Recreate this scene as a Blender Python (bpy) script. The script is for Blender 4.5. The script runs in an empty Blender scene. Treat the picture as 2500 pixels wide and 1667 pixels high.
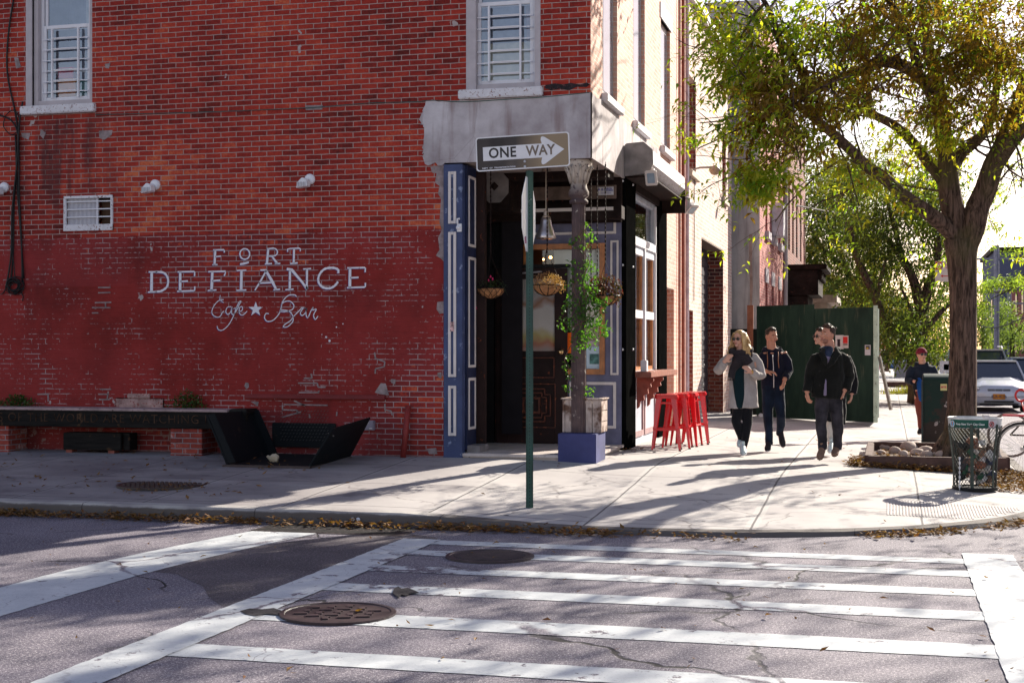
import bpy, bmesh, math, random
from mathutils import Vector, Matrix, noise as mn
R = math.radians
rnd = random.Random(7)
sc = bpy.context.scene
COL = sc.collection
# ---------------------------------------------------------------- camera, world, sun, exposure
FPX, U0, VH, HC = 3472.0, 1250.0, 855.0, 1.68      # focal length in photo pixels, centre column, horizon row, eye height
YAW = R(14.84)
cam = bpy.data.objects.new('camera', bpy.data.cameras.new('camera')); COL.objects.link(cam)
cam.location = (0, 0, HC); cam.rotation_euler = (R(90), 0, YAW)
cam.data.sensor_width = 36; cam.data.lens = FPX/2500*36
cam.data.shift_y = (VH-833.5)/2500; cam.data.clip_end = 3000; cam.data.clip_start = .1
sc.camera = cam
SUN_EL, SUN_AZ = R(27), R(26)                       # azimuth measured from +Y towards +X
w = bpy.data.worlds.new('World'); sc.world = w; w.use_nodes = True
sky = w.node_tree.nodes.new('ShaderNodeTexSky'); sky.sky_type = 'NISHITA'; sky.sun_disc = False
sky.sun_elevation = SUN_EL; sky.sun_rotation = SUN_AZ; sky.air_density = 1.0; sky.dust_density = .6; sky.ozone_density = 2.5
bgn = w.node_tree.nodes['Background']; bgn.inputs[1].default_value = .098
tn = w.node_tree.nodes.new('ShaderNodeMix'); tn.data_type = 'RGBA'; tn.blend_type = 'MULTIPLY'; tn.inputs[0].default_value = 1; tn.inputs[7].default_value = (1.25, .93, .80, 1)   # tint laid over the sky so the shade turns less blue
w.node_tree.links.new(sky.outputs[0], tn.inputs[6]); w.node_tree.links.new(tn.outputs[2], bgn.inputs[0])
sl = bpy.data.lights.new('sun', 'SUN'); sl.energy = 5.0; sl.angle = R(.5); sl.color = (1, .93, .80)
so = bpy.data.objects.new('sun', sl); COL.objects.link(so)
sdir = Vector((math.sin(SUN_AZ)*math.cos(SUN_EL), math.cos(SUN_AZ)*math.cos(SUN_EL), math.sin(SUN_EL)))
so.rotation_euler = sdir.to_track_quat('Z', 'Y').to_euler(); so.location = (8, 30, 30)
sc.view_settings.view_transform = 'Standard'; sc.view_settings.look = 'None'
sc.view_settings.exposure = 1.25; sc.view_settings.gamma = 1
sc.render.engine = 'CYCLES'; sc.cycles.max_bounces = 5; sc.cycles.diffuse_bounces = 3; sc.cycles.glossy_bounces = 3; sc.cycles.transparent_max_bounces = 12
# ---------------------------------------------------------------- geometry of the view, used once to read real positions off the photo
RV = Vector((math.cos(YAW), math.sin(YAW), 0)); FV = Vector((-math.sin(YAW), math.cos(YAW), 0))
CP = Vector((0, 0, HC)); YW = 17.18; XF = -3.55
def P(u, v, t): return CP + (FV + RV*((u-U0)/FPX) + Vector((0, 0, (VH-v)/FPX)))*t
def kd(u): k = (u-U0)/FPX; return (FV.x+RV.x*k, FV.y+RV.y*k)
def onY(u, v, Y=YW): return P(u, v, Y/kd(u)[1])
def onX(u, v, X=XF): return P(u, v, X/kd(u)[0])
def onZ(u, v, z=0.0): return P(u, v, (HC-z)*FPX/(v-VH))
def sst(a, b, x): x = min(1, max(0, (x-a)/(b-a))); return x*x*(3-2*x)
CC = (-2.1, 16.7, 3.9)
def cdist(x, y):
    if x > CC[0] and y < CC[1]: return CC[2]-math.hypot(x-CC[0], y-CC[1])
    return min(y-12.8, 1.8-x)
def gz(x, y):
    f = sst(-4.8, -2.6, x); g = sst(14.5, 18, y)
    ch = .13*(1-f)+f*(.04*(1-g)+.08*g)
    return ch+.047*max(0, min(cdist(x, y), 4.4))
def onG(u, v):
    z = .25
    for _ in range(12):
        p = onZ(u, v, z); z = gz(p.x, p.y)
    return onZ(u, v, z)
# ---------------------------------------------------------------- materials
class S:
    def __init__(s, name, rough=.8, spec=.3, metal=0.0):
        s.m = bpy.data.materials.new(name); s.m.use_nodes = True; s.t = s.m.node_tree
        s.b = s.t.nodes['Principled BSDF']
        s.b.inputs['Roughness'].default_value = rough; s.b.inputs['Metallic'].default_value = metal
        s.b.inputs['Specular IOR Level'].default_value = spec
        s._p = None
    def put(s, sock, v):
        if isinstance(v, bpy.types.NodeSocket): s.t.links.new(v, sock)
        elif v is not None:
            if hasattr(sock.default_value, '__len__') and not hasattr(v, '__len__'): v = (v,)*len(sock.default_value)
            if hasattr(v, '__len__') and len(v) == 3 and len(sock.default_value) == 4: v = (*v, 1)
            sock.default_value = v
    def n(s, ty, ins=None, **pr):
        nd = s.t.nodes.new(ty)
        for k, v in pr.items(): setattr(nd, k, v)
        for k, v in (ins or {}).items(): s.put(nd.inputs[k], v)
        return nd
    @property
    def pos(s):
        if s._p is None: s._p = s.n('ShaderNodeNewGeometry').outputs['Position']
        return s._p
    @property
    def obj(s): return s.n('ShaderNodeTexCoord').outputs['Object']
    def sep(s, v=None):
        o = s.n('ShaderNodeSeparateXYZ', {0: v if v is not None else s.pos}).outputs; return o[0], o[1], o[2]
    def xyz(s, x=0., y=0., z=0.): return s.n('ShaderNodeCombineXYZ', {0: x, 1: y, 2: z}).outputs[0]
    def ma(s, op, a, b=None, c=None, clamp=False):
        d = {0: a}
        if b is not None: d[1] = b
        if c is not None: d[2] = c
        return s.n('ShaderNodeMath', d, operation=op, use_clamp=clamp).outputs[0]
    def noise(s, sc_=5., det=4., vec=None, rough=.55, dist=0.):
        return s.n('ShaderNodeTexNoise', {'Scale': sc_, 'Detail': det, 'Vector': vec if vec is not None else s.pos, 'Roughness': rough, 'Distortion': dist}).outputs[0]
    def voro(s, sc_, vec=None, feat='DISTANCE_TO_EDGE'):
        return s.n('ShaderNodeTexVoronoi', {'Scale': sc_, 'Vector': vec if vec is not None else s.pos}, feature=feat).outputs[0]
    def scale(s, v, k): return s.n('ShaderNodeVectorMath', {0: v, 1: k}, operation='MULTIPLY').outputs[0]
    def add(s, v, k): return s.n('ShaderNodeVectorMath', {0: v, 1: k}, operation='ADD').outputs[0]
    def map(s, x, a, b, c=0., d=1.): return s.n('ShaderNodeMapRange', {0: x, 1: a, 2: b, 3: c, 4: d}, clamp=True).outputs[0]
    def ramp(s, f, st, interp='LINEAR'):
        nd = s.n('ShaderNodeValToRGB', {0: f}); cr = nd.color_ramp; cr.interpolation = interp
        while len(cr.elements) < len(st): cr.elements.new(.5)
        for e, (p, c) in zip(cr.elements, st):
            e.position = p; e.color = (*c, 1) if hasattr(c, '__len__') else (c, c, c, 1)
        return nd.outputs[0]
    def mix(s, f, a, b, bt='MIX'):
        nd = s.n('ShaderNodeMix', data_type='RGBA', blend_type=bt)
        s.put(nd.inputs[0], f); s.put(nd.inputs[6], a); s.put(nd.inputs[7], b); return nd.outputs[2]
    def col(s, v): s.put(s.b.inputs['Base Color'], v); return s
    def rough(s, v): s.put(s.b.inputs['Roughness'], v); return s
    def bump(s, h, st=.5, dist=.01):
        o = s.n('ShaderNodeBump', {'Height': h, 'Strength': st, 'Distance': dist}).outputs[0]
        s.t.links.new(o, s.b.inputs['Normal']); return s
def plain(name, c, rough=.7, metal=0., var=.25, sc_=6., bump=.15, spec=.3, dirt=None):
    s = S(name, rough, spec, metal)
    f = s.noise(sc_, 5.); dk = tuple(x*(1-var) for x in c); lt = tuple(min(1, x*(1+var)) for x in c)
    cc = s.ramp(f, [(.3, dk), (.7, lt)])
    if dirt:
        f2 = s.map(s.noise(sc_*3.7, 6., rough=.65), dirt[1], dirt[1]+.06); cc = s.mix(f2, cc, dirt[0])
    s.col(cc)
    if bump: s.bump(s.noise(sc_*8, 4.), bump, .004)
    return s.m
def emis(name, c, st):
    s = S(name); s.col(c); s.put(s.b.inputs['Emission Color'], c); s.b.inputs['Emission Strength'].default_value = st; return s.m
# ---------------------------------------------------------------- mesh building
ORG = {}
class MB:
    def __init__(s): s.v = []; s.f = []; s.sm = False
    def add(s, vs, fs):
        o = len(s.v); s.v += [Vector(v) for v in vs]; s.f += [tuple(i+o for i in f) for f in fs]; return s
    def box(s, x0, x1, y0, y1, z0, z1):
        return s.add([(x, y, z) for z in (z0, z1) for y in (y0, y1) for x in (x0, x1)],
                     [(0, 2, 3, 1), (4, 5, 7, 6), (0, 1, 5, 4), (2, 6, 7, 3), (0, 4, 6, 2), (1, 3, 7, 5)])
    def obox(s, c, ax, ay, az):
        c, ax, ay, az = map(Vector, (c, ax, ay, az))
        return s.add([c+ax*i+ay*j+az*k for k in (-1, 1) for j in (-1, 1) for i in (-1, 1)],
                     [(0, 2, 3, 1), (4, 5, 7, 6), (0, 1, 5, 4), (2, 6, 7, 3), (0, 4, 6, 2), (1, 3, 7, 5)])
    def beam(s, a, b, w, h, up=(0, 0, 1)):
        a, b = Vector(a), Vector(b); d = b-a; x = d.cross(Vector(up))
        if x.length < 1e-6: x = Vector((1, 0, 0))
        x.normalize(); y = x.cross(d).normalized()
        return s.obox((a+b)/2, d/2, x*w/2, y*h/2)
    def quad(s, a, b, c, d): return s.add([a, b, c, d], [(0, 1, 2, 3)])
    def prism(s, pts, off):
        off = Vector(off); n = len(pts); pts = [Vector(p) for p in pts]
        return s.add(pts+[p+off for p in pts], [tuple(range(n))[::-1], tuple(range(n, 2*n))]+[(i, (i+1) % n, n+(i+1) % n, n+i) for i in range(n)])
    def tube(s, pts, rad, n=8, cap=True, ell=None, side=None):
        pts = [Vector(p) for p in pts]; m = len(pts)
        if not hasattr(rad, '__len__'): rad = [rad]*m
        vs = []; ref = None
        for i, p in enumerate(pts):
            d = (pts[min(i+1, m-1)]-pts[max(i-1, 0)])
            d = d.normalized() if d.length > 1e-9 else Vector((0, 0, 1))
            if side is not None: x = Vector(side)-d*Vector(side).dot(d)
            elif ref is None: x = d.orthogonal()
            else: x = ref-d*ref.dot(d)
            if x.length < 1e-6: x = d.orthogonal()
            x.normalize(); ref = x; y = d.cross(x)
            r = rad[i]; rx, ry = r if hasattr(r, '__len__') else (r, r*(ell or 1))
            for j in range(n):
                a = 2*math.pi*j/n; vs.append(p+x*(rx*math.cos(a))+y*(ry*math.sin(a)))
        fs = [(i*n+j, i*n+(j+1) % n, (i+1)*n+(j+1) % n, (i+1)*n+j) for i in range(m-1) for j in range(n)]
        if cap: fs += [tuple(range(n))[::-1], tuple(range((m-1)*n, m*n))]
        return s.add(vs, fs)
    def lathe(s, prof, c=(0, 0, 0), n=16, ang=2*math.pi):
        c = Vector(c); m = len(prof); vs = []
        for r, z in prof:
            for j in range(n):
                a = ang*j/n; vs.append(c+Vector((r*math.cos(a), r*math.sin(a), z)))
        return s.add(vs, [(i*n+j, i*n+(j+1) % n, (i+1)*n+(j+1) % n, (i+1)*n+j) for i in range(m-1) for j in range(n)]+[tuple(range(n))[::-1], tuple(range((m-1)*n, m*n))])
    def ball(s, c, r, n=10, m=7):
        if not hasattr(r, '__len__'): r = (r, r, r)
        c = Vector(c); vs = [c+Vector((0, 0, -r[2]))]
        for i in range(1, m):
            th = math.pi*i/m-math.pi/2
            for j in range(n):
                a = 2*math.pi*j/n; vs.append(c+Vector((r[0]*math.cos(th)*math.cos(a), r[1]*math.cos(th)*math.sin(a), r[2]*math.sin(th))))
        vs.append(c+Vector((0, 0, r[2]))); k = len(vs)-1
        fs = [(0, 1+(j+1) % n, 1+j) for j in range(n)]+[(1+i*n+j, 1+i*n+(j+1) % n, 1+(i+1)*n+(j+1) % n, 1+(i+1)*n+j) for i in range(m-2) for j in range(n)]
        fs += [(k, 1+(m-2)*n+j, 1+(m-2)*n+(j+1) % n) for j in range(n)]
        return s.add(vs, fs)
    def xf(s, M, i0=0):
        for i in range(i0, len(s.v)): s.v[i] = M @ s.v[i]
        return s
    def build(s, name, mat, parent=None, smooth=False, bevel=0, local=False, loc=None, remesh=0, fix=True):
        me = bpy.data.meshes.new(name)
        o3 = Vector((0, 0, 0))
        if parent is not None and not local: o3 = ORG.get(parent.name, o3)
        if parent is None and s.v:
            if loc is not None: o3 = Vector(loc)
            elif not local:
                xs = [v.x for v in s.v]; ys = [v.y for v in s.v]
                o3 = Vector(((min(xs)+max(xs))/2, (min(ys)+max(ys))/2, min(v.z for v in s.v)))
        me.from_pydata([v-o3 for v in s.v], [], s.f)
        bm = bmesh.new(); bm.from_mesh(me)
        if fix: bmesh.ops.recalc_face_normals(bm, faces=bm.faces)
        if bevel:
            ed = [e for e in bm.edges if len(e.link_faces) == 2 and e.calc_face_angle(0) > .6]
            bmesh.ops.bevel(bm, geom=ed, offset=bevel, segments=2, affect='EDGES', clamp_overlap=True)
        bm.to_mesh(me); bm.free()
        if smooth:
            for p in me.polygons: p.use_smooth = True
        for m_ in (mat if isinstance(mat, (list, tuple)) else [mat]): me.materials.append(m_)
        ob = bpy.data.objects.new(name, me); COL.objects.link(ob)
        if parent is not None: ob.parent = parent; ORG[ob.name] = ORG.get(parent.name, Vector((0, 0, 0)))
        else: ob.location = o3; ORG[ob.name] = o3.copy()
        if remesh:
            md = ob.modifiers.new('r', 'REMESH'); md.mode = 'VOXEL'; md.voxel_size = remesh; md.use_smooth_shade = True
            sm_ = ob.modifiers.new('s', 'SMOOTH'); sm_.iterations = 3
            dg = bpy.context.evaluated_depsgraph_get(); ev = ob.evaluated_get(dg)
            nm = bpy.data.meshes.new_from_object(ev); ob.modifiers.clear(); ob.data = nm
            if not nm.materials: nm.materials.append(mat)
            for p in nm.polygons: p.use_smooth = True
        return ob
def tag(o, label=None, cat=None, group=None, kind=None):
    if label: o['label'] = label
    if cat: o['category'] = cat
    if group: o['group'] = group
    if kind: o['kind'] = kind
    return o
def thing(name, loc, label, cat, group=None, rz=0):
    o = bpy.data.objects.new(name, None); COL.objects.link(o); o.location = loc; o.rotation_euler = (0, 0, rz); o.empty_display_size = .2
    ORG[o.name] = Vector(loc); return tag(o, label, cat, group)
def dup(root, loc, rz=0, label=None, group=None):
    def rec(o, par):
        c = o.copy(); COL.objects.link(c)
        if par is not None: c.parent = par
        for ch in [x for x in bpy.data.objects if x.parent == o]: rec(ch, c)
        return c
    r = rec(root, None); r.location = loc; r.rotation_euler = (0, 0, rz)
    if label: r['label'] = label
    if group: r['group'] = group
    return r
def textmesh(s, size, thick=0.004, bold=0., align='CENTER', shear=0, space=1., xs=1.):
    cu = bpy.data.curves.new('t', 'FONT'); cu.body = s; cu.size = size; cu.extrude = thick/2; cu.offset = bold; cu.align_x = align
    cu.align_y = 'CENTER'; cu.shear = shear; cu.space_character = space; cu.resolution_u = 3
    ob = bpy.data.objects.new('t', cu); COL.objects.link(ob)
    me = bpy.data.meshes.new_from_object(ob.evaluated_get(bpy.context.evaluated_depsgraph_get()))
    vs = [Vector((v.co.x*xs, v.co.y, v.co.z)) for v in me.vertices]; fs = [tuple(p.vertices) for p in me.polygons]
    bpy.data.objects.remove(ob); bpy.data.meshes.remove(me); bpy.data.curves.remove(cu)
    return vs, fs
def put_text(mb, s, origin, xd, yd, size, **k):
    vs, fs = textmesh(s, size, **k); xd = Vector(xd).normalized(); yd = Vector(yd).normalized(); zd = xd.cross(yd); o = Vector(origin)
    return mb.add([o+xd*v.x+yd*v.y+zd*v.z for v in vs], fs)
def holed(mb, ax, c, a0, a1, z0, z1, holes, depth, inward):
    """wall sheet on plane ax=c with rectangular holes (a0,a1,z0,z1[,depth]) and their reveals"""
    As = sorted({a0, a1, *[h[0] for h in holes], *[h[1] for h in holes]}); Zs = sorted({z0, z1, *[h[2] for h in holes], *[h[3] for h in holes]})
    As = [a for a in As if a0 <= a <= a1]; Zs = [z for z in Zs if z0 <= z <= z1]
    def pt(a, z, d=0.): return (a, c+inward*d, z) if ax == 'Y' else (c+inward*d, a, z)
    for i in range(len(As)-1):
        for j in range(len(Zs)-1):
            ca = (As[i]+As[i+1])/2; cz = (Zs[j]+Zs[j+1])/2
            if any(h[0] < ca < h[1] and h[2] < cz < h[3] for h in holes): continue
            mb.quad(pt(As[i], Zs[j]), pt(As[i+1], Zs[j]), pt(As[i+1], Zs[j+1]), pt(As[i], Zs[j+1]))
    for h in holes:
        d = h[4] if len(h) > 4 else depth; A, B, C, D = max(h[0], a0), min(h[1], a1), max(h[2], z0), min(h[3], z1)
        mb.quad(pt(A, C), pt(A, D), pt(A, D, d), pt(A, C, d)); mb.quad(pt(B, C), pt(B, C, d), pt(B, D, d), pt(B, D))
        mb.quad(pt(A, D), pt(B, D), pt(B, D, d), pt(A, D, d))
        if C > z0+.01: mb.quad(pt(A, C), pt(A, C, d), pt(B, C, d), pt(B, C))
# ================================================================ shared materials
def brick_mat(name, hi, mid, dk, mortar, painted=False, bw=.219, rh=.068, ms=.0075, orange=None, bumpst=.6):
    s = S(name, .82, .25)
    x, y, z = s.sep(); wob = s.ma('MULTIPLY_ADD', s.noise(9, 2.), .012, -.006)
    vec = s.xyz(s.ma('ADD', s.ma('ADD', x, y), wob), s.ma('ADD', z, s.ma('MULTIPLY_ADD', s.noise(5, 2.), .012, -.006)), 0.)
    br = s.n('ShaderNodeTexBrick', {'Vector': vec, 'Color1': (0, 0, 0), 'Color2': (1, 1, 1), 'Mortar': (.5, .5, .5), 'Scale': 1., 'Mortar Size': ms, 'Mortar Smooth': .35,
             'Bias': 0., 'Brick Width': bw, 'Row Height': rh}, offset=.5, squash=1.)
    per = s.sep(br.outputs[0])[0]; fac = br.outputs[1]
    grain = s.noise(28, 5., rough=.7); big = s.noise(.55, 4.)
    v = s.ma('ADD', s.ma('MULTIPLY', per, .40), s.ma('MULTIPLY', grain, .70)); v = s.ma('ADD', v, s.ma('MULTIPLY_ADD', big, 1.15, -.60))
    blot = s.noise(7., 3., vec=s.add(s.pos, (2, 7, 1)), rough=.6); v = s.ma('ADD', v, s.ma('MULTIPLY_ADD', blot, .5, -.25))
    bc = s.ramp(v, [(.12, dk), (.42, mid), (.72, hi)] + ([(.93, orange)] if orange else []))
    mc = s.ramp(s.noise(14, 5.), [(.3, tuple(c*.7 for c in mortar)), (.7, mortar)])
    mfac = fac
    base = s.mix(mfac, bc, mc)
    hgt = s.ma('SUBTRACT', s.ma('MULTIPLY', grain, .25), mfac)
    if painted:
        # maroon paint coat over the lower wall, worn through in patches
        edge = s.map(s.ma('ADD', z, s.ma('MULTIPLY_ADD', s.noise(3, 3.), .10, -.05)), 3.21, 3.225, 1., 0.)
        bare_r = s.ma('MULTIPLY', s.map(x, -6.7, -5.5), s.map(z, 1.9, .9))            # rubbed bare next to the shopfront
        bare_m = s.ma('MULTIPLY', s.map(s.ma('ABSOLUTE', s.ma('ADD', x, 8.25)), 1.6, .5), s.map(s.ma('ABSOLUTE', s.ma('SUBTRACT', z, 2.75)), .75, .2))
        bare_b = s.ma('MULTIPLY', s.map(s.ma('ABSOLUTE', s.ma('ADD', x, 8.9)), 1.6, .4), s.map(z, 1.25, .8))
        bare_t = s.map(z, 2.9, 3.25)
        bias = s.ma('ADD', s.ma('MULTIPLY', bare_r, .30), s.ma('ADD', s.ma('MULTIPLY', bare_m, .17), s.ma('ADD', s.ma('MULTIPLY', bare_b, .14), s.ma('MULTIPLY', bare_t, .07))))
        wear = s.ma('ADD', s.ma('ADD', s.ma('MULTIPLY', s.noise(2.2, 6., rough=.68), .6), s.ma('MULTIPLY', per, .16)), s.ma('ADD', s.ma('MULTIPLY', grain, .26), bias))
        coat = s.ma('MULTIPLY', edge, s.map(wear, .70, .74, 1., 0.))
        mshow = s.ma('MULTIPLY', s.map(s.ma('ADD', wear, s.ma('MULTIPLY', s.noise(17, 3.), .35)), .70, .78), fac)
        pc = s.ramp(s.noise(1.3, 6., rough=.6), [(.25, (.125, .011, .009)), (.5, (.235, .021, .018)), (.75, (.31, .031, .029))])
        blk = s.n('ShaderNodeTexBrick', {'Vector': s.xyz(s.ma('ADD', x, .4), z, 0.), 'Color1': (0, 0, 0), 'Color2': (1, 1, 1), 'Mortar': (.5, .5, .5), 'Scale': 1., 'Mortar Size': 0., 'Brick Width': 1.9, 'Row Height': .85}, offset=.37).outputs[0]
        pc = s.mix(s.ma('MULTIPLY', s.sep(blk)[0], .22), pc, (.30, .05, .06))
        pc = s.mix(s.ma('MULTIPLY', s.map(s.noise(1.1, 5., vec=s.scale(s.pos, (1., 1., .35))), .58, .7), .55), pc, (.05, .008, .009))
        tan = s.ma('MULTIPLY', s.map(s.noise(3.1, 5., rough=.7), .56, .6), s.ma('MULTIPLY', s.map(z, .72, .5), edge))
        base = s.mix(coat, base, pc); base = s.mix(s.ma('MULTIPLY', mshow, edge), base, (.36, .27, .27)); base = s.mix(tan, base, (.30, .20, .17))
        hgt = s.ma('SUBTRACT', s.ma('MULTIPLY', grain, .15), s.ma('MULTIPLY', fac, s.ma('MULTIPLY_ADD', coat, -.55, 1.)))
        # soot streaks under the left window
        st = s.ma('MULTIPLY', s.ma('MULTIPLY', s.map(s.ma('ABSOLUTE', s.ma('ADD', x, 10.9)), 1.0, .3), s.map(z, 3.2, 4.0)), s.map(z, 5.0, 4.75))
        st = s.ma('MULTIPLY', st, s.map(s.noise(2.5, 4., vec=s.scale(s.pos, (2.2, 1., .35))), .42, .6)); base = s.mix(s.ma('MULTIPLY', st, .7), base, (.045, .02, .022))
        # odd mortar smears
        sm = s.ma('MULTIPLY', s.map(s.noise(3.3, 3., vec=s.add(s.pos, (9, 3, 5))), .735, .745), 1.); base = s.mix(sm, base, (.40, .33, .32))
        # dirt near the pavement
        dr = s.ma('MULTIPLY', s.map(z, .95, .35), s.noise(2.7, 4.)); base = s.mix(s.ma('MULTIPLY', dr, .6), base, (.07, .03, .03))
    s.col(base); s.bump(hgt, bumpst, .008)
    return s.m
M = {}
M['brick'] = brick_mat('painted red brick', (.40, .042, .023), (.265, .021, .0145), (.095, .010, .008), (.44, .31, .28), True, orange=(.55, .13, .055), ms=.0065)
M['brick_side'] = brick_mat('sunlit red brick', (.70, .42, .33), (.64, .35, .27), (.50, .24, .18), (.76, .66, .60))  # paler copy of the corner brick, with sun glare put into its colours
M['brick_pier'] = brick_mat('pier brick', (.34, .06, .04), (.22, .035, .025), (.09, .02, .02), (.30, .24, .24), orange=(.5, .35, .33))
M['brick_pale'] = brick_mat('pale new brick', (.66, .48, .40), (.56, .37, .30), (.38, .25, .21), (.80, .74, .70), bw=.22, rh=.0745, ms=.011)
M['brick_jamb'] = brick_mat('mixed red brick', (.24, .05, .035), (.16, .03, .022), (.035, .02, .025), (.34, .24, .20), bw=.23, rh=.083, ms=.011, orange=(.34, .17, .10))
M['brick_far'] = brick_mat('old row brick', (.42, .13, .11), (.34, .08, .07), (.2, .04, .04), (.52, .36, .33))
def stucco(name, a, b, st=None):
    s = S(name, .9, .2); f = s.noise(1.6, 8., rough=.62); c = s.ramp(f, [(.3, a), (.68, b)])
    f2 = s.map(s.noise(2.4, 5., vec=s.scale(s.pos, (2.6, 2.6, .30))), .52, .68); c = s.mix(s.ma('MULTIPLY', f2, .6), c, st or tuple(x*.6 for x in a))
    x, y, z = s.sep(); ck = s.map(s.voro(.55, s.add(s.scale(s.pos, (1, 1, 1.2)), (0, 0, .4))), 0., .004, .55, 0.)
    c = s.mix(s.ma('MULTIPLY', ck, .5), c, (.12, .09, .09))
    s.col(c); s.bump(s.noise(30, 5.), .35, .006); return s.m
M['stucco'] = stucco('grey stucco', (.29, .25, .26), (.60, .57, .59), (.20, .12, .11))
M['stucco_far'] = stucco('far grey stucco', (.36, .32, .32), (.50, .47, .47))
M['blue'] = plain('blue paint', (.042, .060, .145), .5, var=.35, sc_=2.5, dirt=((.20, .24, .36), .60))
M['blue_dk'] = plain('dark blue paint', (.010, .016, .055), .6, var=.3)
M['bluegrey'] = plain('grey blue paint', (.125, .125, .20), .55, var=.2, dirt=((.2, .2, .27), .63))
M['cream'] = plain('cream trim', (.66, .60, .58), .55, var=.08, dirt=((.3, .24, .22), .68))
M['white'] = plain('white paint', (.74, .74, .78), .5, var=.05)
M['white_old'] = plain('flaking white paint', (.66, .65, .68), .7, var=.1, sc_=9, bump=.5, dirt=((.22, .10, .08), .57))
M['frame_grey'] = plain('grey window paint', (.46, .42, .44), .6, var=.1, dirt=((.15, .09, .09), .70))
M['black'] = plain('black paint', (.008, .008, .009), .55, var=.4, spec=.2)
M['post_black'] = plain('matt black steel', (.005, .005, .005), 1., var=.3, spec=.0, bump=0)
M['rustblack'] = plain('rusty black', (.022, .014, .013), .75, var=.5, sc_=4, dirt=((.12, .045, .03), .62), spec=.1)
M['greensteel'] = plain('dark green steel', (.010, .024, .026), .45, var=.4, spec=.5, dirt=((.05, .045, .04), .66))
M['wood_dk'] = plain('dark brown wood', (.022, .010, .009), .6, var=.5, sc_=3, spec=.2, dirt=((.20, .05, .02), .63))
M['wood_or'] = plain('orange varnished wood', (.42, .155, .045), .4, var=.3, sc_=9, spec=.5)
M['concrete'] = plain('concrete', (.40, .37, .35), .85, var=.2, sc_=3, bump=.3)
M['conc_dk'] = plain('worn grey concrete', (.22, .20, .20), .85, var=.35, sc_=5, bump=.4, dirt=((.30, .12, .09), .67))
M['marble'] = plain('old marble', (.52, .45, .42), .5, var=.2, sc_=4, dirt=((.25, .2, .2), .62))
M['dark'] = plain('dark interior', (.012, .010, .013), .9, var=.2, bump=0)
M['maroon'] = plain('maroon paint', (.16, .012, .016), .5, var=.2)
M['pipe'] = plain('red brown pipe', (.32, .10, .07), .7, var=.3)
M['tarroof'] = plain('tar roof', (.06, .055, .055), .9)
def glass(name, tint=(.8, .85, .9), refl=.14, rough=.02):
    s = S(name); t = s.t; out = t.nodes['Material Output']; t.nodes.remove(s.b)
    g = s.n('ShaderNodeBsdfGlossy', {'Color': (.9, .93, 1), 'Roughness': rough}); tr = s.n('ShaderNodeBsdfTransparent', {'Color': tint})
    bmp = s.n('ShaderNodeBump', {'Height': s.noise(1.7, 2.), 'Strength': .25, 'Distance': .02}); t.links.new(bmp.outputs[0], g.inputs['Normal'])
    fr = s.n('ShaderNodeFresnel', {'IOR': 1.45}).outputs[0]; f = s.ma('ADD', fr, refl, clamp=True)
    mx = s.n('ShaderNodeMixShader', {0: f}); t.links.new(tr.outputs[0], mx.inputs[1]); t.links.new(g.outputs[0], mx.inputs[2]); t.links.new(mx.outputs[0], out.inputs[0]); return s.m
M['glass'] = glass('window glass'); M['glass_lo'] = glass('clear glass', refl=.03)
# ================================================================ ground
def asphalt(s):
    g = s.ma('ADD', s.ma('MULTIPLY', s.noise(120, 2., rough=.8), .5), s.ma('MULTIPLY', s.noise(48, 3., rough=.85), .5)); b = s.noise(.8, 7., rough=.68)
    c = s.ramp(b, [(.3, (.085, .074, .100)), (.7, (.21, .183, .218))]); c = s.mix(s.map(g, .53, .585), c, (.50, .45, .46)); c = s.mix(s.map(g, .475, .42, 0., .9), c, (.06, .05, .065))
    bt = s.map(s.noise(6., 6., vec=s.add(s.pos, (3, 3, 3)), rough=.7), .66, .72); c = s.mix(s.ma('MULTIPLY', bt, .6), c, (.03, .026, .03))
    return c, g
def cracks(s, k=.42, wd=.0065):
    p = s.add(s.pos, s.scale(s.n('ShaderNodeTexNoise', {'Scale': 2.2, 'Detail': 5., 'Vector': s.pos}).outputs[1], (.5, .5, 0)))
    v = s.voro(k, p); m = s.map(s.noise(.6, 2., vec=s.add(s.pos, (5, 1, 0))), .46, .56)
    return s.ma('MULTIPLY', s.map(v, wd*.4, wd, 1., 0.), m)
s = S('asphalt', .8, .35); c, g = asphalt(s); ck = cracks(s)
c = s.mix(ck, c, (.012, .010, .012)); s.col(c); s.bump(s.ma('SUBTRACT', g, s.ma('MULTIPLY', ck, 2.)), .55, .006); M['asphalt'] = s.m
s = S('dark asphalt patch', .8, .3); g = s.noise(260, 3., rough=.8); c = s.ramp(s.noise(1.5, 5.), [(.3, (.062, .052, .060)), (.7, (.12, .10, .11))]); g = s.ma('ADD', s.ma('MULTIPLY', g, .5), s.ma('MULTIPLY', s.noise(48, 3., rough=.85), .5)); c = s.mix(s.map(g, .55, .60), c, (.34, .30, .31)); c = s.mix(s.map(g, .46, .42, 0., .8), c, (.025, .02, .025)); s.col(c); s.bump(g, .5, .006); M['patch'] = s.m
s = S('worn road paint', .6, .3); c, g = asphalt(s); ck = cracks(s, .42, .010); ck2 = s.map(s.voro(1.9, s.add(s.pos, s.scale(s.n('ShaderNodeTexNoise', {'Scale': 4., 'Detail': 4., 'Vector': s.pos}).outputs[1], (.25, .25, 0)))), .0, .006, .8, 0.)
ck2 = s.ma('MULTIPLY', ck2, s.map(s.noise(1.7, 3.), .5, .56))
x, y, z = s.sep()
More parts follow.
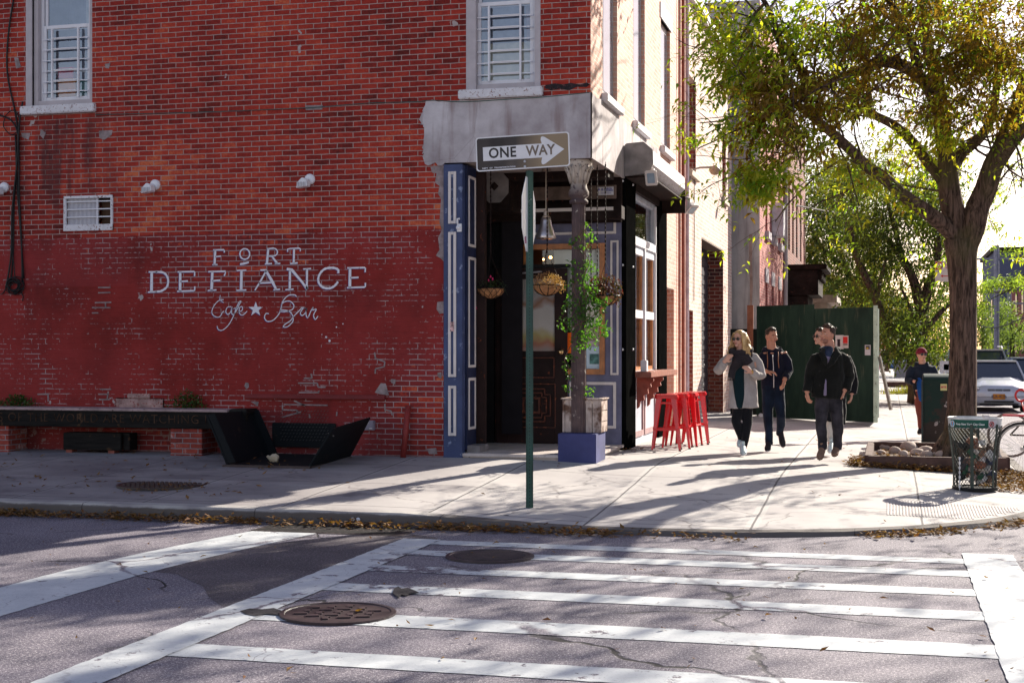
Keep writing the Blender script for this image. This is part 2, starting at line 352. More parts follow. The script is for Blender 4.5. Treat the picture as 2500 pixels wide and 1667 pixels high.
worn = s.ma('ADD', s.noise(5, 6., rough=.72), s.ma('MULTIPLY', s.ma('MULTIPLY', s.map(s.ma('ABSOLUTE', s.ma('ADD', x, 3.3)), .9, .2), s.map(s.ma('ABSOLUTE', s.ma('SUBTRACT', y, 10.4)), 1.5, .5)), .13))
wf = s.map(worn, .605, .635); pc = s.ramp(s.noise(3, 7., rough=.7), [(.3, (.46, .48, .50)), (.7, (.64, .65, .65))]); pc = s.mix(s.map(g, .44, .36, 0., .5), pc, (.25, .24, .26))
pc = s.mix(s.map(s.noise(22, 4., vec=s.scale(s.pos, (1, 3, 1))), .66, .69), pc, (.3, .29, .31))
c = s.mix(s.ma('MAXIMUM', wf, s.ma('MAXIMUM', ck, ck2)), pc, c); s.col(c); s.bump(s.ma('ADD', s.ma('MULTIPLY', g, .5), s.ma('MULTIPLY', wf, -1.)), .4, .004); M['paint'] = s.m
mb = MB(); mb.quad((-400, -60, 0), (400, -60, 0), (400, 1200, 0), (-400, 1200, 0)); tag(mb.build('road', M['asphalt']), kind='structure')
s = S('concrete pavement', .85, .25); x, y, z = s.sep()
def grid(s, q, per, ph, wd):
    m = s.ma('ABSOLUTE', s.ma('SUBTRACT', s.ma('FRACT', s.ma('MULTIPLY', s.ma('ADD', q, ph), 1/per)), .5)); return s.map(m, .5-wd/per, .5-wd*.5/per, 0., 1.)
wx = s.ma('ADD', x, s.ma('MULTIPLY', s.noise(2., 2.), .02)); wy = s.ma('ADD', y, s.ma('MULTIPLY', s.noise(2., 2.), .02))
gj = s.ma('MAXIMUM', grid(s, wx, 1.524, 8.07+.762, .014), grid(s, wy, 1.55, .76, .012)); bj = s.map(s.ma('ABSOLUTE', s.ma('SUBTRACT', s.ma('FRACT', s.ma('MULTIPLY', s.ma('ADD', wx, 8.07+.762), 1/1.524)), .5)), .46, .462, 0., .35)
slab = s.n('ShaderNodeTexWhiteNoise', {0: s.xyz(s.ma('FLOOR', s.ma('MULTIPLY', s.ma('ADD', x, 8.07), 1/1.524)), s.ma('FLOOR', s.ma('MULTIPLY', s.ma('ADD', y, .0), 1/1.55)), 0.)}, noise_dimensions='3D').outputs[0]
c = s.ramp(s.noise(.9, 7., rough=.6), [(.3, (.37, .335, .33)), (.7, (.54, .50, .475))]); c = s.mix(s.ma('MULTIPLY', slab, .22), c, (.28, .26, .27))
c = s.mix(s.ma('MULTIPLY', s.map(s.noise(1.7, 6., vec=s.add(s.pos, (4, 4, 0)), rough=.65), .56, .68), .65), c, (.13, .115, .13))
c = s.mix(s.map(s.noise(9, 5., rough=.7), .67, .71), c, (.10, .09, .10)); gm = s.n('ShaderNodeTexVoronoi', {'Scale': 2.6, 'Vector': s.pos, 'Randomness': 1.}, feature='F1').outputs[0]; c = s.mix(s.ma('MULTIPLY', s.map(gm, .075, .06), s.map(s.noise(1.2, 2.), .44, .5)), c, (.11, .10, .105)); c = s.mix(s.map(s.voro(.33, s.add(s.pos, s.scale(s.n('ShaderNodeTexNoise', {'Scale': 1.5, 'Detail': 5., 'Vector': s.pos}).outputs[1], (.9, .9, 0)))), .0, .006, .6, 0.), c, (.12, .10, .10)); c = s.mix(bj, c, (.56, .53, .5)); c = s.mix(s.ma('MULTIPLY', gj, .8), c, (.06, .05, .055))
left_shade = s.ma('MULTIPLY', s.map(x, -4.4, -6.5), s.map(s.noise(.8, 6., vec=s.scale(s.pos, (1, 2.2, 1)), rough=.65), .32, .62, .45, 1.)); c = s.mix(s.ma('MULTIPLY', left_shade, .72), c, (.11, .088, .10))  # building shade on the left pavement deepened in its colour
s.col(c); s.bump(s.ma('SUBTRACT', s.ma('MULTIPLY', s.noise(120, 4.), .5), gj), .5, .006); M['pave'] = s.m
def curb_path():
    pts = [(-60+i*1.0, 12.8) for i in range(54)]+[(-6+i*.25, 12.8) for i in range(16)]
    for i in range(25):
        a = -math.pi/2+math.pi/2*i/24; pts.append((CC[0]+CC[2]*math.cos(a), CC[1]+CC[2]*math.sin(a)))
    pts += [(1.8, 16.7+i*.5) for i in range(1, 20)]+[(1.8, 27+i*4.) for i in range(33)]
    return [Vector((*p, 0)) for p in pts]
cpth = curb_path(); mb = MB(); KW = .16; rows = []
for i, p in enumerate(cpth):
    d = (cpth[min(i+1, len(cpth)-1)]-cpth[max(i-1, 0)]).normalized(); nrm = Vector((-d.y, d.x, 0)); q = p+nrm*KW
    h = gz(p.x, p.y)+.002; jx = math.sin(i*1.7)*.004
    rows.append([p+Vector((0, 0, -.05)), p+nrm*.004+Vector((0, 0, h-.035+jx)), p+nrm*.03+Vector((0, 0, h+jx)), q+Vector((0, 0, gz(q.x, q.y)+.004)), q+Vector((0, 0, -.02))])
n0 = 5; mb.add([v for r in rows for v in r], [(i*n0+j, (i+1)*n0+j, (i+1)*n0+j+1, i*n0+j+1) for i in range(len(rows)-1) for j in range(n0-1)])
s = S('kerb stone', .85, .25); x, y, z = s.sep(); c = s.ramp(s.noise(2.5, 6.), [(.3, (.28, .25, .25)), (.7, (.46, .43, .40))])
vf = s.map(s.ma('ADD', z, s.ma('MULTIPLY', s.noise(3, 5., rough=.65), .06)), .150, .135); c = s.mix(s.ma('MULTIPLY', vf, .85), c, (.075, .06, .055)); c = s.mix(s.ma('MULTIPLY', grid(s, x, 1.9, .3, .007), .7), c, (.03, .025, .025))
s.col(c); s.bump(s.noise(40, 5.), .5, .008); M['kerb'] = s.m
tag(mb.build('kerb', M['kerb'], smooth=False, fix=True), kind='structure')
xs = [-60+i*2 for i in range(22)]+[-16+i*.5 for i in range(28)]+[-2.1+3.9*math.sin(i/24*math.pi/2) for i in range(25)]
xs = sorted(set(round(x_, 4) for x_ in xs)); NY = 70; mb = MB(); vs = []
for x_ in xs:
    y0 = 12.8 if x_ <= CC[0] else CC[1]-math.sqrt(max(0, CC[2]**2-(x_-CC[0])**2))
    xi = x_
    if x_ > CC[0]:
        vx = Vector((x_-CC[0], y0-CC[1], 0)).normalized(); xi = x_-vx.x*KW; y0 -= vx.y*KW
    else: y0 += KW
    for j in range(NY):
        f = j/(NY-1); y_ = y0+(145-y0)*(f**2.2); vs.append((xi, y_, gz(xi, y_)))
fs = [(i*NY+j, (i+1)*NY+j, (i+1)*NY+j+1, i*NY+j+1) for i in range(len(xs)-1) for j in range(NY-1)]
HX0, HX1, HY0, HY1 = -8.85, -6.62, 15.95, 17.15
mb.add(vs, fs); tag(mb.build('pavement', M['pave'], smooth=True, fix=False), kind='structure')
# road markings, thin sheets with slightly ragged edges
def strip(mb, x0, x1, y0, y1, z=.004, step=.06, amp=.005):
    r_ = random.Random(int(x0*100+y0*37))
    if x1-x0 > y1-y0:
        n = max(2, int((x1-x0)/step)); a = [(x0+(x1-x0)*i/n, y0+r_.uniform(-amp, amp)) for i in range(n+1)]; b = [(x0+(x1-x0)*i/n, y1+r_.uniform(-amp, amp)) for i in range(n+1)]
    else:
        n = max(2, int((y1-y0)/step)); a = [(x0+r_.uniform(-amp, amp), y0+(y1-y0)*i/n) for i in range(n+1)]; b = [(x1+r_.uniform(-amp, amp), y0+(y1-y0)*i/n) for i in range(n+1)]
    vs = [(*p, z) for p in a]+[(*p, z) for p in b]; mb.add(vs, [(i, i+1, n+2+i, n+1+i) for i in range(n)])
mb = MB()
strip(mb, -6.08, -5.42, 3, 12.15); mb.v = [Vector((v.x+.36*(max(0, v.y-9.3)/2.85)**1.6, v.y, v.z)) for v in mb.v]; strip(mb, -4.18, -3.83, 3, 12.0, .008); strip(mb, .58, .98, 3, 12.3, .008)
bars = [(11.72, 11.98), (11.06, 11.35), (10.2, 10.48), (9.29, 9.6), (8.16, 8.53), (7.07, 7.4), (6.1, 6.4), (5.1, 5.4)]
for k, (a, b) in enumerate(bars):
    strip(mb, -3.84, .59, a, b)
tag(mb.build('crosswalk_markings', M['paint'], fix=False), kind='structure')
mb = MB(); pp = [onZ(u, v, .002) for u, v in [(365, 1394), (430, 1400), (495, 1430), (512, 1460), (545, 1480), (575, 1478), (640, 1452), (800, 1402), (950, 1352), (1070, 1312), (1000, 1302), (860, 1305), (700, 1322), (560, 1345), (420, 1378)]]
mb.add(pp, [tuple(range(len(pp)))]); tag(mb.build('asphalt_patch', M['patch']), kind='structure')
mb = MB(); pp = [onZ(u, v, .0115) for u, v in [(586, 1490), (610, 1484), (640, 1486), (668, 1483), (690, 1490), (684, 1500), (650, 1497), (625, 1503), (598, 1498)]]; mb.add(pp, [tuple(range(len(pp)))])
pp = [onZ(u, v, .0115) for u, v in [(962, 1436), (972, 1430), (980, 1436), (996, 1434), (1012, 1440), (1024, 1446), (1004, 1447), (992, 1453), (980, 1450), (974, 1459), (966, 1452), (958, 1446)]]; mb.add(pp, [tuple(range(len(pp)))])
tag(mb.build('asphalt_pothole', plain('broken asphalt', (.03, .025, .03), .9, var=.6, sc_=30, bump=1.)), kind='structure')
# ================================================================ corner building
BL = (-7.7, 17.18, .3)
B1 = thing('corner_building', BL, 'red brick corner building with a painted cafe name on its long wall', 'building')
ZT = 8.7; WZ0, WZ1 = 4.96, 7.05
H1 = (-11.36, -10.44, 5.02, WZ1); H2 = (-5.14, -4.21, 4.95, WZ1); HV = (-10.87, -10.12, 3.30, 3.775); HA = (-5.19, XF, .2, 4.05)
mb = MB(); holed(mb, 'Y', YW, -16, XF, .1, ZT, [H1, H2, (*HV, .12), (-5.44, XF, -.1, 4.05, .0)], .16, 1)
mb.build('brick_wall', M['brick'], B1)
W3 = [(17.93, 18.95, 4.97, 7.03), (20.2, 21.2, 4.97, 7.03), (22.75, 23.75, 4.97, 7.03)]
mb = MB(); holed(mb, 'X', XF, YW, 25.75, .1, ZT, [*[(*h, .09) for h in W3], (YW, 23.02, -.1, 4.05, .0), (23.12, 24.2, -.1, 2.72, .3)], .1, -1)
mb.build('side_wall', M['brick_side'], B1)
mb = MB(); mb.box(-16, XF-.3, YW+.3, 25.7, ZT-.4, ZT-.3); mb.build('roof', M['tarroof'], B1)
mb = MB(); mb.box(-16, XF+.12, YW-.15, YW-.003, ZT, ZT+.35).box(XF+.003, XF+.2, YW-.15, 25.75, ZT, ZT+.35).box(-16, XF+.003, YW-.003, YW+.3, ZT, ZT+.35).box(XF-.25, XF+.003, YW+.3, 25.75, ZT, ZT+.35); mb.build('cornice', M['white_old'], B1)
mb = MB(); mb.box(-16.1, -16, YW, 25.7, 0, ZT).box(-16, XF-.35, 25.65, 25.75, 0, ZT); mb.build('rear_wall', M['brick_side'], B1)
# stucco beam over the corner entrance (wraps the corner)
def ragged(pts, amp, seed, step=.12):
    r_ = random.Random(seed); out = []
    for i, p in enumerate(pts):
        q = pts[(i+1) % len(pts)]; p = Vector(p); q = Vector(q); n = max(1, int((q-p).length/step))
        for k in range(n): out.append(p.lerp(q, k/n)+Vector((r_.uniform(-amp, amp), r_.uniform(-amp, amp), 0))*(1 if k else .4))
    return out
sp = [(XF+.018, 4.853), (-4.2, 4.83), (-5.1, 4.82), (-5.68, 4.84), (-5.77, 4.6), (-5.70, 4.5), (-5.73, 4.25), (-5.69, 4.04), (-5.44, 4.03), (-5.43, 4.045), (XF+.018, 4.045)]
rg = []; r_ = random.Random(3)
for i, p in enumerate(sp):
    q = sp[(i+1) % len(sp)]; n = 7 if 2 <= i <= 7 else 1
    for k in range(n):
        f = k/n; a = .02 if (k and n > 1) else 0; rg.append((p[0]+(q[0]-p[0])*f+r_.uniform(-a, a), p[1]+(q[1]-p[1])*f+r_.uniform(-a, a)))
mb = MB(); mb.prism([(x_, YW-.018, z_) for x_, z_ in rg], (0, .016, 0))
rg2 = [(YW-.018, 4.045), (YW-.018, 4.853)]+[(YW+.3*i, 4.85+r_.uniform(-.03, .02)) for i in range(1, 19)]+[(22.6, 4.045)]
mb.prism([(XF+.018, y_, z_) for y_, z_ in rg2], (-.016, 0, 0)); mb.build('stucco_beam', M['stucco'], B1)
def smear(pts, nm='mortar_smear'):
    pass
# mortar run down the edge of the brickwork next to the shutter
grm = plain('grey mortar', (.27, .215, .215), .9, var=.35, sc_=14, bump=.8)
mb = MB(); L = [(-5.445, 4.02), (-5.62, 4.0), (-5.60, 3.93), (-5.54, 3.92), (-5.56, 3.8), (-5.5, 3.76), (-5.52, 3.66), (-5.48, 3.6), (-5.5, 3.3), (-5.47, 3.2), (-5.52, 3.1), (-5.5, 2.95), (-5.55, 2.88), (-5.48, 2.84), (-5.445, 2.8)]
mb.prism([(x_, YW-.006, z_) for x_, z_ in L], (0, .005, 0)); mb.build('mortar_patch', grm, B1); mb = MB(); mb.prism([(x_, YW-.006, z_) for x_, z_ in [(-5.445, 2.3), (-5.53, 2.29), (-5.54, 2.2), (-5.5, 2.14), (-5.445, 2.15)]], (0, .005, 0)); mb.build('mortar_patch', grm, B1); mb = MB()
def wl(pts, wd=.018):   # mortar repair lines on the wall, given as points read from the photo
    pts = [onY(u, v) for u, v in pts]
    for a, b in zip(pts, pts[1:]):
        a = Vector((a.x, YW-.004, a.z)); b = Vector((b.x, YW-.004, b.z)); mb.beam(a, b, .006, wd, (1, 0, 0) if abs(a.x-b.x) < abs(a.z-b.z) else (0, 0, 1))
for q in [[(915, 860), (917, 875), (940, 883), (938, 895), (917, 900), (916, 912)], [(760, 912), (762, 923), (742, 923)], [(728, 935), (775, 935), (777, 945), (795, 945)], [(777, 955), (780, 958), (730, 958)], [(690, 988), (690, 1000), (725, 1001), (728, 1010)], [(693, 987), (800, 989)], [(718, 978), (745, 990)], [(735, 1005), (690, 1018)], [(823, 1005), (822, 1015)], [(755, 1010), (757, 1020)], [(940, 985), (940, 1000), (955, 1003), (958, 1013)],
          [(245, 950), (272, 950)], [(265, 955), (262, 975)], [(240, 962), (265, 962)], [(242, 975), (268, 975)], [(240, 702), (270, 702)], [(240, 715), (270, 714)], [(232, 739), (272, 738)], [(225, 751), (270, 751)], [(225, 764), (240, 764)], [(258, 740), (258, 750)], [(92, 962), (118, 962)], [(118, 962), (118, 980)]]: mb = MB(); wl(q); mb.build('mortar_repair', grm, B1)
for pts_ in [[(600, 933), (607, 935), (608, 945), (602, 950), (597, 942)], [(930, 935), (942, 936), (950, 965), (928, 962), (915, 958)], [(955, 925), (966, 926), (965, 938), (955, 934)], [(1068, 910), (1078, 908), (1078, 925), (1070, 920)], [(1042, 1095), (1065, 1093), (1068, 1108), (1048, 1108)], [(612, 980), (632, 980), (630, 992), (620, 985)], [(100, 315), (112, 325), (106, 340), (98, 330)], [(242, 320), (275, 318), (273, 330), (255, 342), (243, 338)], [(52, 325), (75, 325), (70, 342), (54, 335)], [(35, 140), (45, 142), (52, 165), (40, 168)], [(256, 157), (270, 155), (266, 168), (258, 167)], [(745, 258), (788, 257), (787, 268), (747, 270)]]:
    mb = MB(); mb.prism([Vector((p.x, YW-.006, p.z)) for p in (onY(u, v) for u, v in pts_)], (0, .005, 0)); mb.build('mortar_patch', grm, B1)
mb = MB(); rg3 = [(-4.12, 4.97), (-4.0, 4.985), (-3.9, 4.965), (-3.8, 4.98), (-3.68, 4.955), (-3.6, 4.975), (-3.56, 4.95), (-3.6, 4.92), (-3.72, 4.93), (-3.82, 4.89), (-3.95, 4.915), (-4.05, 4.90), (-4.13, 4.93)]
mb.prism([(x_, YW-.005, z_) for x_, z_ in rg3], (0, .004, 0)); mb.build('scorched_joint', plain('scorched mortar', (.02, .015, .018), .8, var=.6, sc_=14, bump=.8, dirt=((.16, .05, .05), .58)), B1)
# ledge, little patch niche and seams
mb = MB(); a = onY(602, 968); b = onY(943, 971); mb.box(a.x, b.x, YW-.05, YW+.01, a.z-.02, a.z+.035); mb.build('ledge', M['maroon'], B1, bevel=.006)
mb = MB(); a = onY(283, 965); mb.box(a.x, a.x+.72, YW-.02, YW, .75, 1.04).box(a.x+.18, a.x+.52, YW-.026, YW, 1.035, 1.10); mb.build('patched_niche', plain('pink grey render', (.34, .22, .20), .9, var=.4, sc_=9, dirt=((.22, .05, .04), .56)), B1, bevel=.01)
# painted lettering
pm = S('white wall paint', .8, .2); pm.col(pm.mix(pm.map(pm.noise(30, 5., rough=.7), .64, .68), (.74, .72, .78), (.30, .08, .10))); pm = pm.m
pmb = plain('blue letter shadow', (.07, .05, .20), .8)
def L2(u, v): q = onY(320+u/3.7333, 560+v/3.7333); return Vector((q.x, YW-.004, q.z))
def stroke(mb, pts, w0, dy=0.):
    """flat brush stroke along image-crop points; w0 in crop pixels"""
    w_ = w0/3.7333*18.6/FPX
    P_ = [L2(*p) for p in pts]; n = len(P_); L_, R_ = [], []
    for i, p in enumerate(P_):
        d = P_[min(i+1, n-1)]-P_[max(i-1, 0)]; d.normalize(); nn = Vector((-d.z, 0, d.x)); ww = w_*(.5+.08*math.sin(i*2.3))
        L_.append(p+nn*ww+Vector((0, dy, 0))); R_.append(p-nn*ww+Vector((0, dy, 0)))
    mb.add(L_+R_, [(i, i+1, n+i+1, n+i) for i in range(n-1)])
def arc(cx, cy, rx, ry, a0, a1, n=14): return [(cx+rx*math.cos(R(a0+(a1-a0)*i/n)), cy+ry*math.sin(R(a0+(a1-a0)*i/n))) for i in range(n+1)]
def cr(pts, k=5):   # smooth curve through points
    out = []; q = [pts[0]]+list(pts)+[pts[-1]]
    for i in range(1, len(q)-2):
        for j in range(k):
            t = j/k; p0, p1, p2, p3 = q[i-1:i+3]
            out.append(tuple(.5*(2*b+(c-a)*t+(2*a-5*b+4*c-d)*t*t+(3*b-a-3*c+d)*t**3) for a, b, c, d in zip(p0, p1, p2, p3)))
    return out+[pts[-1]]
ST = []
def Fl(x0, y0, x1, y1, mid): ST.extend([([(x0+20, y0), (x0+12, y1)], 20), ([(x0-8, y1), (x0+40, y1-1)], 11), ([(x0, y0), (x1-6, y0-1), (x1, y0+4), (x1, y0+24)], 13), ([(x0+18, mid), (x1-30, mid-6)], 11)])
Fl(750, 188, 852, 322, 250)
ST += [(arc(1038, 225, 45, 48, 0, 360, 24), 13), ([(995, 318), (1030, 312), (1075, 300)], 18), ([(1252, 178), (1240, 310)], 20), ([(1222, 316), (1285, 312)], 12), ([(1240, 178), (1300, 172)]+arc(1298, 208, 38, 35, -80, 80, 8)+[(1250, 246)], 12), ([(1285, 246), (1335, 312)], 17), ([(1315, 314), (1362, 310)], 12),
       ([(1430, 205), (1428, 182), (1450, 175), (1530, 172), (1545, 178), (1543, 200)], 12), ([(1487, 175), (1484, 308)], 18), ([(1452, 312), (1520, 306)], 13)]
ST += [([(190, 392), (188, 568)], 26), ([(162, 388), (240, 388)], 14), ([(155, 572), (235, 568)], 14), (cr([(225, 388), (300, 396), (338, 450), (330, 520), (280, 560), (225, 568)]), 20)]
def El(x, y0, y1, wd, mid): ST.extend([([(x, y0), (x-2, y1)], 24), ([(x-25, y0), (x+wd-8, y0-3), (x+wd, y0), (x+wd-2, y0+38)], 14), ([(x-28, y1), (x+wd-10, y1-6), (x+wd, y1-10), (x+wd, y1-45)], 14), ([(x, mid), (x+wd-62, mid-4)], 14)])
El(450, 388, 565, 132, 475)
ST += [([(742, 388), (735, 558)], 24), ([(705, 386), (862, 382), (862, 396), (850, 425)], 14), ([(740, 470), (815, 464)], 14), ([(700, 558), (780, 552)], 12), ([(1008, 378), (1005, 552)], 24), ([(965, 376), (1052, 372)], 12), ([(962, 556), (1052, 552)], 12)]
ST += [([(1235, 375), (1180, 475), (1130, 555)], 15), ([(1228, 372), (1285, 470), (1325, 548)], 24), ([(1180, 372), (1235, 370)], 14), ([(1165, 490), (1278, 485)], 14), ([(1300, 552), (1360, 545)], 12),
       ([(1450, 372), (1448, 545)], 20), ([(1420, 362), (1465, 368), (1560, 480), (1608, 545)], 24), ([(1606, 360), (1603, 545)], 18), ([(1408, 550), (1482, 545)], 12), ([(1570, 362), (1642, 358)], 12)]
ST += [(cr([(1890, 400), (1885, 365), (1830, 350), (1760, 365), (1715, 420), (1710, 480), (1745, 525), (1800, 538), (1850, 520), (1888, 478)]), 20)]; El(1997, 352, 532, 140, 442)
ST += [(cr([(815, 600), (812, 640), (845, 668)]), 6), (cr([(845, 640), (800, 650), (755, 700), (738, 760), (770, 795), (810, 795), (835, 755), (850, 745)]), 8), (cr([(915, 705), (880, 710), (865, 750), (885, 775), (910, 750), (922, 705), (918, 760), (935, 775), (965, 735), (985, 690), (1003, 655), (985, 665), (960, 720), (930, 800), (890, 870), (840, 915), (800, 915), (785, 880)]), 8), ([(935, 722), (985, 712)], 7), (cr([(985, 752), (1015, 735), (1015, 705), (990, 715), (990, 765), (1020, 780), (1060, 745)]), 8)]
ST += [(cr([(1508, 615), (1495, 598), (1440, 600), (1395, 640), (1370, 690)]), 9), (cr([(1372, 688), (1400, 660), (1450, 655), (1485, 690), (1470, 730), (1400, 750), (1360, 745), (1372, 735), (1440, 745), (1475, 790), (1455, 830), (1405, 865), (1390, 888), (1430, 885), (1475, 840), (1478, 790)]), 9), (cr([(1375, 685), (1355, 760), (1300, 825), (1245, 838), (1218, 805), (1230, 768), (1258, 768)]), 9),
       (cr([(1475, 800), (1530, 745), (1560, 715), (1592, 715), (1570, 720), (1545, 760), (1560, 785), (1590, 760), (1602, 715), (1595, 770), (1612, 805), (1640, 745), (1662, 710), (1655, 735), (1690, 728), (1665, 780), (1680, 820), (1705, 790)]), 9)]
mbs, mbl = MB(), MB()
for pts_, w_ in ST:
    stroke(mbs, [(a-5, b+5) for a, b in pts_], w_, .0015); stroke(mbl, pts_, w_, -.001)
star = [(1138+(70 if i % 2 == 0 else 27)*math.sin(R(36*i)), 728-(70 if i % 2 == 0 else 27)*math.cos(R(36*i))) for i in range(10)]
mbl.add([L2(*p)-Vector((0, .001, 0)) for p in star]+[L2(1138, 728)-Vector((0, .001, 0))], [(i, (i+1) % 10, 10) for i in range(10)])
mbs.add([L2(p[0]-6, p[1]+7)+Vector((0, .0015, 0)) for p in star]+[L2(1132, 735)+Vector((0, .0015, 0))], [(i, (i+1) % 10, 10) for i in range(10)])
for u, v, r_ in [(1780, 980, 10), (1810, 1015, 11), (1873, 890, 7), (1932, 860, 6), (1740, 958, 5)]: mbl.add([L2(u+r_*math.cos(a), v+r_*math.sin(a)) for a in [i*.9 for i in range(7)]], [tuple(range(7))])
mbs.build('lettering_shadow', pmb, B1, fix=False); mbl.build('painted_lettering', pm, B1, fix=False)
# windows with frames, sashes, guards and sills
inwall = plain('room wall', (.30, .33, .42), .9, bump=0)
def upper_window(h, parent, seed, curt, lower):
    x0, x1, z0, z1 = h; f = MB(); y = YW+.10
    f.box(x0, x0+.07, YW+.03, y+.06, z0, z1).box(x1-.06, x1, YW+.03, y+.06, z0, z1).box(x0, x1, YW+.035, y+.06, z0, z0+.075).box(x0, x1, YW+.03, y+.06, z1-.07, z1)
    wf = f.build('window', M['frame_grey'], parent, bevel=.004)
    s_ = MB(); zm = z0+1.08; a, b = x0+.11, x1-.09
    for q0, q1, dy in ((z0+.075, zm+.04, .0), (zm-.02, z1-.07, .035)):
        s_.box(a, a+.045, y+dy, y+dy+.03, q0, q1).box(b-.045, b, y+dy, y+dy+.03, q0, q1).box(a+.045, b-.045, y+dy, y+dy+.03, q0, q0+.055).box(a+.045, b-.045, y+dy, y+dy+.03, q1-.05, q1)
    s_.box(x0+.07, a, y, y+.03, z0+.075, z1-.07).box(b, x1-.06, y, y+.03, z0+.075, z1-.07)
    s_.build('sash', M['white'], wf, bevel=.004)
    g = MB(); g.quad((a+.04, y+.017, z0+.12), (b-.04, y+.017, z0+.12), (b-.04, y+.017, zm), (a+.04, y+.017, zm)); g.quad((a+.04, y+.052, zm), (b-.04, y+.052, zm), (b-.04, y+.052, z1-.1), (a+.04, y+.052, z1-.1)); g.build('pane', M['glass'], wf)
    k = MB(); yb = YW+.055; W_ = b-a
    for i in range(6): zz = z0+.19+i*.145; k.box(a+.0, b-.0, yb, yb+.012, zz, zz+.012).box(a+W_*.22, a+W_*.78, yb-.008, yb+.004, zz+.013, zz+.024)
    for q in (.21, .77): k.box(a+W_*q, a+W_*q+.022, yb-.016, yb+.016, z0+.11, z0+1.06)
    k.build('window_guard', M['white'], wf)
    c_ = MB(); c_.box(a-.1, b+.1, YW+.9, YW+.92, z0-.2, z1+.2).box(a-.12, a-.1, YW+.2, YW+.9, z0-.2, z1+.2).box(b+.1, b+.12, YW+.2, YW+.9, z0-.2, z1+.2).box(a-.1, b+.1, YW+.2, YW+.9, z1+.18, z1+.2).box(a-.1, b+.1, YW+.2, YW+.9, z0-.22, z0-.2); c_.build('room_back', inwall, wf)
    n = 14; c_ = MB(); x_a, x_b = curt; pts_ = [(x_a+(x_b-x_a)*i/n, YW+.24+.02*math.sin(i*2.1)) for i in range(n+1)]
    c_.add([(p[0], p[1], z1-.1) for p in pts_]+[(p[0]+.06*(seed % 2)*(1-i/n), p[1], lower) for i, p in enumerate(pts_)], [(i, i+1, n+2+i, n+1+i) for i in range(n)]); c_.build('curtain', plain('curtain cloth', (.55, .42, .48) if seed else (.6, .62, .6), .9, bump=0), wf, fix=False)
    if seed:
        c_ = MB(); c_.box(a+.05, b-.02, YW+.22, YW+.225, z0+.1, z0+.62); c_.build('cream_reflection', plain('cream reflection', (.62, .56, .42), .8, bump=0), wf)  # cream sheet added behind the pane in place of a reflected facade
    else:
        for nm, c, bx in (('toy_crate', (.75, .22, .02), (.1, .38, .0, .26)), ('toy_box', (.0, .13, .10), (.40, .56, .0, .22)), ('toy_book', (.75, .08, .14), (.1, .34, .27, .42)), ('toy_block', (.7, .5, .02), (.36, .5, -.06, .02))):
            c_ = MB(); c_.box(a+bx[0], a+bx[1], YW+.26+.02*len(nm)/8, YW+.36+.02*len(nm)/8, z0+.16+bx[2], z0+.16+bx[3]); c_.build(nm, plain(nm, c, .6, bump=0), wf, bevel=.008)
        c_ = MB(); c_.box(a, b, YW+.3, YW+.34, z0+.5, z0+.56); c_.build('room_rail', M['white'], wf)
    q = MB(); q.box(x0-.10 if seed else x0-.16, x1+.06, YW-.07, YW+.12, z0-.115, z0); q.build('window_sill', M['white_old'], wf, bevel=.012)
upper_window(H1, B1, 0, (-10.68, -10.5), 6.1); upper_window(H2, B1, 1, (-4.46, -4.3), 5.0)
for bx_ in ((-11.46, -11.36, YW-.012, YW+.1, 5.02, 7.2), (-5.15, -5.02, YW-.006, YW+.14, 4.95, 7.1), (-4.26, -4.185, YW-.006, YW+.14, 4.95, 7.1)): mb = MB(); mb.box(*bx_); mb.build('window_casing', M['frame_grey'], B1, bevel=.004)
for y0, y1, z0, z1 in W3:
    f = MB(); f.box(XF-.09, XF-.055, y0, y1, z0, z1); wf = f.build('window', M['frame_grey'], B1)
    g = MB(); g.quad((XF-.05, y0+.3, z0+.1), (XF-.05, y1-.12, z0+.1), (XF-.05, y1-.12, z1-.1), (XF-.05, y0+.3, z1-.1)); g.build('pane', plain('dark pane', (.05, .06, .09), .08, bump=0, spec=.8), wf)
    q = MB(); q.box(XF-.06, XF+.08, y0-.06, y1+.12, z0-.11, z0); q.build('window_sill', M['white_old'], wf, bevel=.01)
    q = MB(); q.box(XF-.05, XF+.02, y0-.1, y1+.12, z1, z1+.24); q.build('lintel', M['white'], wf)
# wall ventilator with louvres
x0, x1, z0, z1 = HV; f = MB(); f.box(x0, x0+.04, YW-.02, YW+.02, z0, z1).box(x1-.035, x1, YW-.02, YW+.02, z0, z1).box(x0, x1, YW-.022, YW+.02, z1-.035, z1).box(x0, x1, YW-.022, YW+.02, z0, z0+.085)
vt = f.build('wall_ventilator', M['white_old'], B1, bevel=.003); f = MB(); f.box(x0+.04, x0+.5, YW+.03, YW+.05, z0+.08, z1-.03); f.build('louvre_panel', plain('grey vent slats', (.27, .25, .30), .6, var=.1), vt)
f = MB()
for i in range(3): zz = z0+.18+i*.105; f.box(x0+.04, x1-.035, YW-.005, YW+.012, zz, zz+.014)
f.box(x0+.50, x0+.515, YW-.004, YW+.03, z0+.08, z1-.03)
for i in range(22): f.box(x0+.055+i*.02, x0+.062+i*.02, YW+.02, YW+.03, z0+.08, z1-.03)
f.build('vent_bars', M['white'], vt); f = MB(); f.box(x0+.515, x1-.035, YW+.10, YW+.119, z0+.08, z1-.03); f.build('board', plain('brown board', (.07, .035, .02), .7), vt)
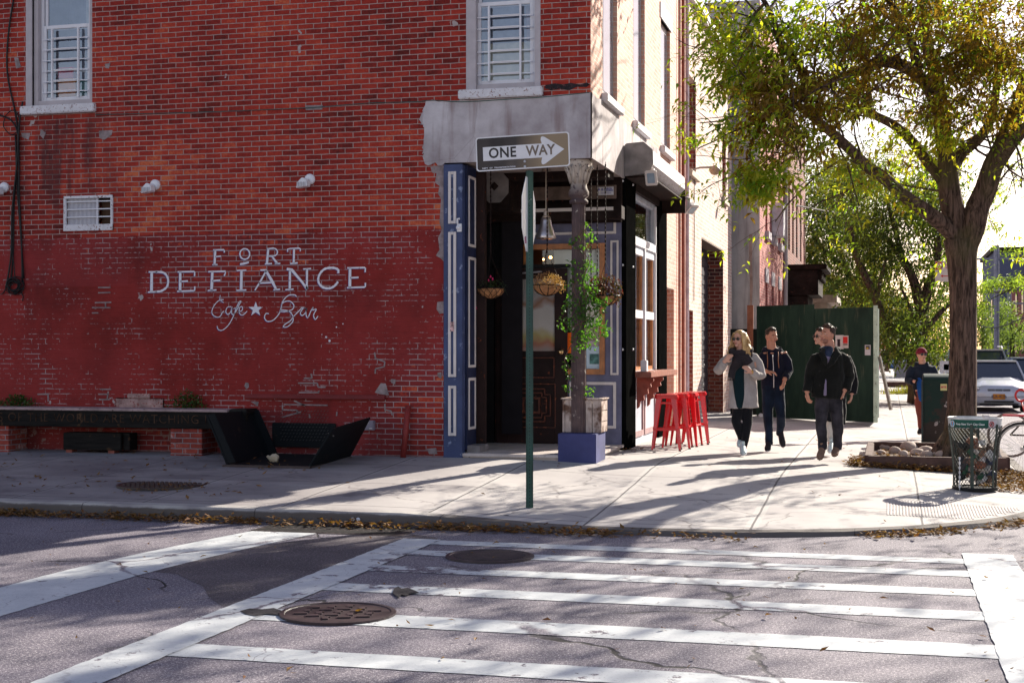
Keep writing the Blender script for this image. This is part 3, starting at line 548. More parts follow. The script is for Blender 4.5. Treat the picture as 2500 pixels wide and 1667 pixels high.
# ---- shopfront around the recessed corner entrance
YB = 19.3; ZS = .385
m_ = MB(); m_.box(-5.44, -5.19, YW-.03, YW+.09, .3, 4.025); sh = m_.build('corner_pilaster', M['blue'], B1, bevel=.006)
m_ = MB()
def framed(mb, x0, x1, y, z0, z1, t=.028, d=.014):
    mb.box(x0, x0+t, y-d, y, z0, z1).box(x1-t, x1, y-d, y, z0, z1).box(x0+t, x1-t, y-d, y, z0, z0+t).box(x0+t, x1-t, y-d, y, z1-t, z1)
zc = [(2.97, 3.94), (1.46, 2.86), (.67, 1.35)]
for a, b in [(onY(1100, v1).z, onY(1100, v0).z) for v0, v1 in ((420, 547), (567, 920), (941, 1063))]: framed(m_, -5.375, -5.27, YW-.03, a, b, .036, .016)
m_.build('trim', M['cream'], sh, bevel=.004)
m_ = MB(); a = onY(1121, 556, YW-.05); m_.box(a.x-.03, a.x+.03, YW-.05, YW-.028, a.z-.05, a.z+.05); m_.tube([(a.x-.02, YW-.06, a.z+.05), (a.x-.02, YW-.06, a.z+.11), (a.x+.01, YW-.06, a.z+.11)], .014, 6); m_.ball((a.x-.01, YW-.06, a.z), .03, 8, 6); m_.build('latch', M['white'], sh)
m_ = MB(); a = onY(1103, 795, YW-.05); m_.box(a.x-.025, a.x+.03, YW-.050, YW-.047, a.z-.07, a.z+.05); m_.build('torn_sticker', plain('torn sticker', (.55, .35, .35), .7, var=.8, sc_=30, bump=0), sh)
m_ = MB(); m_.box(-5.19, -5.165, YW+.09, YW+.50, .42, 4.025); rv = m_.build('reveal_panel', M['blue_dk'], B1)
m_ = MB()
for a, b in ((3.0, 3.9), (1.46, 2.87), (.67, 1.33)):
    X_ = -5.165; m_.box(X_, X_+.014, YW+.14, YW+.175, a, b).box(X_, X_+.014, YW+.415, YW+.45, a, b).box(X_, X_+.014, YW+.175, YW+.415, a, a+.035).box(X_, X_+.014, YW+.175, YW+.415, b-.035, b)
m_.build('trim', M['cream'], rv, bevel=.004)
m_ = MB(); m_.box(-5.2, -5.05, YW+.50, YW+.60, .4, 4.0).box(-5.5, -5.2, YW+.5, YW+.55, .4, 4.0); m_.build('door_post', M['wood_dk'], B1, bevel=.008)
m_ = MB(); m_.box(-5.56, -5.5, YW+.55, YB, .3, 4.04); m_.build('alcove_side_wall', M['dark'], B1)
m_ = MB(); m_.box(-5.5, XF-.02, YW+.02, YB+.1, 4.055, 4.09); m_.build('soffit', plain('beige soffit', (.33, .27, .25), .85, var=.15), B1)
m_ = MB(); m_.box(-5.19, XF+.02, YW-.04, YB+.6, ZS-.04, ZS).box(-5.44, -5.19, YW+.1, YB+.6, ZS-.04, ZS); st_ = m_.build('entrance_step', M['marble'], B1, bevel=.006)
m_ = MB(); m_.box(-5.19, XF-.03, YW-.0, YB+.6, .1, ZS-.04); m_.build('step_riser', M['marble'], st_)
m_ = MB(); m_.box(-5.42, -5.19, YW-.01, YW+.09, .2, .37).box(-5.17, -5.0, YW+.1, YW+.5, ZS, ZS+.09); m_.build('plinth', M['conc_dk'], st_)
# back wall of the recess
def bz(v, t=19.65): return HC+(VH-v)*t/FPX
DX0, DX1 = onY(1213, 900, YB).x, onY(1386, 900, YB).x
WX0, WX1 = onY(1277, 700, YB).x, onY(1478, 700, YB).x
m_ = MB(); m_.box(-5.5, XF-.0, YB-.06, YB+.06, bz(545), bz(428)); m_.box(-5.5, XF+.05, YB-.3, YB-.06, bz(540), bz(508)); hb = m_.build('door_header', M['rustblack'], B1, bevel=.006)
m_ = MB(); m_.box(-4.72, XF-.02, YB-.33, YB-.305, bz(492), bz(460)); m_.build('header_board', plain('worn tan board', (.13, .09, .075), .7, var=.35), hb)
m_ = MB(); m_.box(-5.0, XF-.06, YB-.335, YB-.31, bz(520), bz(512)); m_.build('header_rail', M['cream'], hb)
m_ = MB(); holed(m_, 'Y', YB-.02, -4.98, XF, ZS, bz(520), [(WX0+.05, WX1-.05, bz(912), bz(600), .05), (DX0, DX1, ZS, bz(655), .02)], .05, 1); bw_ = m_.build('shopfront_wall', M['bluegrey'], B1)
m_ = MB(); X0_, X1_ = onY(1300, 600, YB).x, onY(1505, 600, YB).x
framed(m_, X0_, X1_, YB-.02, bz(572), bz(520), .035, .02); framed(m_, onY(1491, 800, YB).x, onY(1511, 800, YB).x, YB-.02, bz(915), bz(588), .028, .016); framed(m_, DX1+.03, X1_, YB-.02, bz(1045), bz(932), .04, .02)
m_.build('trim', M['cream'], bw_, bevel=.004)
m_ = MB(); framed(m_, WX0, WX1, YB-.02, bz(914), bz(594), .075, .04); wn = m_.build('shop_window', M['wood_or'], B1, bevel=.006)
m_ = MB(); m_.quad((WX0, YB, bz(910)), (WX1, YB, bz(910)), (WX1, YB, bz(598)), (WX0, YB, bz(598))); m_.build('pane', M['glass_lo'], wn)
m_ = MB(); m_.box(WX0+.42, WX1-.06, YB+.12, YB+.125, bz(795), bz(608)); m_.build('window_blind', plain('cream blind', (.72, .68, .58), .8, bump=.4, sc_=2), wn)
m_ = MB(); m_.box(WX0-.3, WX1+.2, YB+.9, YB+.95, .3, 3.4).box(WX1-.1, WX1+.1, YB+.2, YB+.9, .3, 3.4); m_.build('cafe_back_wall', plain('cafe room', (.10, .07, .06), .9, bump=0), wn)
m_ = MB(); m_.ball((WX0+.30, YB+.4, bz(622)), .022).ball((WX0+.15, YB+.6, bz(624)), .014); m_.build('lamp_bulb', emis('warm bulb', (1, .35, .08), 14), wn)
for nm, rect, c in (('flyer', (1428, 845, 1465, 900), (.55, .68, .78)), ('flyer', (1380, 812, 1400, 862), (1.0, .16, .01)), ('flyer', (1432, 832, 1466, 846), (.5, .4, .42))):
    u0, v0, u1, v1 = rect; m_ = MB(); a = onY(u0, v1, YB-.045); b = onY(u1, v0, YB-.045); m_.box(a.x, b.x, YB-.012 if nm else 0, YB-.006, a.z, b.z); m_.build(nm, plain('paper', c, .7, var=.05, bump=0), wn)
m_ = MB(); a = onY(1440, 885, YB); m_.box(a.x, a.x+.13, YB-.016, YB-.013, a.z-.02, a.z+.12); m_.build('flyer_picture', plain('flyer print', (.10, .22, .20), .7, var=.6, sc_=20, bump=0), wn)
# entrance door
dzt = bz(655); dm = MB(); yd = YB-.09
dm.box(DX0, DX1, yd, yd+.05, ZS+.01, dzt); dr = dm.build('entrance_door', M['wood_dk'], B1)
def dbox(u0, v0, u1, v1, y0, y1, mb_): a = onY(u0, v1, yd); b = onY(u1, v0, yd); mb_.box(a.x, b.x, y0, y1, a.z, b.z)
q = MB(); u0, v0, u1, v1 = 1240, 680, 1355, 858
for rr in ((1213, 655, 1240, 1082), (1355, 655, 1386, 1082)): dbox(*rr, yd-.03, yd-.001, q)
for rr in ((1240, 655, 1355, 680), (1240, 858, 1355, 872), (1240, 922, 1355, 934), (1240, 1045, 1355, 1082)): dbox(*rr, yd-.028, yd-.001, q)
for c0, c1, d0, d1 in ((1262, 1332, 954, 1024), (1240, 1356, 968, 972), (1295, 1299, 934, 1046)):
    pass
q.build('door_stiles', M['wood_dk'], dr, bevel=.006)
q = MB()
def fr2(u0, v0, u1, v1, t, dp):
    a = onY(u0, v1, yd); b = onY(u1, v0, yd); y_ = yd-.001; q.box(a.x, a.x+t, y_-dp, y_, a.z, b.z).box(b.x-t, b.x, y_-dp, y_, a.z, b.z).box(a.x+t, b.x-t, y_-dp, y_, a.z, a.z+t).box(a.x+t, b.x-t, y_-dp, y_, b.z-t, b.z)
fr2(1240, 872, 1355, 922, .014, .045); fr2(1240, 936, 1358, 1043, .014, .04)
cx_, cz_ = 1298, 989
for (hw, hh, dp, nt) in ((46, 40, .034, 14), (36, 30, .026, 11), (22, 20, .036, 0)):     # stepped cross-shaped mouldings
    if nt:
        pts_ = [(-hw, -hh+nt), (-hw+nt, -hh+nt), (-hw+nt, -hh), (hw-nt, -hh), (hw-nt, -hh+nt), (hw, -hh+nt), (hw, hh-nt), (hw-nt, hh-nt), (hw-nt, hh), (-hw+nt, hh), (-hw+nt, hh-nt), (-hw, hh-nt)]
        W_ = [onY(cx_+a, cz_+b, yd-dp) for a, b in pts_]
        for i in range(12): a, b = W_[i], W_[(i+1) % 12]; q.beam(Vector((a.x, yd-dp, a.z)), Vector((b.x, yd-dp, b.z)), .03, .016, (1, 0, 0) if abs(a.x-b.x) < .01 else (0, 0, 1))
    else: fr2(cx_-hw, cz_-hh, cx_+hw, cz_+hh, .03, dp)
q.build('door_mouldings', plain('worn door edge', (.10, .028, .016), .5, var=.5, spec=.3, dirt=((.34, .09, .035), .56)), dr, bevel=.004)
gs = S('ribbed glass', .25, .6); x, y, z = gs.sep(); rb = gs.ma('SINE', gs.ma('MULTIPLY', x, 480.)); zz = gs.map(z, 1.7, 2.7)
gs.col(gs.mix(gs.map(rb, -.3, .6), gs.ramp(gs.ma('ADD', zz, gs.ma('MULTIPLY_ADD', gs.noise(1.6, 3.), .5, -.25)), [(.0, (.5, .43, .40)), (.12, (.6, .19, .08)), (.2, (.7, .58, .18)), (.3, (.88, .84, .78)), (.55, (.8, .76, .72)), (.62, (.42, .17, .07)), (.68, (.5, .46, .43)), (1., (.34, .31, .3))]), (.06, .05, .06))); gs.bump(rb, .6, .004)  # pale and coloured bands paint reflections into the pane's own colour
q = MB(); a = onY(1242, 857, yd); b = onY(1354, 681, yd); q.box(a.x, b.x, yd-.006, yd-.001, a.z, b.z); q.build('door_pane', gs.m, dr)
q = MB(); c_ = onY(1370, 859, yd); q.ball((c_.x, yd-.075, c_.z), .034).tube([(c_.x, yd-.03, c_.z), (c_.x, yd-.06, c_.z)], .014); q.lathe([(.001, 0), (.04, 0), (.04, .012), (.001, .012)], (0, 0, 0), 14); i0 = len(q.v)-56
q.xf(Matrix.Translation((c_.x, yd-.03, c_.z)) @ Matrix.Rotation(R(90), 4, 'X'), i0); q.build('door_knob', plain('brass', (.75, .5, .25), .25, metal=1., var=.1, bump=0), dr, smooth=True)
q = MB(); c_ = onY(1266, 668, yd); q.box(c_.x-.15, c_.x+.05, yd-.09, yd-.03, c_.z-.03, c_.z+.03).tube([(c_.x+.05, yd-.06, c_.z), (c_.x+.35, yd-.06, c_.z+.02)], .012); q.build('door_closer', plain('grey metal', (.45, .43, .45), .4, metal=.6, bump=0), dr, bevel=.006)
q = MB(); q.box(DX0-.28, DX0-.01, yd-.02, yd+.1, ZS, bz(560)).box(DX0-.05, DX1+.05, yd-.02, yd+.06, dzt+.01, dzt+.06).box(DX0-.28, WX0+.02, yd+.02, yd+.1, dzt+.05, bz(540)); q.build('door_frame', M['black'], dr, bevel=.006)
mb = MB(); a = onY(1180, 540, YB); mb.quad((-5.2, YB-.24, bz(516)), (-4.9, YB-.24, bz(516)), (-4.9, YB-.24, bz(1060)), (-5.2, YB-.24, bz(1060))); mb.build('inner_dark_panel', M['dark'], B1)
# steel posts and the side bay with its counter
P0, P1 = onX(1520, 900).y, onX(1543, 900).y; P2, P3 = onX(1601, 900).y, onX(1621, 900).y
m_ = MB(); m_.box(XF-.12, XF+.05, P0, P1+.02, .1, 4.05).box(XF-.12, XF-.001, P0-.06, P0, .3, 4.05); po = m_.build('steel_post', M['post_black'], B1, bevel=.006); m_ = MB(); m_.box(XF-.1, XF+.05, P2, P3, .1, 4.05); m_.build('steel_post', M['post_black'], B1, bevel=.006)
m_ = MB()
for v in (448, 650, 853): zz = HC+(VH-v)*19.9/FPX; m_.ball((XF+.0, P0-.005, zz), .018, 8, 5).ball((XF+.055, P0+.5, zz), .018, 8, 5)
m_.build('bolt', M['white'], po)
mar = MB(); holed(mar, 'X', XF-.01, P1, P2, .1, 4.05, [(P1+.08, P2-.1, 3.34, 3.88, .06), (P1+.10, P1+1.0, 1.38, 3.16, .06), (P1+1.12, P2-.14, 1.38, 3.16, .06)], .06, -1); bay = mar.build('side_bay', plain('pale blue white paint', (.50, .54, .62), .5, var=.15, dirt=((.3, .22, .22), .66)), B1)
m_ = MB(); m_.quad((XF-.06, P1, 1.3), (XF-.06, P2, 1.3), (XF-.06, P2, 3.95), (XF-.06, P1, 3.95)); m_.build('pane', M['glass'], bay)
m_ = MB(); m_.box(XF-.5, XF-.45, P1-.1, P2+.1, .3, 3.95); m_.build('bay_curtain', plain('pale curtain', (.62, .62, .60), .9, bump=0), bay)
m_ = MB()
for a, b in ((P1+.10, P1+1.0), (P1+1.12, P2-.14)):
    m_.box(XF-.058, XF-.02, a, a+.05, 1.38, 2.2).box(XF-.058, XF-.02, b-.06, b, 1.38, 3.1).box(XF-.058, XF-.02, a, b, 1.38, 1.44)
m_.build('lower_sash', M['wood_or'], bay)
m_ = MB()
for a, b in ((P1+.10, P1+1.0), (P1+1.12, P2-.14)): m_.box(XF-.055, XF-.005, a, b, 2.15, 2.27).box(XF-.055, XF-.004, a, b, 3.08, 3.16)
m_.box(XF-.01, XF+.02, P1, P2, 3.2, 3.32).box(XF-.01, XF+.015, P1+.02, P1+.07, 3.32, 3.93).box(XF-.01, XF+.02, P2-.1, P2-.04, 1.38, 3.93).box(XF-.01, XF+.02, P1+1.02, P1+1.1, 1.38, 3.2)
m_.build('upper_sash', M['white'], bay, bevel=.004)
m_ = MB(); m_.box(XF-.008, XF+.28, P1-.02, P2+.45, 1.29, 1.375); ct = m_.build('window_counter', plain('warm wood counter', (.30, .12, .085), .5, var=.3, sc_=12), bay, bevel=.008)
for yb_ in (P1+.35, P1+1.25):
    prof = [(.0, 0), (.24, 0), (.25, -.05), (.2, -.09), (.215, -.14), (.16, -.16), (.17, -.24), (.10, -.26), (.11, -.33), (.05, -.35), (.04, -.43), (0, -.46)]
    m_ = MB(); m_.prism([(XF+.006+a, yb_, 1.288+b) for a, b in prof], (0, .06, 0)); m_.build('bracket', M['pipe'], ct, bevel=.006)
m_ = MB()
for a, b in ((P1+.05, P1+.95), (P1+1.05, P2-.05)): m_.box(XF-.01, XF+.012, a, a+.06, .42, 1.28).box(XF-.01, XF+.012, b-.06, b, .42, 1.28).box(XF-.01, XF+.012, a+.06, b-.06, .42, .5)
m_.build('panel_trim', plain('pinkish trim', (.36, .24, .25), .6), bay)
m_ = MB(); m_.box(XF-.3, XF-.28, 23.1, 24.25, .2, 2.75); m_.build('side_door', M['maroon'], B1)
m_ = MB(); m_.tube([(XF+.04, 25.05, .2), (XF+.04, 25.05, 8.6)], .032)
m_.build('downpipe', M['pipe'], B1); m_ = MB(); m_.tube([(XF+.03, 24.6, .2), (XF+.03, 24.6, 8.6)], .015); m_.build('cable', M['pipe'], B1); m_ = MB(); m_.tube([(XF+.05, 25.5, .2), (XF+.05, 25.5, 8.6)], .035); m_.build('conduit', plain('lilac grey pipe', (.52, .44, .50), .6), B1)
# roller housing over the side bay
YR = P0-.0; rh_ = MB(); zc_, r0 = 4.30, .225; X0_ = XF+.02
oct_ = [(X0_, 4.50), (X0_+.03, 4.53), (X0_+.27, 4.545), (X0_+.40, 4.43), (X0_+.405, 4.24), (X0_+.37, 4.16), (X0_+.28, 4.10), (X0_, 4.075)]
rh_.prism([(a, YR, b) for a, b in oct_], (0, .02, 0)); rr_ = rh_.build('roller_housing', M['conc_dk'], B1, bevel=.006)
rh_ = MB(); rh_.prism([(a, YR+.022, b) for a, b in [(X0_, 4.50), (X0_+.27, 4.53), (X0_+.39, 4.42), (X0_+.395, 4.235), (X0_+.3, 4.13), (X0_, 4.09)]], (0, P2+.3-YR, 0)); rh_.build('housing_cover', M['white_old'], rr_)
rh_ = MB(); rh_.box(X0_, X0_+.36, YR+.05, P2+.3, 4.06, 4.088).box(XF+.02, XF+.42, P2+.32, P2+.36, 3.86, 4.35).box(XF+.001, XF+.06, P1, P2, 3.95, 4.06); rh_.build('guide_rail', M['rustblack'], rr_, bevel=.005)
# second octagonal end plate inside the recess
c_ = onY(1207, 455, 18.35); m_ = MB(); pr = [(c_.x+.23*math.cos(R(22+45*i))*.9, 18.35, c_.z+.235*math.sin(R(22+45*i))) for i in range(8)]; m_.prism(pr, (0, .03, 0)); ep = m_.build('roller_end_plate', M['conc_dk'], B1, bevel=.006)
m_ = MB(); m_.obox((c_.x, 18.345, c_.z), Vector((.03, 0, .03)), (0, .004, 0), Vector((-.03, 0, .03))).ball((c_.x, 18.34, c_.z), .012, 8, 5); m_.build('bolt', M['rustblack'], ep)
m_ = MB(); m_.box(-5.5, XF-.02, 18.4, 18.8, 3.96, 4.05).box(-5.5, -4.9, 18.42, 19.1, 3.55, 3.98); m_.build('inner_roller', M['rustblack'], B1)
# cast iron column carrying the beam
cc_ = (onY(1413, 700, 17.36).x, 17.36); zb = .66
s = S('peeling column paint', .75, .25); f = s.map(s.noise(11, 6., rough=.7), .60, .64); x, y, z = s.sep(); f = s.ma('MAXIMUM', s.ma('MULTIPLY', f, .8), s.ma('MULTIPLY', s.map(z, 3.6, 3.85), s.map(s.noise(20, 5.), .38, .44)))
s.col(s.mix(f, s.ramp(s.noise(6, 5.), [(.3, (.06, .04, .045)), (.7, (.13, .085, .08))]), (.50, .43, .37))); s.bump(f, .5, .003)
m_ = MB(); n = 32; prof = [(.098, zb), (.098, 1.3), (.094, 2.2), (.088, 3.5)]; vs = []
for r_0, z_ in prof:
    for j in range(n): a = 2*math.pi*j/n; rr = r_0*(1-.07*(j % 2)); vs.append((cc_[0]+rr*math.cos(a), cc_[1]+rr*math.sin(a), z_))
m_.add(vs, [(i*n+j, i*n+(j+1) % n, (i+1)*n+(j+1) % n, (i+1)*n+j) for i in range(len(prof)-1) for j in range(n)])
col_ = m_.build('iron_column', s.m, B1)
m_ = MB(); m_.lathe([(.088, 3.50), (.115, 3.505), (.118, 3.54), (.10, 3.555), (.088, 3.57), (.125, 3.60), (.128, 3.65), (.105, 3.70), (.098, 3.75), (.11, 3.85), (.15, 3.95), (.17, 4.0), (.17, 4.045)], (*cc_, 0), 20)
for j in range(10): a = 2*math.pi*j/10; m_.tube([(cc_[0]+.10*math.cos(a), cc_[1]+.10*math.sin(a), 3.76), (cc_[0]+.13*math.cos(a), cc_[1]+.13*math.sin(a), 3.88), (cc_[0]+.18*math.cos(a), cc_[1]+.18*math.sin(a), 3.97), (cc_[0]+.19*math.cos(a), cc_[1]+.19*math.sin(a), 3.93)], [.02, .024, .018, .006], 6)
m_.build('capital', s.m, col_, smooth=True)
# ================================================================ neighbours
def box_shell(mb, x0, x1, y0, y1, z0, z1): mb.box(x0, x1, y0, y1, z0, z1)
B2 = thing('garage_building', (-5, 29.5, .25), 'pale brick garage building with a tall roller door and slit windows', 'building')
YE2 = onX(1785, 500).y; G0, G1 = onX(1711, 800).y, onX(1764, 800).y
s1_ = onX(1681, 300).y, onX(1697, 300).y; s2_ = onX(1762, 400).y, onX(1770.5, 400).y; d_ = 25.95, onX(1690, 900).y
mb = MB(); X2 = XF+.012; holed(mb, 'X', X2, 25.76, YE2, .1, 8.1, [(*s1_, 5.0, 6.74, .2), (*s2_, 5.05, 6.6, .2), (G0, G1, -.1, 3.89, .34), (*d_, -.1, 2.42, .25)], .2, -1); mb.build('brick_wall', M['brick_pale'], B2)
mb = MB(); mb.box(X2-.338, X2-.3, G1-.004, G1+.1, 0, 1); 
for bx_ in ((X2-.335, X2+.001, G1-.003, G1+.02, .1, 3.885), (X2-.2, X2+.001, s1_[1]-.003, s1_[1]+.02, 5.005, 6.735), (X2-.2, X2+.001, s2_[1]-.003, s2_[1]+.02, 5.055, 6.6), (X2-.25, X2+.001, d_[1]-.003, d_[1]+.02, .1, 2.415)): mb = MB(); mb.box(*bx_); mb.build('brick_jamb', M['brick_jamb'], B2)
mb = MB(); mb.box(X2-.32, X2-.001, G0+.002, G1-.004, 3.86, 3.889); mb.build('lintel', plain('brown lintel', (.16, .11, .09), .8), B2)
mb = MB()
for i in range(38): mb.box(X2-.36, X2-.33-(i % 2)*.012, G0, G1, .1+i*.1, .195+i*.1)
mb.build('roller_door', plain('dark roller slats', (.045, .04, .05), .5), B2)
mb = MB(); mb.box(X2-.24, X2-.2, *s1_, 5, 6.74).box(X2-.24, X2-.2, *s2_, 5.05, 6.6).box(X2-.29, X2-.25, *d_, .1, 2.42); mb.build('window_pane', M['frame_grey'], B2)
mb = MB(); mb.box(X2, X2+.07, s1_[0]-.1, s1_[1]+.15, 4.87, 4.995).box(X2, X2+.07, s2_[0]-.1, s2_[1]+.15, 4.9, 5.045); mb.build('window_sill', plain('buff stone', (.5, .42, .33), .8), B2, bevel=.01)
mb = MB(); mb.box(X2-.3, X2+.09, 25.76, YE2, 8.1, 8.16).box(X2-.32, X2+.11, 25.76, YE2, 8.16, 8.32); mb.build('coping', plain('white coping', (.68, .64, .62), .7), B2)
mb = MB(); mb.box(-16, X2-.31, 25.8, YE2, 7.7, 7.8).box(-16, X2-.4, YE2-.1, YE2, 0, 7.7); mb.build('roof', M['tarroof'], B2)
mb = MB()
for uu in (1672, 1690): y_ = onX(uu, 500).y; mb.tube([(X2+.02, y_, 2.6), (X2+.02, y_+.05, 4.3), (X2+.02, y_, 8.2)], .008, 5)
mb.build('wall_cable', M['rustblack'], B2)
B3 = thing('grey_gable_building', (-6, 36.5, .25), 'tall building with a blank grey stucco side wall above the green hoarding', 'building')
X3 = -2.93; Y3 = 33.75
mb = MB(); mb.box(-14, X3-.004, Y3, Y3+.2, .1, 9.9); mb.build('gable_wall', M['stucco_far'], B3)
mb = MB(); mb.prism([(a.x, Y3-.012, a.z) for a in (onY(u, v, Y3) for u, v in [(1829, 572), (1837, 572), (1836, 640), (1838, 700), (1836, 745), (1831, 745), (1831, 690), (1829, 640)])], (0, .01, 0)); mb.build('stain_strip', plain('old pipe trace', (.34, .24, .21), .9), B3)
mb = MB(); Y4 = 42.2
ws_ = [(35.35, 35.95), (37.3, 38.0), (39.6, 40.4)]
holed(mb, 'X', X3, Y3, Y4, .1, 9.9, [(a, b, z0, z1, .18) for a, b in ws_ for z0, z1 in ((1.2, 3.35), (4.6, 7.1), (8.0, 9.6))], .18, -1); mb.build('brick_front', M['brick_far'], B3)
mb = MB(); mb.box(X3-.24, X3-.18, Y3+.2, Y4, .1, 9.8); mb.build('window_pane', plain('dark pane', (.02, .02, .03), .2, bump=0), B3)
for a, b in ws_:
    for z0 in (1.2, 4.6, 8.0): mb = MB(); mb.box(X3, X3+.1, a-.12, b+.12, z0-.18, z0); mb.build('window_sill', M['frame_grey'], B3); mb = MB(); mb.box(X3, X3+.03, a-.1, b+.1, z0+2.5 if z0 > 4 else 3.35, z0+2.78 if z0 > 4 else 3.7); mb.build('lintel', M['frame_grey'], B3) if z0 < 8 else None
mb = MB(); mb.box(X3+.0, X3+.3, 37.25, 37.95, 4.62, 5.5); mb.build('air_conditioner', plain('pale casing', (.55, .53, .56), .5), B3, bevel=.02)
mb = MB(); mb.tube([(X3+.06, 41.6, .3), (X3+.06, 41.6, 9.8)], .06); mb.build('downpipe', M['frame_grey'], B3); mb = MB(); mb.box(-14, X3-.25, Y3+.2, Y4, 9.7, 9.8).box(-14, X3-.3, Y4-.1, Y4, 0, 9.7); mb.build('roof', M['tarroof'], B3)
B4 = thing('row_house', (-6, 47, .25), 'dark red brick row house with a projecting black cornice over its door', 'building')
mb = MB(); Y5 = 52; X4 = X3+.03
holed(mb, 'X', X4, Y4+.01, Y5, .1, 9.2, [(a, a+.75, z0, z0+2.3, .2) for a in (43.1, 44.9, 46.8, 49., 51.) for z0 in (4.7, 7.8) if z0+2.3 < 9.2 or 1], .2, -1); mb.build('brick_front', M['brick_jamb'], B4)
mb = MB(); mb.box(X4-.26, X4-.2, Y4+.1, Y5, .1, 9.1); mb.build('window_pane', plain('dark pane', (.02, .02, .03), .2, bump=0), B4)
mb = MB(); mb.box(X4, X4+.9, 42.6, 45.6, 3.3, 4.05).box(X4, X4+1.15, 42.5, 45.8, 4.05, 4.2).box(X4, X4+.6, 42.7, 45.5, 2.2, 3.3)
for i in range(7): mb.box(X4+.7, X4+1.0, 42.7+i*.42, 42.85+i*.42, 3.75, 4.04)
mb.build('door_cornice', M['rustblack'], B4, bevel=.02)
mb = MB(); mb.box(X4+.0, X4+1.3, 46.5, 50.5, 3.2, 3.45).box(X4, X4+1.0, 46.7, 50.3, 2.9, 3.2); mb.build('porch_cornice', plain('pale cornice', (.4, .34, .3), .8), B4, bevel=.02)
mb = MB(); mb.box(-14, X4-.3, Y4+.1, Y5, 9.0, 9.1); mb.build('roof', M['tarroof'], B4)
# ================================================================ street sign pole
p0 = onZ(1293, 1248, gz(-3.3, 13.2)); pz = p0.z
SG = thing('street_sign', (p0.x, p0.y, pz), 'green steel post by the kerb with a one way arrow sign and an octagonal sign', 'street sign')
def side(u, v, t=None): return P(u, v, 13.62 if t is None else t)
m_ = MB(); zt = side(1293, 400).z; x0, y0 = p0.x, p0.y; wv = RV; dv = FV
def ch(x, d, wx_, wd_): m_.obox(Vector((x0, y0, (pz+zt)/2))+wv*x+dv*d, wv*wx_/2, dv*wd_/2, (0, 0, (zt-pz)/2))
ch(0, 0, .036, .005); ch(-.018, .014, .004, .032); ch(.018, .014, .004, .032); ch(-.027, .028, .018, .004); ch(.027, .028, .018, .004)
m_.build('post', plain('green post paint', (.010, .065, .05), .42, var=.4, sc_=5, spec=.5, dirt=((.20, .24, .2), .66)), SG)
m_ = MB()
for i in range(90): zz = pz+.06+i*.035; m_.obox(Vector((x0, y0, zz))-dv*.0035, wv*.0045, dv*.001, (0, 0, .0045))
m_.build('post_holes', M['black'], SG)
# one way sign: three slightly proud sheets on an aluminium blank
C4 = [side(1160, 338, 13.62), side(1391, 322, 13.42), side(1392, 405, 13.42), side(1163, 419, 13.62)]
cen = sum(C4, Vector())/4; ex = ((C4[1]-C4[0])+(C4[2]-C4[3])).normalized(); ey = ((C4[0]-C4[3])+(C4[1]-C4[2])).normalized(); en = ex.cross(ey).normalized(); ey = en.cross(ex); HWd, HHt = .455, .163
def rrect(hw, hh, r, n=5):
    o = []
    for cx, cy, a0 in ((hw-r, hh-r, 0), (-hw+r, hh-r, 90), (-hw+r, -hh+r, 180), (hw-r, -hh+r, 270)):
        for i in range(n+1): a = R(a0+90*i/n); o.append((cx+r*math.cos(a), cy+r*math.sin(a)))
    return o
def sheet(mb, pts, off, th): base = [cen+ex*a+ey*b+en*off for a, b in pts]; return mb.prism(base, en*th)
m_ = MB(); sheet(m_, rrect(HWd, HHt, .03), 0, .003); pl_ = m_.build('one_way_sign', plain('sign white', (.74, .73, .74), .4, var=.04, bump=0), SG)
s = S('weathered sign black', .5, .2); f = s.noise(1.6, 3., vec=s.add(s.pos, (0, .3, .1))); x, y, z = s.sep(s.n('ShaderNodeTexCoord').outputs['Generated'])
g_ = s.ma('ADD', s.map(x, .42, .72), s.ma('MULTIPLY_ADD', f, .5, -.25)); s.col(s.mix(g_, s.ramp(f, [(.35, (.035, .030, .030)), (.7, (.12, .10, .09))]), (.30, .225, .145))); sgm = s.m
m_ = MB(); sheet(m_, rrect(HWd-.012, HHt-.012, .022), .0035, .001); m_.build('sign_face', sgm, pl_)
aw = [(-.385, .062), (.185, .062), (.165, .115), (.18, .132), (.20, .128), (.40, .01), (.40, -.004), (.20, -.122), (.18, -.128), (.165, -.112), (.185, -.066), (-.385, -.066)]
aw = [(-.385, .066), (.19, .066), (.18, .105), (.185, .128), (.20, .133), (.218, .127), (.405, 0), (.218, -.127), (.20, -.133), (.185, -.128), (.18, -.105), (.19, -.066), (-.385, -.066)]
m_ = MB(); sheet(m_, aw, .005, .001); m_.build('arrow', plain('arrow white', (.74, .73, .74), .4, var=.06, bump=0), pl_)
tb = plain('sign letter brown', (.035, .03, .03), .4, bump=0); tb2 = plain('faded sign letter', (.17, .13, .10), .4, bump=0)
m_ = MB(); put_text(m_, 'ONE', cen+ex*-.195+en*.0068, ex, ey, .135, bold=.0032, thick=.001, xs=.92, space=1.08); m_.build('lettering', tb, pl_)
m_ = MB(); put_text(m_, 'WAY', cen+ex*.175+en*.0068, ex, ey, .135, bold=.0032, thick=.001, xs=.88, space=1.02); m_.build('lettering', tb2, pl_)
m_ = MB(); put_text(m_, 'DEPT  OF  TRANSPORTATION', cen+ex*-.235+ey*-.136+en*.0052, ex, ey, .017, bold=.0006, thick=.0006, space=1.15, xs=1.25); m_.build('small_print', M['white'], pl_)
m_ = MB()
for b_ in (-.094, -.142): m_.ball(cen+ex*.02+ey*b_+en*.006, .013, 8, 6).ball(cen+ex*.02+ey*b_+en*.014, .006, 6, 5)
m_.build('bolt', plain('zinc', (.6, .62, .65), .35, metal=.7, bump=0), SG)
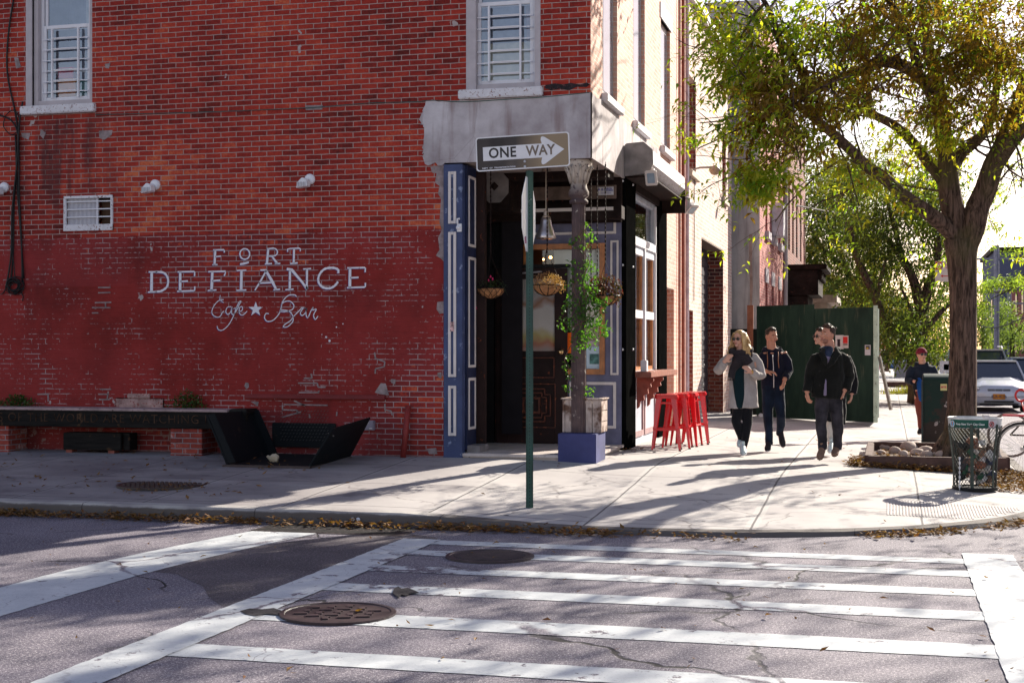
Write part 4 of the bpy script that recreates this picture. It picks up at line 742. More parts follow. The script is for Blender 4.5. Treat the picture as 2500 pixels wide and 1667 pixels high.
# octagonal sign, seen from behind almost edge-on
sn = Vector((1, .065, 0)).normalized(); sx = Vector((-sn.y, sn.x, 0)); oc = Vector((x0, y0, side(1290, 512).z))+dv*.05-wv*.01; ro = .40
m_ = MB(); m_.prism([oc+sx*(ro*math.cos(R(22.5+45*i)))+Vector((0, 0, ro*math.sin(R(22.5+45*i)))) for i in range(8)], sn*.003)
m_.build('octagonal_sign', plain('bare aluminium', (.74, .78, .82), .38, metal=.35, var=.05, bump=0), SG)
m_ = MB(); m_.prism([side(1283, 586)+Vector((a, -.005, b)) for a, b in ((-.01, .03), (.008, .035), (.012, -.03), (-.006, -.035))], (0, .002, 0)); m_.build('sticker', plain('worn sticker', (.35, .15, .2), .6, var=.8, sc_=40, bump=0), SG)
# ================================================================ planter at the column
ba, bb = onY(1362, 1100, 17.12), onY(1455, 1100, 17.12); zb0 = gz(-3.5, 17)-.02; zb1 = .655
m_ = MB(); m_.box(ba.x, bb.x, 17.12, 17.72, zb0, zb1)
tag(m_.build('concrete_block', plain('blue painted concrete', (.045, .05, .15), .7, var=.25, sc_=4, bump=.5, dirt=((.3, .3, .42), .70)), bevel=.008), 'square blue painted concrete block under the wooden crate', 'block')
CR = thing('planter_crate', (cc_[0], cc_[1], zb1), 'weathered pale wooden crate planter wrapped round the foot of the iron column', 'planter')
wm = S('weathered crate wood', .8, .2); g = wm.noise(7, 6., vec=wm.scale(wm.pos, (4, 4, 1.2)), rough=.7); wm.col(wm.mix(wm.map(wm.noise(4.5, 5.), .5, .6), wm.ramp(g, [(.3, (.30, .22, .19)), (.7, (.58, .48, .43))]), (.12, .065, .045))); wm.bump(g, .5, .005); wm = wm.m
cx0, cx1 = onY(1373, 1000, 17.32).x, onY(1468, 1000, 17.32).x; cz0, cz1 = zb1+.005, zb1+.43; cy0, cy1 = 17.32, 17.72
def plank(x0, x1, y0, y1, z0, z1): q = MB(); q.box(x0, x1, y0, y1, z0, z1); q.build('plank', wm, CR, bevel=.004)
W_ = (cx1-cx0)
for a, b in ((.0, .06), (.07, .28), (.60, .76), (.775, 1.0)):
    plank(cx0+a*W_, cx0+b*W_, cy0, cy0+.02, cz0, cz1-.02)
for k in range(3): plank(cx0+.06*W_, cx0+.28*W_, cy0-.006, cy0-.001, cz0+.01+k*.135, cz0+.13+k*.135) if k < 0 else None
for k in range(3): plank(cx1-.018, cx1, cy0+.022, cy1-.02, cz0+k*.135, cz0+k*.135+.128)
plank(cx0, cx0+.02, cy0+.022, cy1-.02, cz0, cz1-.02); plank(cx0, cx1, cy1-.018, cy1, cz0, cz1-.02)
for a, b, c, d in ((cx0-.02, cx0+.14, cy0-.02, cy0+.05), (cx0+.26, cx1+.02, cy0-.02, cy0+.05), (cx1-.05, cx1+.02, cy0+.05, cy1+.01), (cx0-.02, cx0+.04, cy0+.05, cy1+.01)): plank(a, b, c, d, cz1-.018, cz1)
q = MB(); q.box(cx0+.025, cx1-.025, cy0+.03, cy1-.03, cz0, cz1-.06); q.build('soil', plain('dark soil', (.02, .014, .01), .95, bump=.6), CR)
# ---- leaves: small folded blades collected in one mesh
def leaf(mb, c, d, up, L, Wd, fold=.25, droop=.15, simple=False):
    d = d.normalized(); sd = d.cross(up); sd = sd.normalized() if sd.length > 1e-5 else Vector((1, 0, 0)); n_ = sd.cross(d)
    if simple: mb.add([c, c+d*L*.45+sd*Wd*.5, c+d*L-n_*L*droop, c+d*L*.45-sd*Wd*.5], [(0, 1, 2, 3)]); return
    a = c; m = c+d*L*.5; t = c+d*L-n_*L*droop; l = c+d*L*.42+sd*Wd*.5+n_*Wd*fold; r = c+d*L*.42-sd*Wd*.5+n_*Wd*fold
    mb.add([a, r, t, l, m], [(0, 1, 4), (1, 2, 4), (0, 4, 3), (4, 2, 3)])
def rv(r_, k=1.): return Vector((r_.gauss(0, 1), r_.gauss(0, 1), r_.gauss(0, 1))).normalized()*k
def leaf_mat(name, cols, trans=.45, rough=.5, sc_=1.2, fine=7.):
    s = S(name, rough, .35); t = s.t; f = s.ma('ADD', s.ma('MULTIPLY', s.noise(sc_, 2.), .55), s.ma('MULTIPLY', s.n('ShaderNodeTexWhiteNoise', {0: s.scale(s.n('ShaderNodeVectorMath', {0: s.scale(s.pos, (fine,)*3)}, operation='FLOOR').outputs[0], (1, 1, 1))}, noise_dimensions='3D').outputs[0], .45))
    n_ = len(cols); c = s.ramp(f, [(.15+.7*i/(n_-1), q) for i, q in enumerate(cols)]); s.col(c)
    tl = s.n('ShaderNodeBsdfTranslucent', {'Color': s.mix(.6, c, s.scale(c, (2.7, 2.9, .5)))}); mx = s.n('ShaderNodeMixShader', {0: trans}); out = t.nodes['Material Output']
    t.links.new(s.b.outputs[0], mx.inputs[1]); t.links.new(tl.outputs[0], mx.inputs[2]); t.links.new(mx.outputs[0], out.inputs[0]); return s.m
vine_m = leaf_mat('vine leaf', [(.025, .07, .012), (.06, .15, .02), (.14, .26, .03)], .4, fine=23.)
VN = thing('climbing_vine', (cc_[0], cc_[1]-.1, cz1-.05), 'bright green vine climbing the iron column out of the crate', 'vine')
m_ = MB(); lf = MB(); r_ = random.Random(11)
def vpt(u, v, dy=0.): return onY(u, v, 17.2+dy)
VP_ = [[(1385, 935), (1392, 905), (1378, 880), (1390, 850), (1400, 830), (1395, 800)], [(1400, 830), (1420, 790), (1415, 740), (1400, 700), (1432, 660), (1440, 640)], [(1395, 800), (1440, 770), (1425, 700), (1440, 600), (1425, 560), (1400, 600)], [(1440, 640), (1415, 590), (1430, 560), (1440, 545)], [(1425, 790), (1460, 760), (1470, 740)]]
for q in VP_:
    pts_ = cr(q, 4); m_.tube([vpt(u, v, .04*math.sin(i*1.3)) for i, (u, v) in enumerate(pts_)], .005, 5)
m_.build('stem', plain('vine stem', (.14, .08, .05), .8), VN)
dens = [(1432, 548, 8, 10), (1440, 575, 15, 22), (1405, 592, 18, 24), (1425, 605, 18, 18), (1395, 645, 14, 20), (1435, 640, 12, 18), (1440, 665, 22, 45), (1410, 665, 25, 35), (1395, 700, 22, 30), (1435, 700, 26, 60), (1405, 735, 26, 55), (1435, 735, 30, 80), (1395, 760, 30, 60), (1440, 768, 32, 90), (1465, 745, 20, 45), (1478, 735, 10, 18), (1380, 790, 20, 35), (1425, 795, 34, 90), (1460, 800, 25, 55), (1480, 808, 12, 16), (1415, 825, 22, 50), (1440, 835, 20, 32), (1412, 850, 12, 20), (1395, 875, 12, 16), (1382, 895, 10, 14), (1392, 915, 10, 10), (1385, 945, 10, 14), (1440, 955, 14, 14)]
for u, v, rr, n in dens:
    for _ in range(int(n*1.25)):
        a = r_.uniform(0, 6.28); k = rr*math.sqrt(r_.random()); c = vpt(u+k*math.cos(a), v+k*math.sin(a), r_.uniform(-.08, .18)); d = rv(r_); d.z -= .2
        leaf(lf, c, d, rv(r_)+Vector((0, 0, 1)), r_.uniform(.035, .06), r_.uniform(.025, .038))
lf.build('foliage', vine_m, VN, fix=False)
# ---- hanging baskets
coco = plain('coco liner', (.42, .20, .09), .9, var=.35, sc_=14, bump=.8)
def basket(u, v, Y, rad, top_v, label, kind, chain=True):
    c = onY(u, v, Y); T = thing('hanging_basket', c, label, 'hanging basket', 'coco lined wire baskets hanging in the corner entrance')
    q = MB(); q.lathe([(rad*math.cos(R(a)), -rad*.72*math.sin(R(a))) for a in (88, 70, 52, 35, 18, 0)]+[(rad*.9, 0), (.01, -.02)], c, 18); q.build('liner', coco, T, smooth=True)
    q = MB(); rr = rad+.006; q.tube([(c.x+rr*math.cos(R(a)), c.y+rr*math.sin(R(a)), c.z) for a in range(0, 361, 20)], .006, 5)
    if kind == 0:
        for a in range(0, 360, 30):
            for s_ in (1, -1): q.tube([(c.x+rr*math.cos(R(a+s_*b*.5))*math.cos(R(b)), c.y+rr*math.sin(R(a+s_*b*.5))*math.cos(R(b)), c.z-rr*.72*math.sin(R(b))) for b in (0, 22, 45, 70)], .0035, 4)
    else:
        for a in range(0, 360, 36): q.tube([(c.x+rr*math.cos(R(a))*math.cos(R(b)), c.y+rr*math.sin(R(a))*math.cos(R(b)), c.z-rr*.72*math.sin(R(b))) for b in (0, 22, 45, 70, 88)], .006, 4)
    q.build('wire_frame', M['black'], T)
    q = MB(); zt_ = c.z+.42
    for a in (30, 150, 270):
        e = Vector((c.x+rr*math.cos(R(a)), c.y+rr*math.sin(R(a)), c.z)); q.tube([e, (c.x, c.y, zt_)], .0035, 4)
    z_ = zt_; k = 0
    while z_ < 4.04:
        q.obox((c.x, c.y, z_+.015), (.009, 0, 0) if k % 2 else (0, .009, 0), (0, .003, 0) if k % 2 else (.003, 0, 0), (0, 0, .017)); z_ += .028; k += 1
    q.build('chain', M['rustblack'], T); return T, c
r_ = random.Random(5)
T, c = basket(1198, 704, 17.75, .182, 0, 'left basket with sparse leaves and dangling pink fuchsia blooms beside the blue panel', 0)
q = MB()
for _ in range(420):
    a = r_.uniform(0, 6.28); k = .2*math.sqrt(r_.random()); b = c+Vector((k*math.cos(a), k*math.sin(a), r_.uniform(-.02, .09)))
    if r_.random() < .3: b = c+Vector((-.2-r_.random()*.05, r_.uniform(-.1, .1), r_.uniform(-.22, .05)))
    leaf(q, b, rv(r_), Vector((0, 0, 1)), .03, .014, simple=True)
for _ in range(14): a = r_.uniform(0, 6.28); q.tube([c, c+Vector((.1*math.cos(a), .1*math.sin(a), .1)), c+Vector((.23*math.cos(a), .2*math.sin(a), r_.uniform(-.1, .15)))], .002, 3)
q.build('foliage', leaf_mat('grey green leaf', [(.02, .03, .015), (.06, .09, .03)], .3), T, fix=False)
q = MB()
for dx, dz in ((-.30, 0), (.03, .15), (.06, .12), (.0, .1), (-.24, -.20), (-.19, -.25), (-.26, -.23), (-.22, -.24)):
    b = c+Vector((dx*.9, -.1, dz)); q.ball(b, (.009, .009, .016), 6, 5)
    for j in range(4): leaf(q, b, Vector((math.cos(j*1.6), math.sin(j*1.6), -.9)), Vector((0, 0, 1)), .03, .014, simple=True)
q.build('flower', plain('fuchsia pink', (.75, .03, .16), .6, bump=0), T, fix=False)
T, c = basket(1336, 696, 17.75, .185, 0, 'middle basket overflowing with dried tan stems behind the green sign post', 1)
q = MB()
for _ in range(1500):
    a = r_.uniform(0, 6.28); k = .24*math.sqrt(r_.random()); hgt = .15*(1-(k/.26)**2)+.02; b = c+Vector((k*math.cos(a), k*math.sin(a), r_.uniform(-.04, 1)*hgt-(.10*r_.random() if k > .2 else 0)))
    leaf(q, b, rv(r_)+Vector((0, 0, .4)), Vector((0, 0, 1)), r_.uniform(.02, .035), .010, simple=True)
q.build('dried_plant', leaf_mat('dried plant', [(.16, .08, .05), (.36, .20, .11), (.5, .34, .2)], .25, fine=30.), T, fix=False)
T, c = basket(1478, 722, 17.62, .17, 0, 'right basket full of dark purple red leaves behind the column', 1)
q = MB()
for _ in range(900):
    a = r_.uniform(0, 6.28); k = .24*math.sqrt(r_.random()); b = c+Vector((k*math.cos(a)-.03, k*math.sin(a)*.8, r_.uniform(-.02, .28)*(1-k)+(0 if k < .17 else -.12*r_.random())))
    leaf(q, b, rv(r_), Vector((0, 0, 1)), r_.uniform(.03, .06), r_.uniform(.015, .035))
q.build('foliage', leaf_mat('dark purple leaf', [(.02, .006, .012), (.07, .012, .02), (.03, .04, .012), (.16, .03, .06)], .35, fine=25.), T, fix=False)
# pendant lamp
c = onY(1333, 583, 18.1); T = thing('pendant_lamp', c, 'brushed metal bell shaped pendant lamp hanging under the entrance soffit', 'lamp')
q = MB(); q.lathe([(.132, 0), (.135, .01), (.128, .05), (.105, .11), (.082, .17), (.070, .23), (.062, .275), (.055, .278), (.052, .27), (.02, .26), (.12, .03)], c, 22); q.build('lamp_shade', plain('brushed nickel', (.52, .46, .45), .32, metal=.85, var=.1, bump=0), T, smooth=True)
q = MB(); q.lathe([(.055, .278), (.056, .29), (.035, .30), (.032, .36), (.02, .375), (.001, .38)], c, 12).tube([(c.x, c.y, c.z+.37), (c.x, c.y, 4.04)], .008, 6).lathe([(.06, 4.02-c.z), (.06, 4.05-c.z)], c, 12); q.build('stem', plain('lamp stem metal', (.40, .33, .28), .4, metal=.6, bump=0), T)
for u, zt_ in ((1443, 3.4), (1458, 3.3)):   # two bare chains by the right basket
    b = onY(u, 500, 17.9); q = MB(); z_ = 2.3+.0; k = 0
    while z_ < 4.04: q.obox((b.x, b.y, z_), (.008, 0, 0) if k % 2 else (0, .008, 0), (0, .003, 0) if k % 2 else (.003, 0, 0), (0, 0, .016)); z_ += .028; k += 1
    tag(q.build('hanging_chain', M['rustblack']), ('thin dark chain hanging from the soffit just right of the column' if u == 1443 else 'thin dark chain hanging from the soffit, second right of the column'), 'chain', 'bare chains under the soffit')
q = MB(); a = onY(1461, 477, YB-.34); b = onY(1498, 456, YB-.34); q.box(a.x, b.x, YB-.345, YB-.338, a.z, b.z); pl_ = q.build('ironworks_sign', plain('plate white', (.62, .62, .68), .5, bump=0))
tag(pl_, 'small white metal plate with blue print on the black beam above the entrance', 'sign')
q = MB(); xm = (a.x+b.x)/2; blu = plain('blue print', (.05, .06, .35), .6, bump=0); put_text(q, 'A & D', (a.x+.055, YB-.347, a.z+.075), (1, 0, 0), (0, 0, 1), .045, bold=.001, thick=.001).xf(Matrix.Identity(4)); put_text(q, 'IRON', (a.x+.15, YB-.347, a.z+.085), (1, 0, 0), (0, 0, 1), .03, bold=.001, thick=.001); put_text(q, 'WORKS', (a.x+.15, YB-.347, a.z+.06), (1, 0, 0), (0, 0, 1), .03, bold=.001, thick=.001); put_text(q, '718 680 4330', (xm, YB-.347, a.z+.025), (1, 0, 0), (0, 0, 1), .026, thick=.001); q.build('lettering', blu, pl_)
# ================================================================ wall fittings
def wall_lamp(u, v, label):
    c = onY(u, v); T = thing('wall_lamp', (c.x, YW, c.z), label, 'wall lamp', 'white floodlights on the brick wall')
    q = MB(); q.lathe([(.001, 0), (.07, 0), (.07, .03), (.05, .05), (.001, .055)], (0, 0, 0), 16); q.xf(Matrix.Translation((c.x+.02, YW, c.z+.05)) @ Matrix.Rotation(R(90), 4, 'X')); q.build('mount', M['white'], T, smooth=False)
    q = MB(); q.tube([(c.x+.02, YW-.05, c.z+.05), (c.x, YW-.10, c.z+.02)], .022, 8)
    q.prism([(c.x-.105, YW-.07, c.z-.075), (c.x+.055, YW-.07, c.z-.055), (c.x+.045, YW-.07, c.z+.03), (c.x-.02, YW-.07, c.z+.06), (c.x-.08, YW-.07, c.z+.0)], (0, -.12, 0)); hd = q.build('lamp_head', M['white'], T, bevel=.008)
    q = MB()
    for i in range(6): q.box(c.x-.085+i*.022, c.x-.08+i*.022, YW-.2, YW-.19, c.z-.06, c.z+.0)
    q.build('fins', M['frame_grey'], hd)
wall_lamp(9, 467, 'white floodlight at the left end of the wall beside the black cables'); wall_lamp(377, 461, 'white floodlight on the bricks right of the wall ventilator'); wall_lamp(754, 448, 'white floodlight on the bricks above the painted letters ANCE')
q = MB(); r_ = random.Random(2)
cb = [[(35, 0), (22, 90), (20, 180), (38, 270), (46, 330), (42, 420), (36, 500), (34, 620), (28, 690)], [(-20, 275), (10, 285), (35, 300), (48, 340), (50, 470), (56, 600), (58, 690)], [(60, 250), (52, 300), (46, 400), (34, 520), (32, 620), (20, 700)], [(40, 330), (44, 450), (52, 560), (60, 680)], [(15, 290), (12, 310), (30, 330), (46, 320), (50, 290), (35, 270), (15, 285)], [(30, 600), (38, 640), (42, 690)]]
for k, pts_ in enumerate(cb):
    pp = cr(pts_, 4); q.tube([(a.x, YW-.02-.012*(k % 3), a.z) for a in (onY(u, v) for u, v in pp)], .012 if k < 4 else .007, 6)
for k in range(10):
    r0_ = r_.uniform(12, 20); cx, cy = 38+r_.uniform(-5, 5), 700+r_.uniform(-7, 7); q.tube([(a.x, YW-.03-.01*(k % 4), a.z) for a in (onY(cx+r0_*math.cos(R(t_)), cy+r0_*.95*math.sin(R(t_))) for t_ in range(0, 361, 24))], .007, 5)
for pts_ in ([(20, 700), (12, 715), (5, 718)], [(55, 712), (60, 725), (58, 735)]): q.tube([(a.x, YW-.03, a.z) for a in (onY(u, v) for u, v in pts_)], .008, 5)
tag(q.build('hanging_cables', plain('black cable', (.008, .008, .009), .5, var=.2, bump=0), smooth=True), 'bundle of black cables running down the wall into a loose coil', 'cables')
q = MB(); q.tube([(a.x, YW-.022, a.z) for a in (onY(u, v) for u, v in cr([(235, 281), (420, 277), (600, 271), (760, 264), (900, 253), (1010, 250), (1060, 246), (1130, 250), (1250, 243), (1330, 238), (1440, 227)], 3))], .005, 5)
tag(q.build('wall_wire', plain('thin green wire', (.03, .10, .09), .5, bump=0)), 'thin green wire strung across the brick wall below the windows', 'wire')
a = onY(884, 1049); b = onY(917, 1026); T = thing('utility_box', ((a.x+b.x)/2, YW, a.z), 'small grey meter box on the wall right of the cellar hatch', 'utility box')
q = MB(); q.box(a.x, b.x, YW-.07, YW-.001, a.z, b.z); q.build('housing', plain('grey plastic', (.25, .22, .27), .5, var=.1, bump=0), T, bevel=.008)
q = MB(); put_text(q, 'DEP', (a.x+.08, YW-.073, b.z-.035), (1, 0, 0), (0, 0, 1), .045, bold=.001, thick=.001); q.build('lettering', M['cream'], T); q = MB(); q.box(b.x-.06, b.x-.02, YW-.072, YW-.0705, a.z+.015, a.z+.03); q.build('label', M['cream'], T)
a = onY(994, 1107); b = onY(1000, 989); q = MB(); q.tube([(a.x, YW-.16, gz(a.x, 17)), (b.x, YW-.05, b.z)], .038, 10)
tag(q.build('leaning_pipe', plain('red painted pipe', (.20, .025, .022), .6, var=.25), smooth=True), 'dark red pipe leaning against the wall near the blue shutter panel', 'pipe')
# ================================================================ timber bench on brick piers
zg = gz(-10, 17); BX1 = onY(600, 1010, 16.72).x
T = thing('long_bench', (-10.5, 16.9, zg), 'long black timber bench with carved letters on brick piers along the wall', 'bench')
bt, bb_ = onY(300, 1001, 16.72).z, onY(300, 1044, 16.72).z
s = S('black carved timber', .8, .12); f = s.noise(5, 6., vec=s.scale(s.pos, (.6, 3, 6))); s.col(s.mix(s.map(s.noise(7, 5.), .62, .68), s.ramp(f, [(.3, (.006, .006, .006)), (.7, (.02, .017, .015))]), (.06, .035, .02))); s.bump(f, .4, .004)
q = MB(); q.box(-15, BX1, 16.72, 16.80, bb_, bt-.012); q.build('front_beam', s.m, T, bevel=.008)
q = MB(); q.box(-15, BX1-.25, 16.70, YW-.005, bt-.012, bt+.02); q.build('seat', plain('grey seat board', (.36, .26, .26), .7, var=.3, dirt=((.08, .05, .05), .6)), T, bevel=.006)
q = MB(); q.box(BX1-.24, BX1-.0, 16.74, YW-.1, bt-.03, bt+.03); q.build('end_bracket', M['black'], T, bevel=.01)
q = MB(); xs0 = onY(-60, 1020, 16.715).x; put_text(q, 'EYES OF THE WORLD ARE WATCHING NOW', (onY(255, 1020, 16.715).x, 16.7175, (bt+bb_)/2), (1, 0, 0), (0, 0, 1), .165, bold=-.002, thick=.002, space=1.13, xs=1.02); q.build('carved_lettering', plain('carved edge', (.06, .034, .022), .9, var=.9, sc_=7, spec=.05), T)
for u0, u1 in ((-200, -180), (-20, 21), (416, 493)):
    a = onY(u0, 1080, 16.74); b = onY(u1, 1080, 16.74); q = MB(); q.box(a.x, b.x, 16.74, YW-.01, zg-.05, bb_-.002); q.build('brick_pier', M['brick_pier'], T, bevel=.006)
T = thing('low_stool_box', (-10.4, 16.85, zg), 'low dark timber box on small brick feet tucked under the long bench', 'box')
a, b = onY(154, 1097, 16.8), onY(312, 1058, 16.8); q = MB(); q.box(a.x, b.x-.1, 16.8, 16.85, a.z, b.z).box(a.x, b.x, 16.85, 17.05, b.z-.05, b.z).box(b.x-.1, b.x, 16.85, 17.05, a.z, b.z-.05); q.build('timber', s.m, T, bevel=.006)
for x_ in (a.x+.03, b.x-.3):
    q = MB(); q.box(x_, x_+.09, 16.82, 16.95, zg-.03, a.z); q.build('brick_foot', plain('foot brick', (.26, .08, .06), .9, var=.3), T)
def weeds(x0, x1, y0, z0, h, n, seed, label, cols=((.02, .05, .012), (.07, .14, .03)), grp='weeds growing between bench and wall'):
    r_ = random.Random(seed); q = MB()
    for _ in range(n):
        x = r_.gauss((x0+x1)/2, (x1-x0)/4.5); hh = h*math.exp(-((x-(x0+x1)/2)/((x1-x0)*.4))**2)*r_.random(); leaf(q, Vector((x, y0+r_.uniform(-.06, .05), z0+hh)), rv(r_), Vector((0, 0, 1)), r_.uniform(.03, .06), r_.uniform(.02, .04), simple=r_.random() < .5)
    for _ in range(16): x = r_.uniform(x0, x1); q.tube([(x, y0, z0), (x+r_.uniform(-.04, .04), y0, z0+h*.7)], .003, 3)
    tag(q.build('weed_clump', leaf_mat('weed leaf', list(cols), .3, fine=30.), fix=False), label, 'weeds', grp)
weeds(-11.85, -11.2, 17.08, bt+.02, .16, 260, 3, 'dark green weeds behind the left end of the long bench'); weeds(-9.25, -8.7, 17.08, bt+.02, .24, 260, 4, 'clump of leafy weeds behind the right end of the long bench'); 
# ================================================================ open cellar hatch
T = thing('cellar_hatch', (-7.8, 16.4, .28), 'open black steel cellar hatch with two raised doors in front of the wall', 'cellar hatch')
s = S('black hatch steel', .6, .15); f = s.noise(6, 5.); s.col(s.mix(s.map(f, .62, .7), (.006, .008, .010), (.03, .022, .018))); HM = s.m
def qp(q, pts, th): q.prism(pts, th)
def hp(u, v, Y): return onY(u, v, Y)
bx0, bx1 = onY(662, 1030, 17.1).x, onY(800, 1030, 17.1).x
q = MB(); q.box(bx0, bx1+.1, 17.12, 17.15, .42, onY(720, 1032, 17.12).z); bp = q.build('back_plate', HM, T, bevel=.01)
q = MB(); r_ = random.Random(1)
for i in range(15):
    for j in range(10): x = bx0+.13+i*.045+(.022 if j % 2 else 0); z = .52+j*.042; q.obox((x, 17.116, z), Vector((.010, 0, .006))*(1 if (i+j) % 2 else -1), (0, .003, 0), (0, 0, .003))
q.build('tread_studs', plain('stud steel', (.05, .05, .05), .3, bump=0), bp)
zq = gz(-8, 16)+.012
A = P(552, 1139, 17.25); A = onG(555, 1138); Bk = onG(660, 1105); C_ = P(634, 1010, 17.9); D_ = P(515, 1038, 17.2)
A = onG(555, 1138); B_ = Vector((A.x, 17.05, zq)); up = Vector((-.28, 0, .60)); q = MB()
A = Vector((onG(552, 1138).x, onG(552, 1138).y, zq)); B_ = Vector((A.x+.02, 17.02, zq))
th = Vector((.03, 0, .01)); q.prism([A, B_, B_+up, A+up], th); q.prism([A+Vector((.03, 0, .01)), A+Vector((.13, 0, .03)), A+up+Vector((.13, 0, .02)), A+up+Vector((.03, 0, 0))], (0, .03, 0)); q.prism([B_+Vector((.03, -.03, .01)), B_+Vector((.13, -.03, .03)), B_+up+Vector((.13, -.03, .02)), B_+up+Vector((.03, -.03, 0))], (0, .03, 0)); q.build('left_door', HM, T, bevel=.006)
E = Vector((onG(752, 1143).x, onG(752, 1143).y, zq)); F_ = Vector((E.x+.02, 17.02, zq)); up2 = Vector((.30, 0, .46))
q = MB(); q.prism([E, F_, F_+up2+Vector((.0, 0, .08)), E+up2], (.02, 0, -.012)); q.build('right_door', HM, T, bevel=.004)
q = MB(); q.obox(E+up2*.82+Vector((0, .12, 0)), Vector((.03, .02, -.02)), (0, .005, 0), (.004, 0, .004)); q.build('handle', plain('bare steel', (.3, .26, .24), .4, metal=.6, bump=0), T)
q = MB(); q.box(A.x-.02, E.x+.04, A.y-.06, A.y, zq-.03, zq+.004).box(A.x-.02, A.x+.02, A.y, 17.1, zq-.03, zq+.003).box(E.x-.01, E.x+.04, E.y, 17.1, zq-.03, zq+.003); q.build('frame', plain('hatch frame', (.07, .05, .045), .7), T)
q = MB(); q.add([(x_, y_, gz(x_, y_)+.007) for x_, y_ in ((A.x+.02, A.y), (E.x-.01, A.y), (E.x-.01, 17.1), (A.x+.02, 17.1))], [(0, 1, 2, 3)]); q.build('opening', plain('dark opening', (.004, .004, .005), .9, bump=0), T)  # flat black sheet on the pavement paints the shade inside the hatch
q = MB(); cpb = onG(668, 1128); q.ball((cpb.x, cpb.y, cpb.z+.05), (.08, .05, .05), 9, 6)
for i, v in enumerate(q.v): q.v[i] = v+Vector((r_.uniform(-.02, .02), r_.uniform(-.01, .01), r_.uniform(-.02, .02)))
tag(q.build('crumpled_paper', plain('pale paper bag', (.5, .42, .3), .8)), 'crumpled pale paper lying in the open cellar hatch', 'litter')
# ================================================================ covers and grates in the ground
def iron(name, c, st=1.): return plain(name, c, .5, var=.35, sc_=12, spec=.5, dirt=((.12, .07, .06), .62))
def manhole(cx, cy, r0, kind, label, z=.004, col=(.032, .017, .020)):
    T = thing('manhole_cover', (cx, cy, z), label, 'manhole cover'); q = MB(); n = 40
    q.lathe([(r0, -.02), (r0, .006), (r0-.03, .008), (r0-.035, .002), (r0-.06, .002), (.001, .002)], (cx, cy, z), n); q.build('rim', iron('iron rim', col), T)
    q = MB(); k = 0; m = iron('iron pattern', tuple(c*1.25 for c in col))
    if kind == 0:
        st_ = .105
        for i in range(-4, 5):
            for j in range(-4, 5):
                x, y = i*st_, j*st_+(.05 if i % 2 else 0)
                if math.hypot(x, y) < r0-.09: a = R(20 if (i+j) % 2 else -70); dx, dy = Vector((math.cos(a), math.sin(a), 0)), Vector((-math.sin(a), math.cos(a), 0)); q.obox((cx+x, cy+y, z+.006), dx*.042, dy*.018, (0, 0, .005)); q.obox((cx+x, cy+y+.045, z+.005), dx*.015, dy*.015, (0, 0, .003))
    elif kind == 1:
        for i in range(-9, 10):
            y = i*.034; L = math.sqrt(max(0, (r0-.07)**2-y*y)); q.box(cx-L, cx+L, cy+y-.006, cy+y+.006, z+.002, z+.009)
    else:
        for i in range(-7, 8):
            for j in range(-7, 8):
                x, y = i*.058+(.029 if j % 2 else 0), j*.052
                if math.hypot(x, y) < r0-.08: q.obox((cx+x, cy+y, z+.005), (.018, 0, 0), (0, .014, 0), (0, 0, .004))
    q.build('cover', m, T)
a = onZ(825, 1496, .01); manhole(a.x, a.y, .37, 0, 'rust brown manhole cover with a woven block pattern across the near crosswalk stripes', .012)
a = onZ(1196, 1357, .01); manhole(a.x, a.y, .36, 1, 'dark manhole cover with fine parallel ribs near the far crosswalk stripes', .012, (.045, .03, .035))
a = onG(396, 1183); manhole(a.x, a.y, .49, 2, 'wide round cover dotted with leaves in the pavement by the bench', a.z+.004, (.04, .028, .026))
T = thing('storm_drain', (-5.0, 12.35, .004), 'slotted iron storm drain in the gutter among fallen leaves', 'storm drain')
q = MB(); q.box(-5.75, -4.25, 12.15, 12.72, -.03, .006); q.build('frame', iron('drain iron', (.05, .04, .04)), T)
q = MB()
for i in range(22): x = -5.68+i*.064; q.obox((x, 12.3, .0075), Vector((.018, .0, 0)), Vector((.05, .105, 0)), (0, 0, .001)); q.obox((x, 12.56, .0075), Vector((.018, .0, 0)), Vector((.05, .105, 0)), (0, 0, .001))
q.build('slots', plain('drain hole', (.006, .005, .006), .9, bump=0), T)
# ribbed tactile pad of the kerb ramp
T = thing('tactile_pad', (1.1, 15.2, gz(.6, 15)), 'ribbed pale ramp surface by the kerb in the shadow of the litter bin', 'ramp'); q = MB(); a_, b_ = onG(2185, 1238), onG(2480, 1255)
for i in range(62):
    f = i/62; x0_ = -.02+f*1.9; yA = 14.35+f*.15
    L_ = [(x0_, yA+.0), (x0_+.012, yA+.0)]
    y1_ = 15.45; n = 6
    for j in range(n):
        ya, yb2 = yA+(y1_-yA)*j/n, yA+(y1_-yA)*(j+1)/n
        if min(cdist(x0_, ya), cdist(x0_+.03, yb2)) < .22: continue
        q.add([(x0_, ya, gz(x0_, ya)+.003), (x0_+.02, ya, gz(x0_+.02, ya)+.003), (x0_+.02, yb2, gz(x0_+.02, yb2)+.003), (x0_, yb2, gz(x0_, yb2)+.003), (x0_+.010, ya, gz(x0_, ya)+.0045), (x0_+.010, yb2, gz(x0_, yb2)+.0045)], [(0, 4, 5, 3), (4, 1, 2, 5)])
q.build('ribs', plain('rib concrete', (.46, .41, .40), .85, var=.15), T, fix=False)
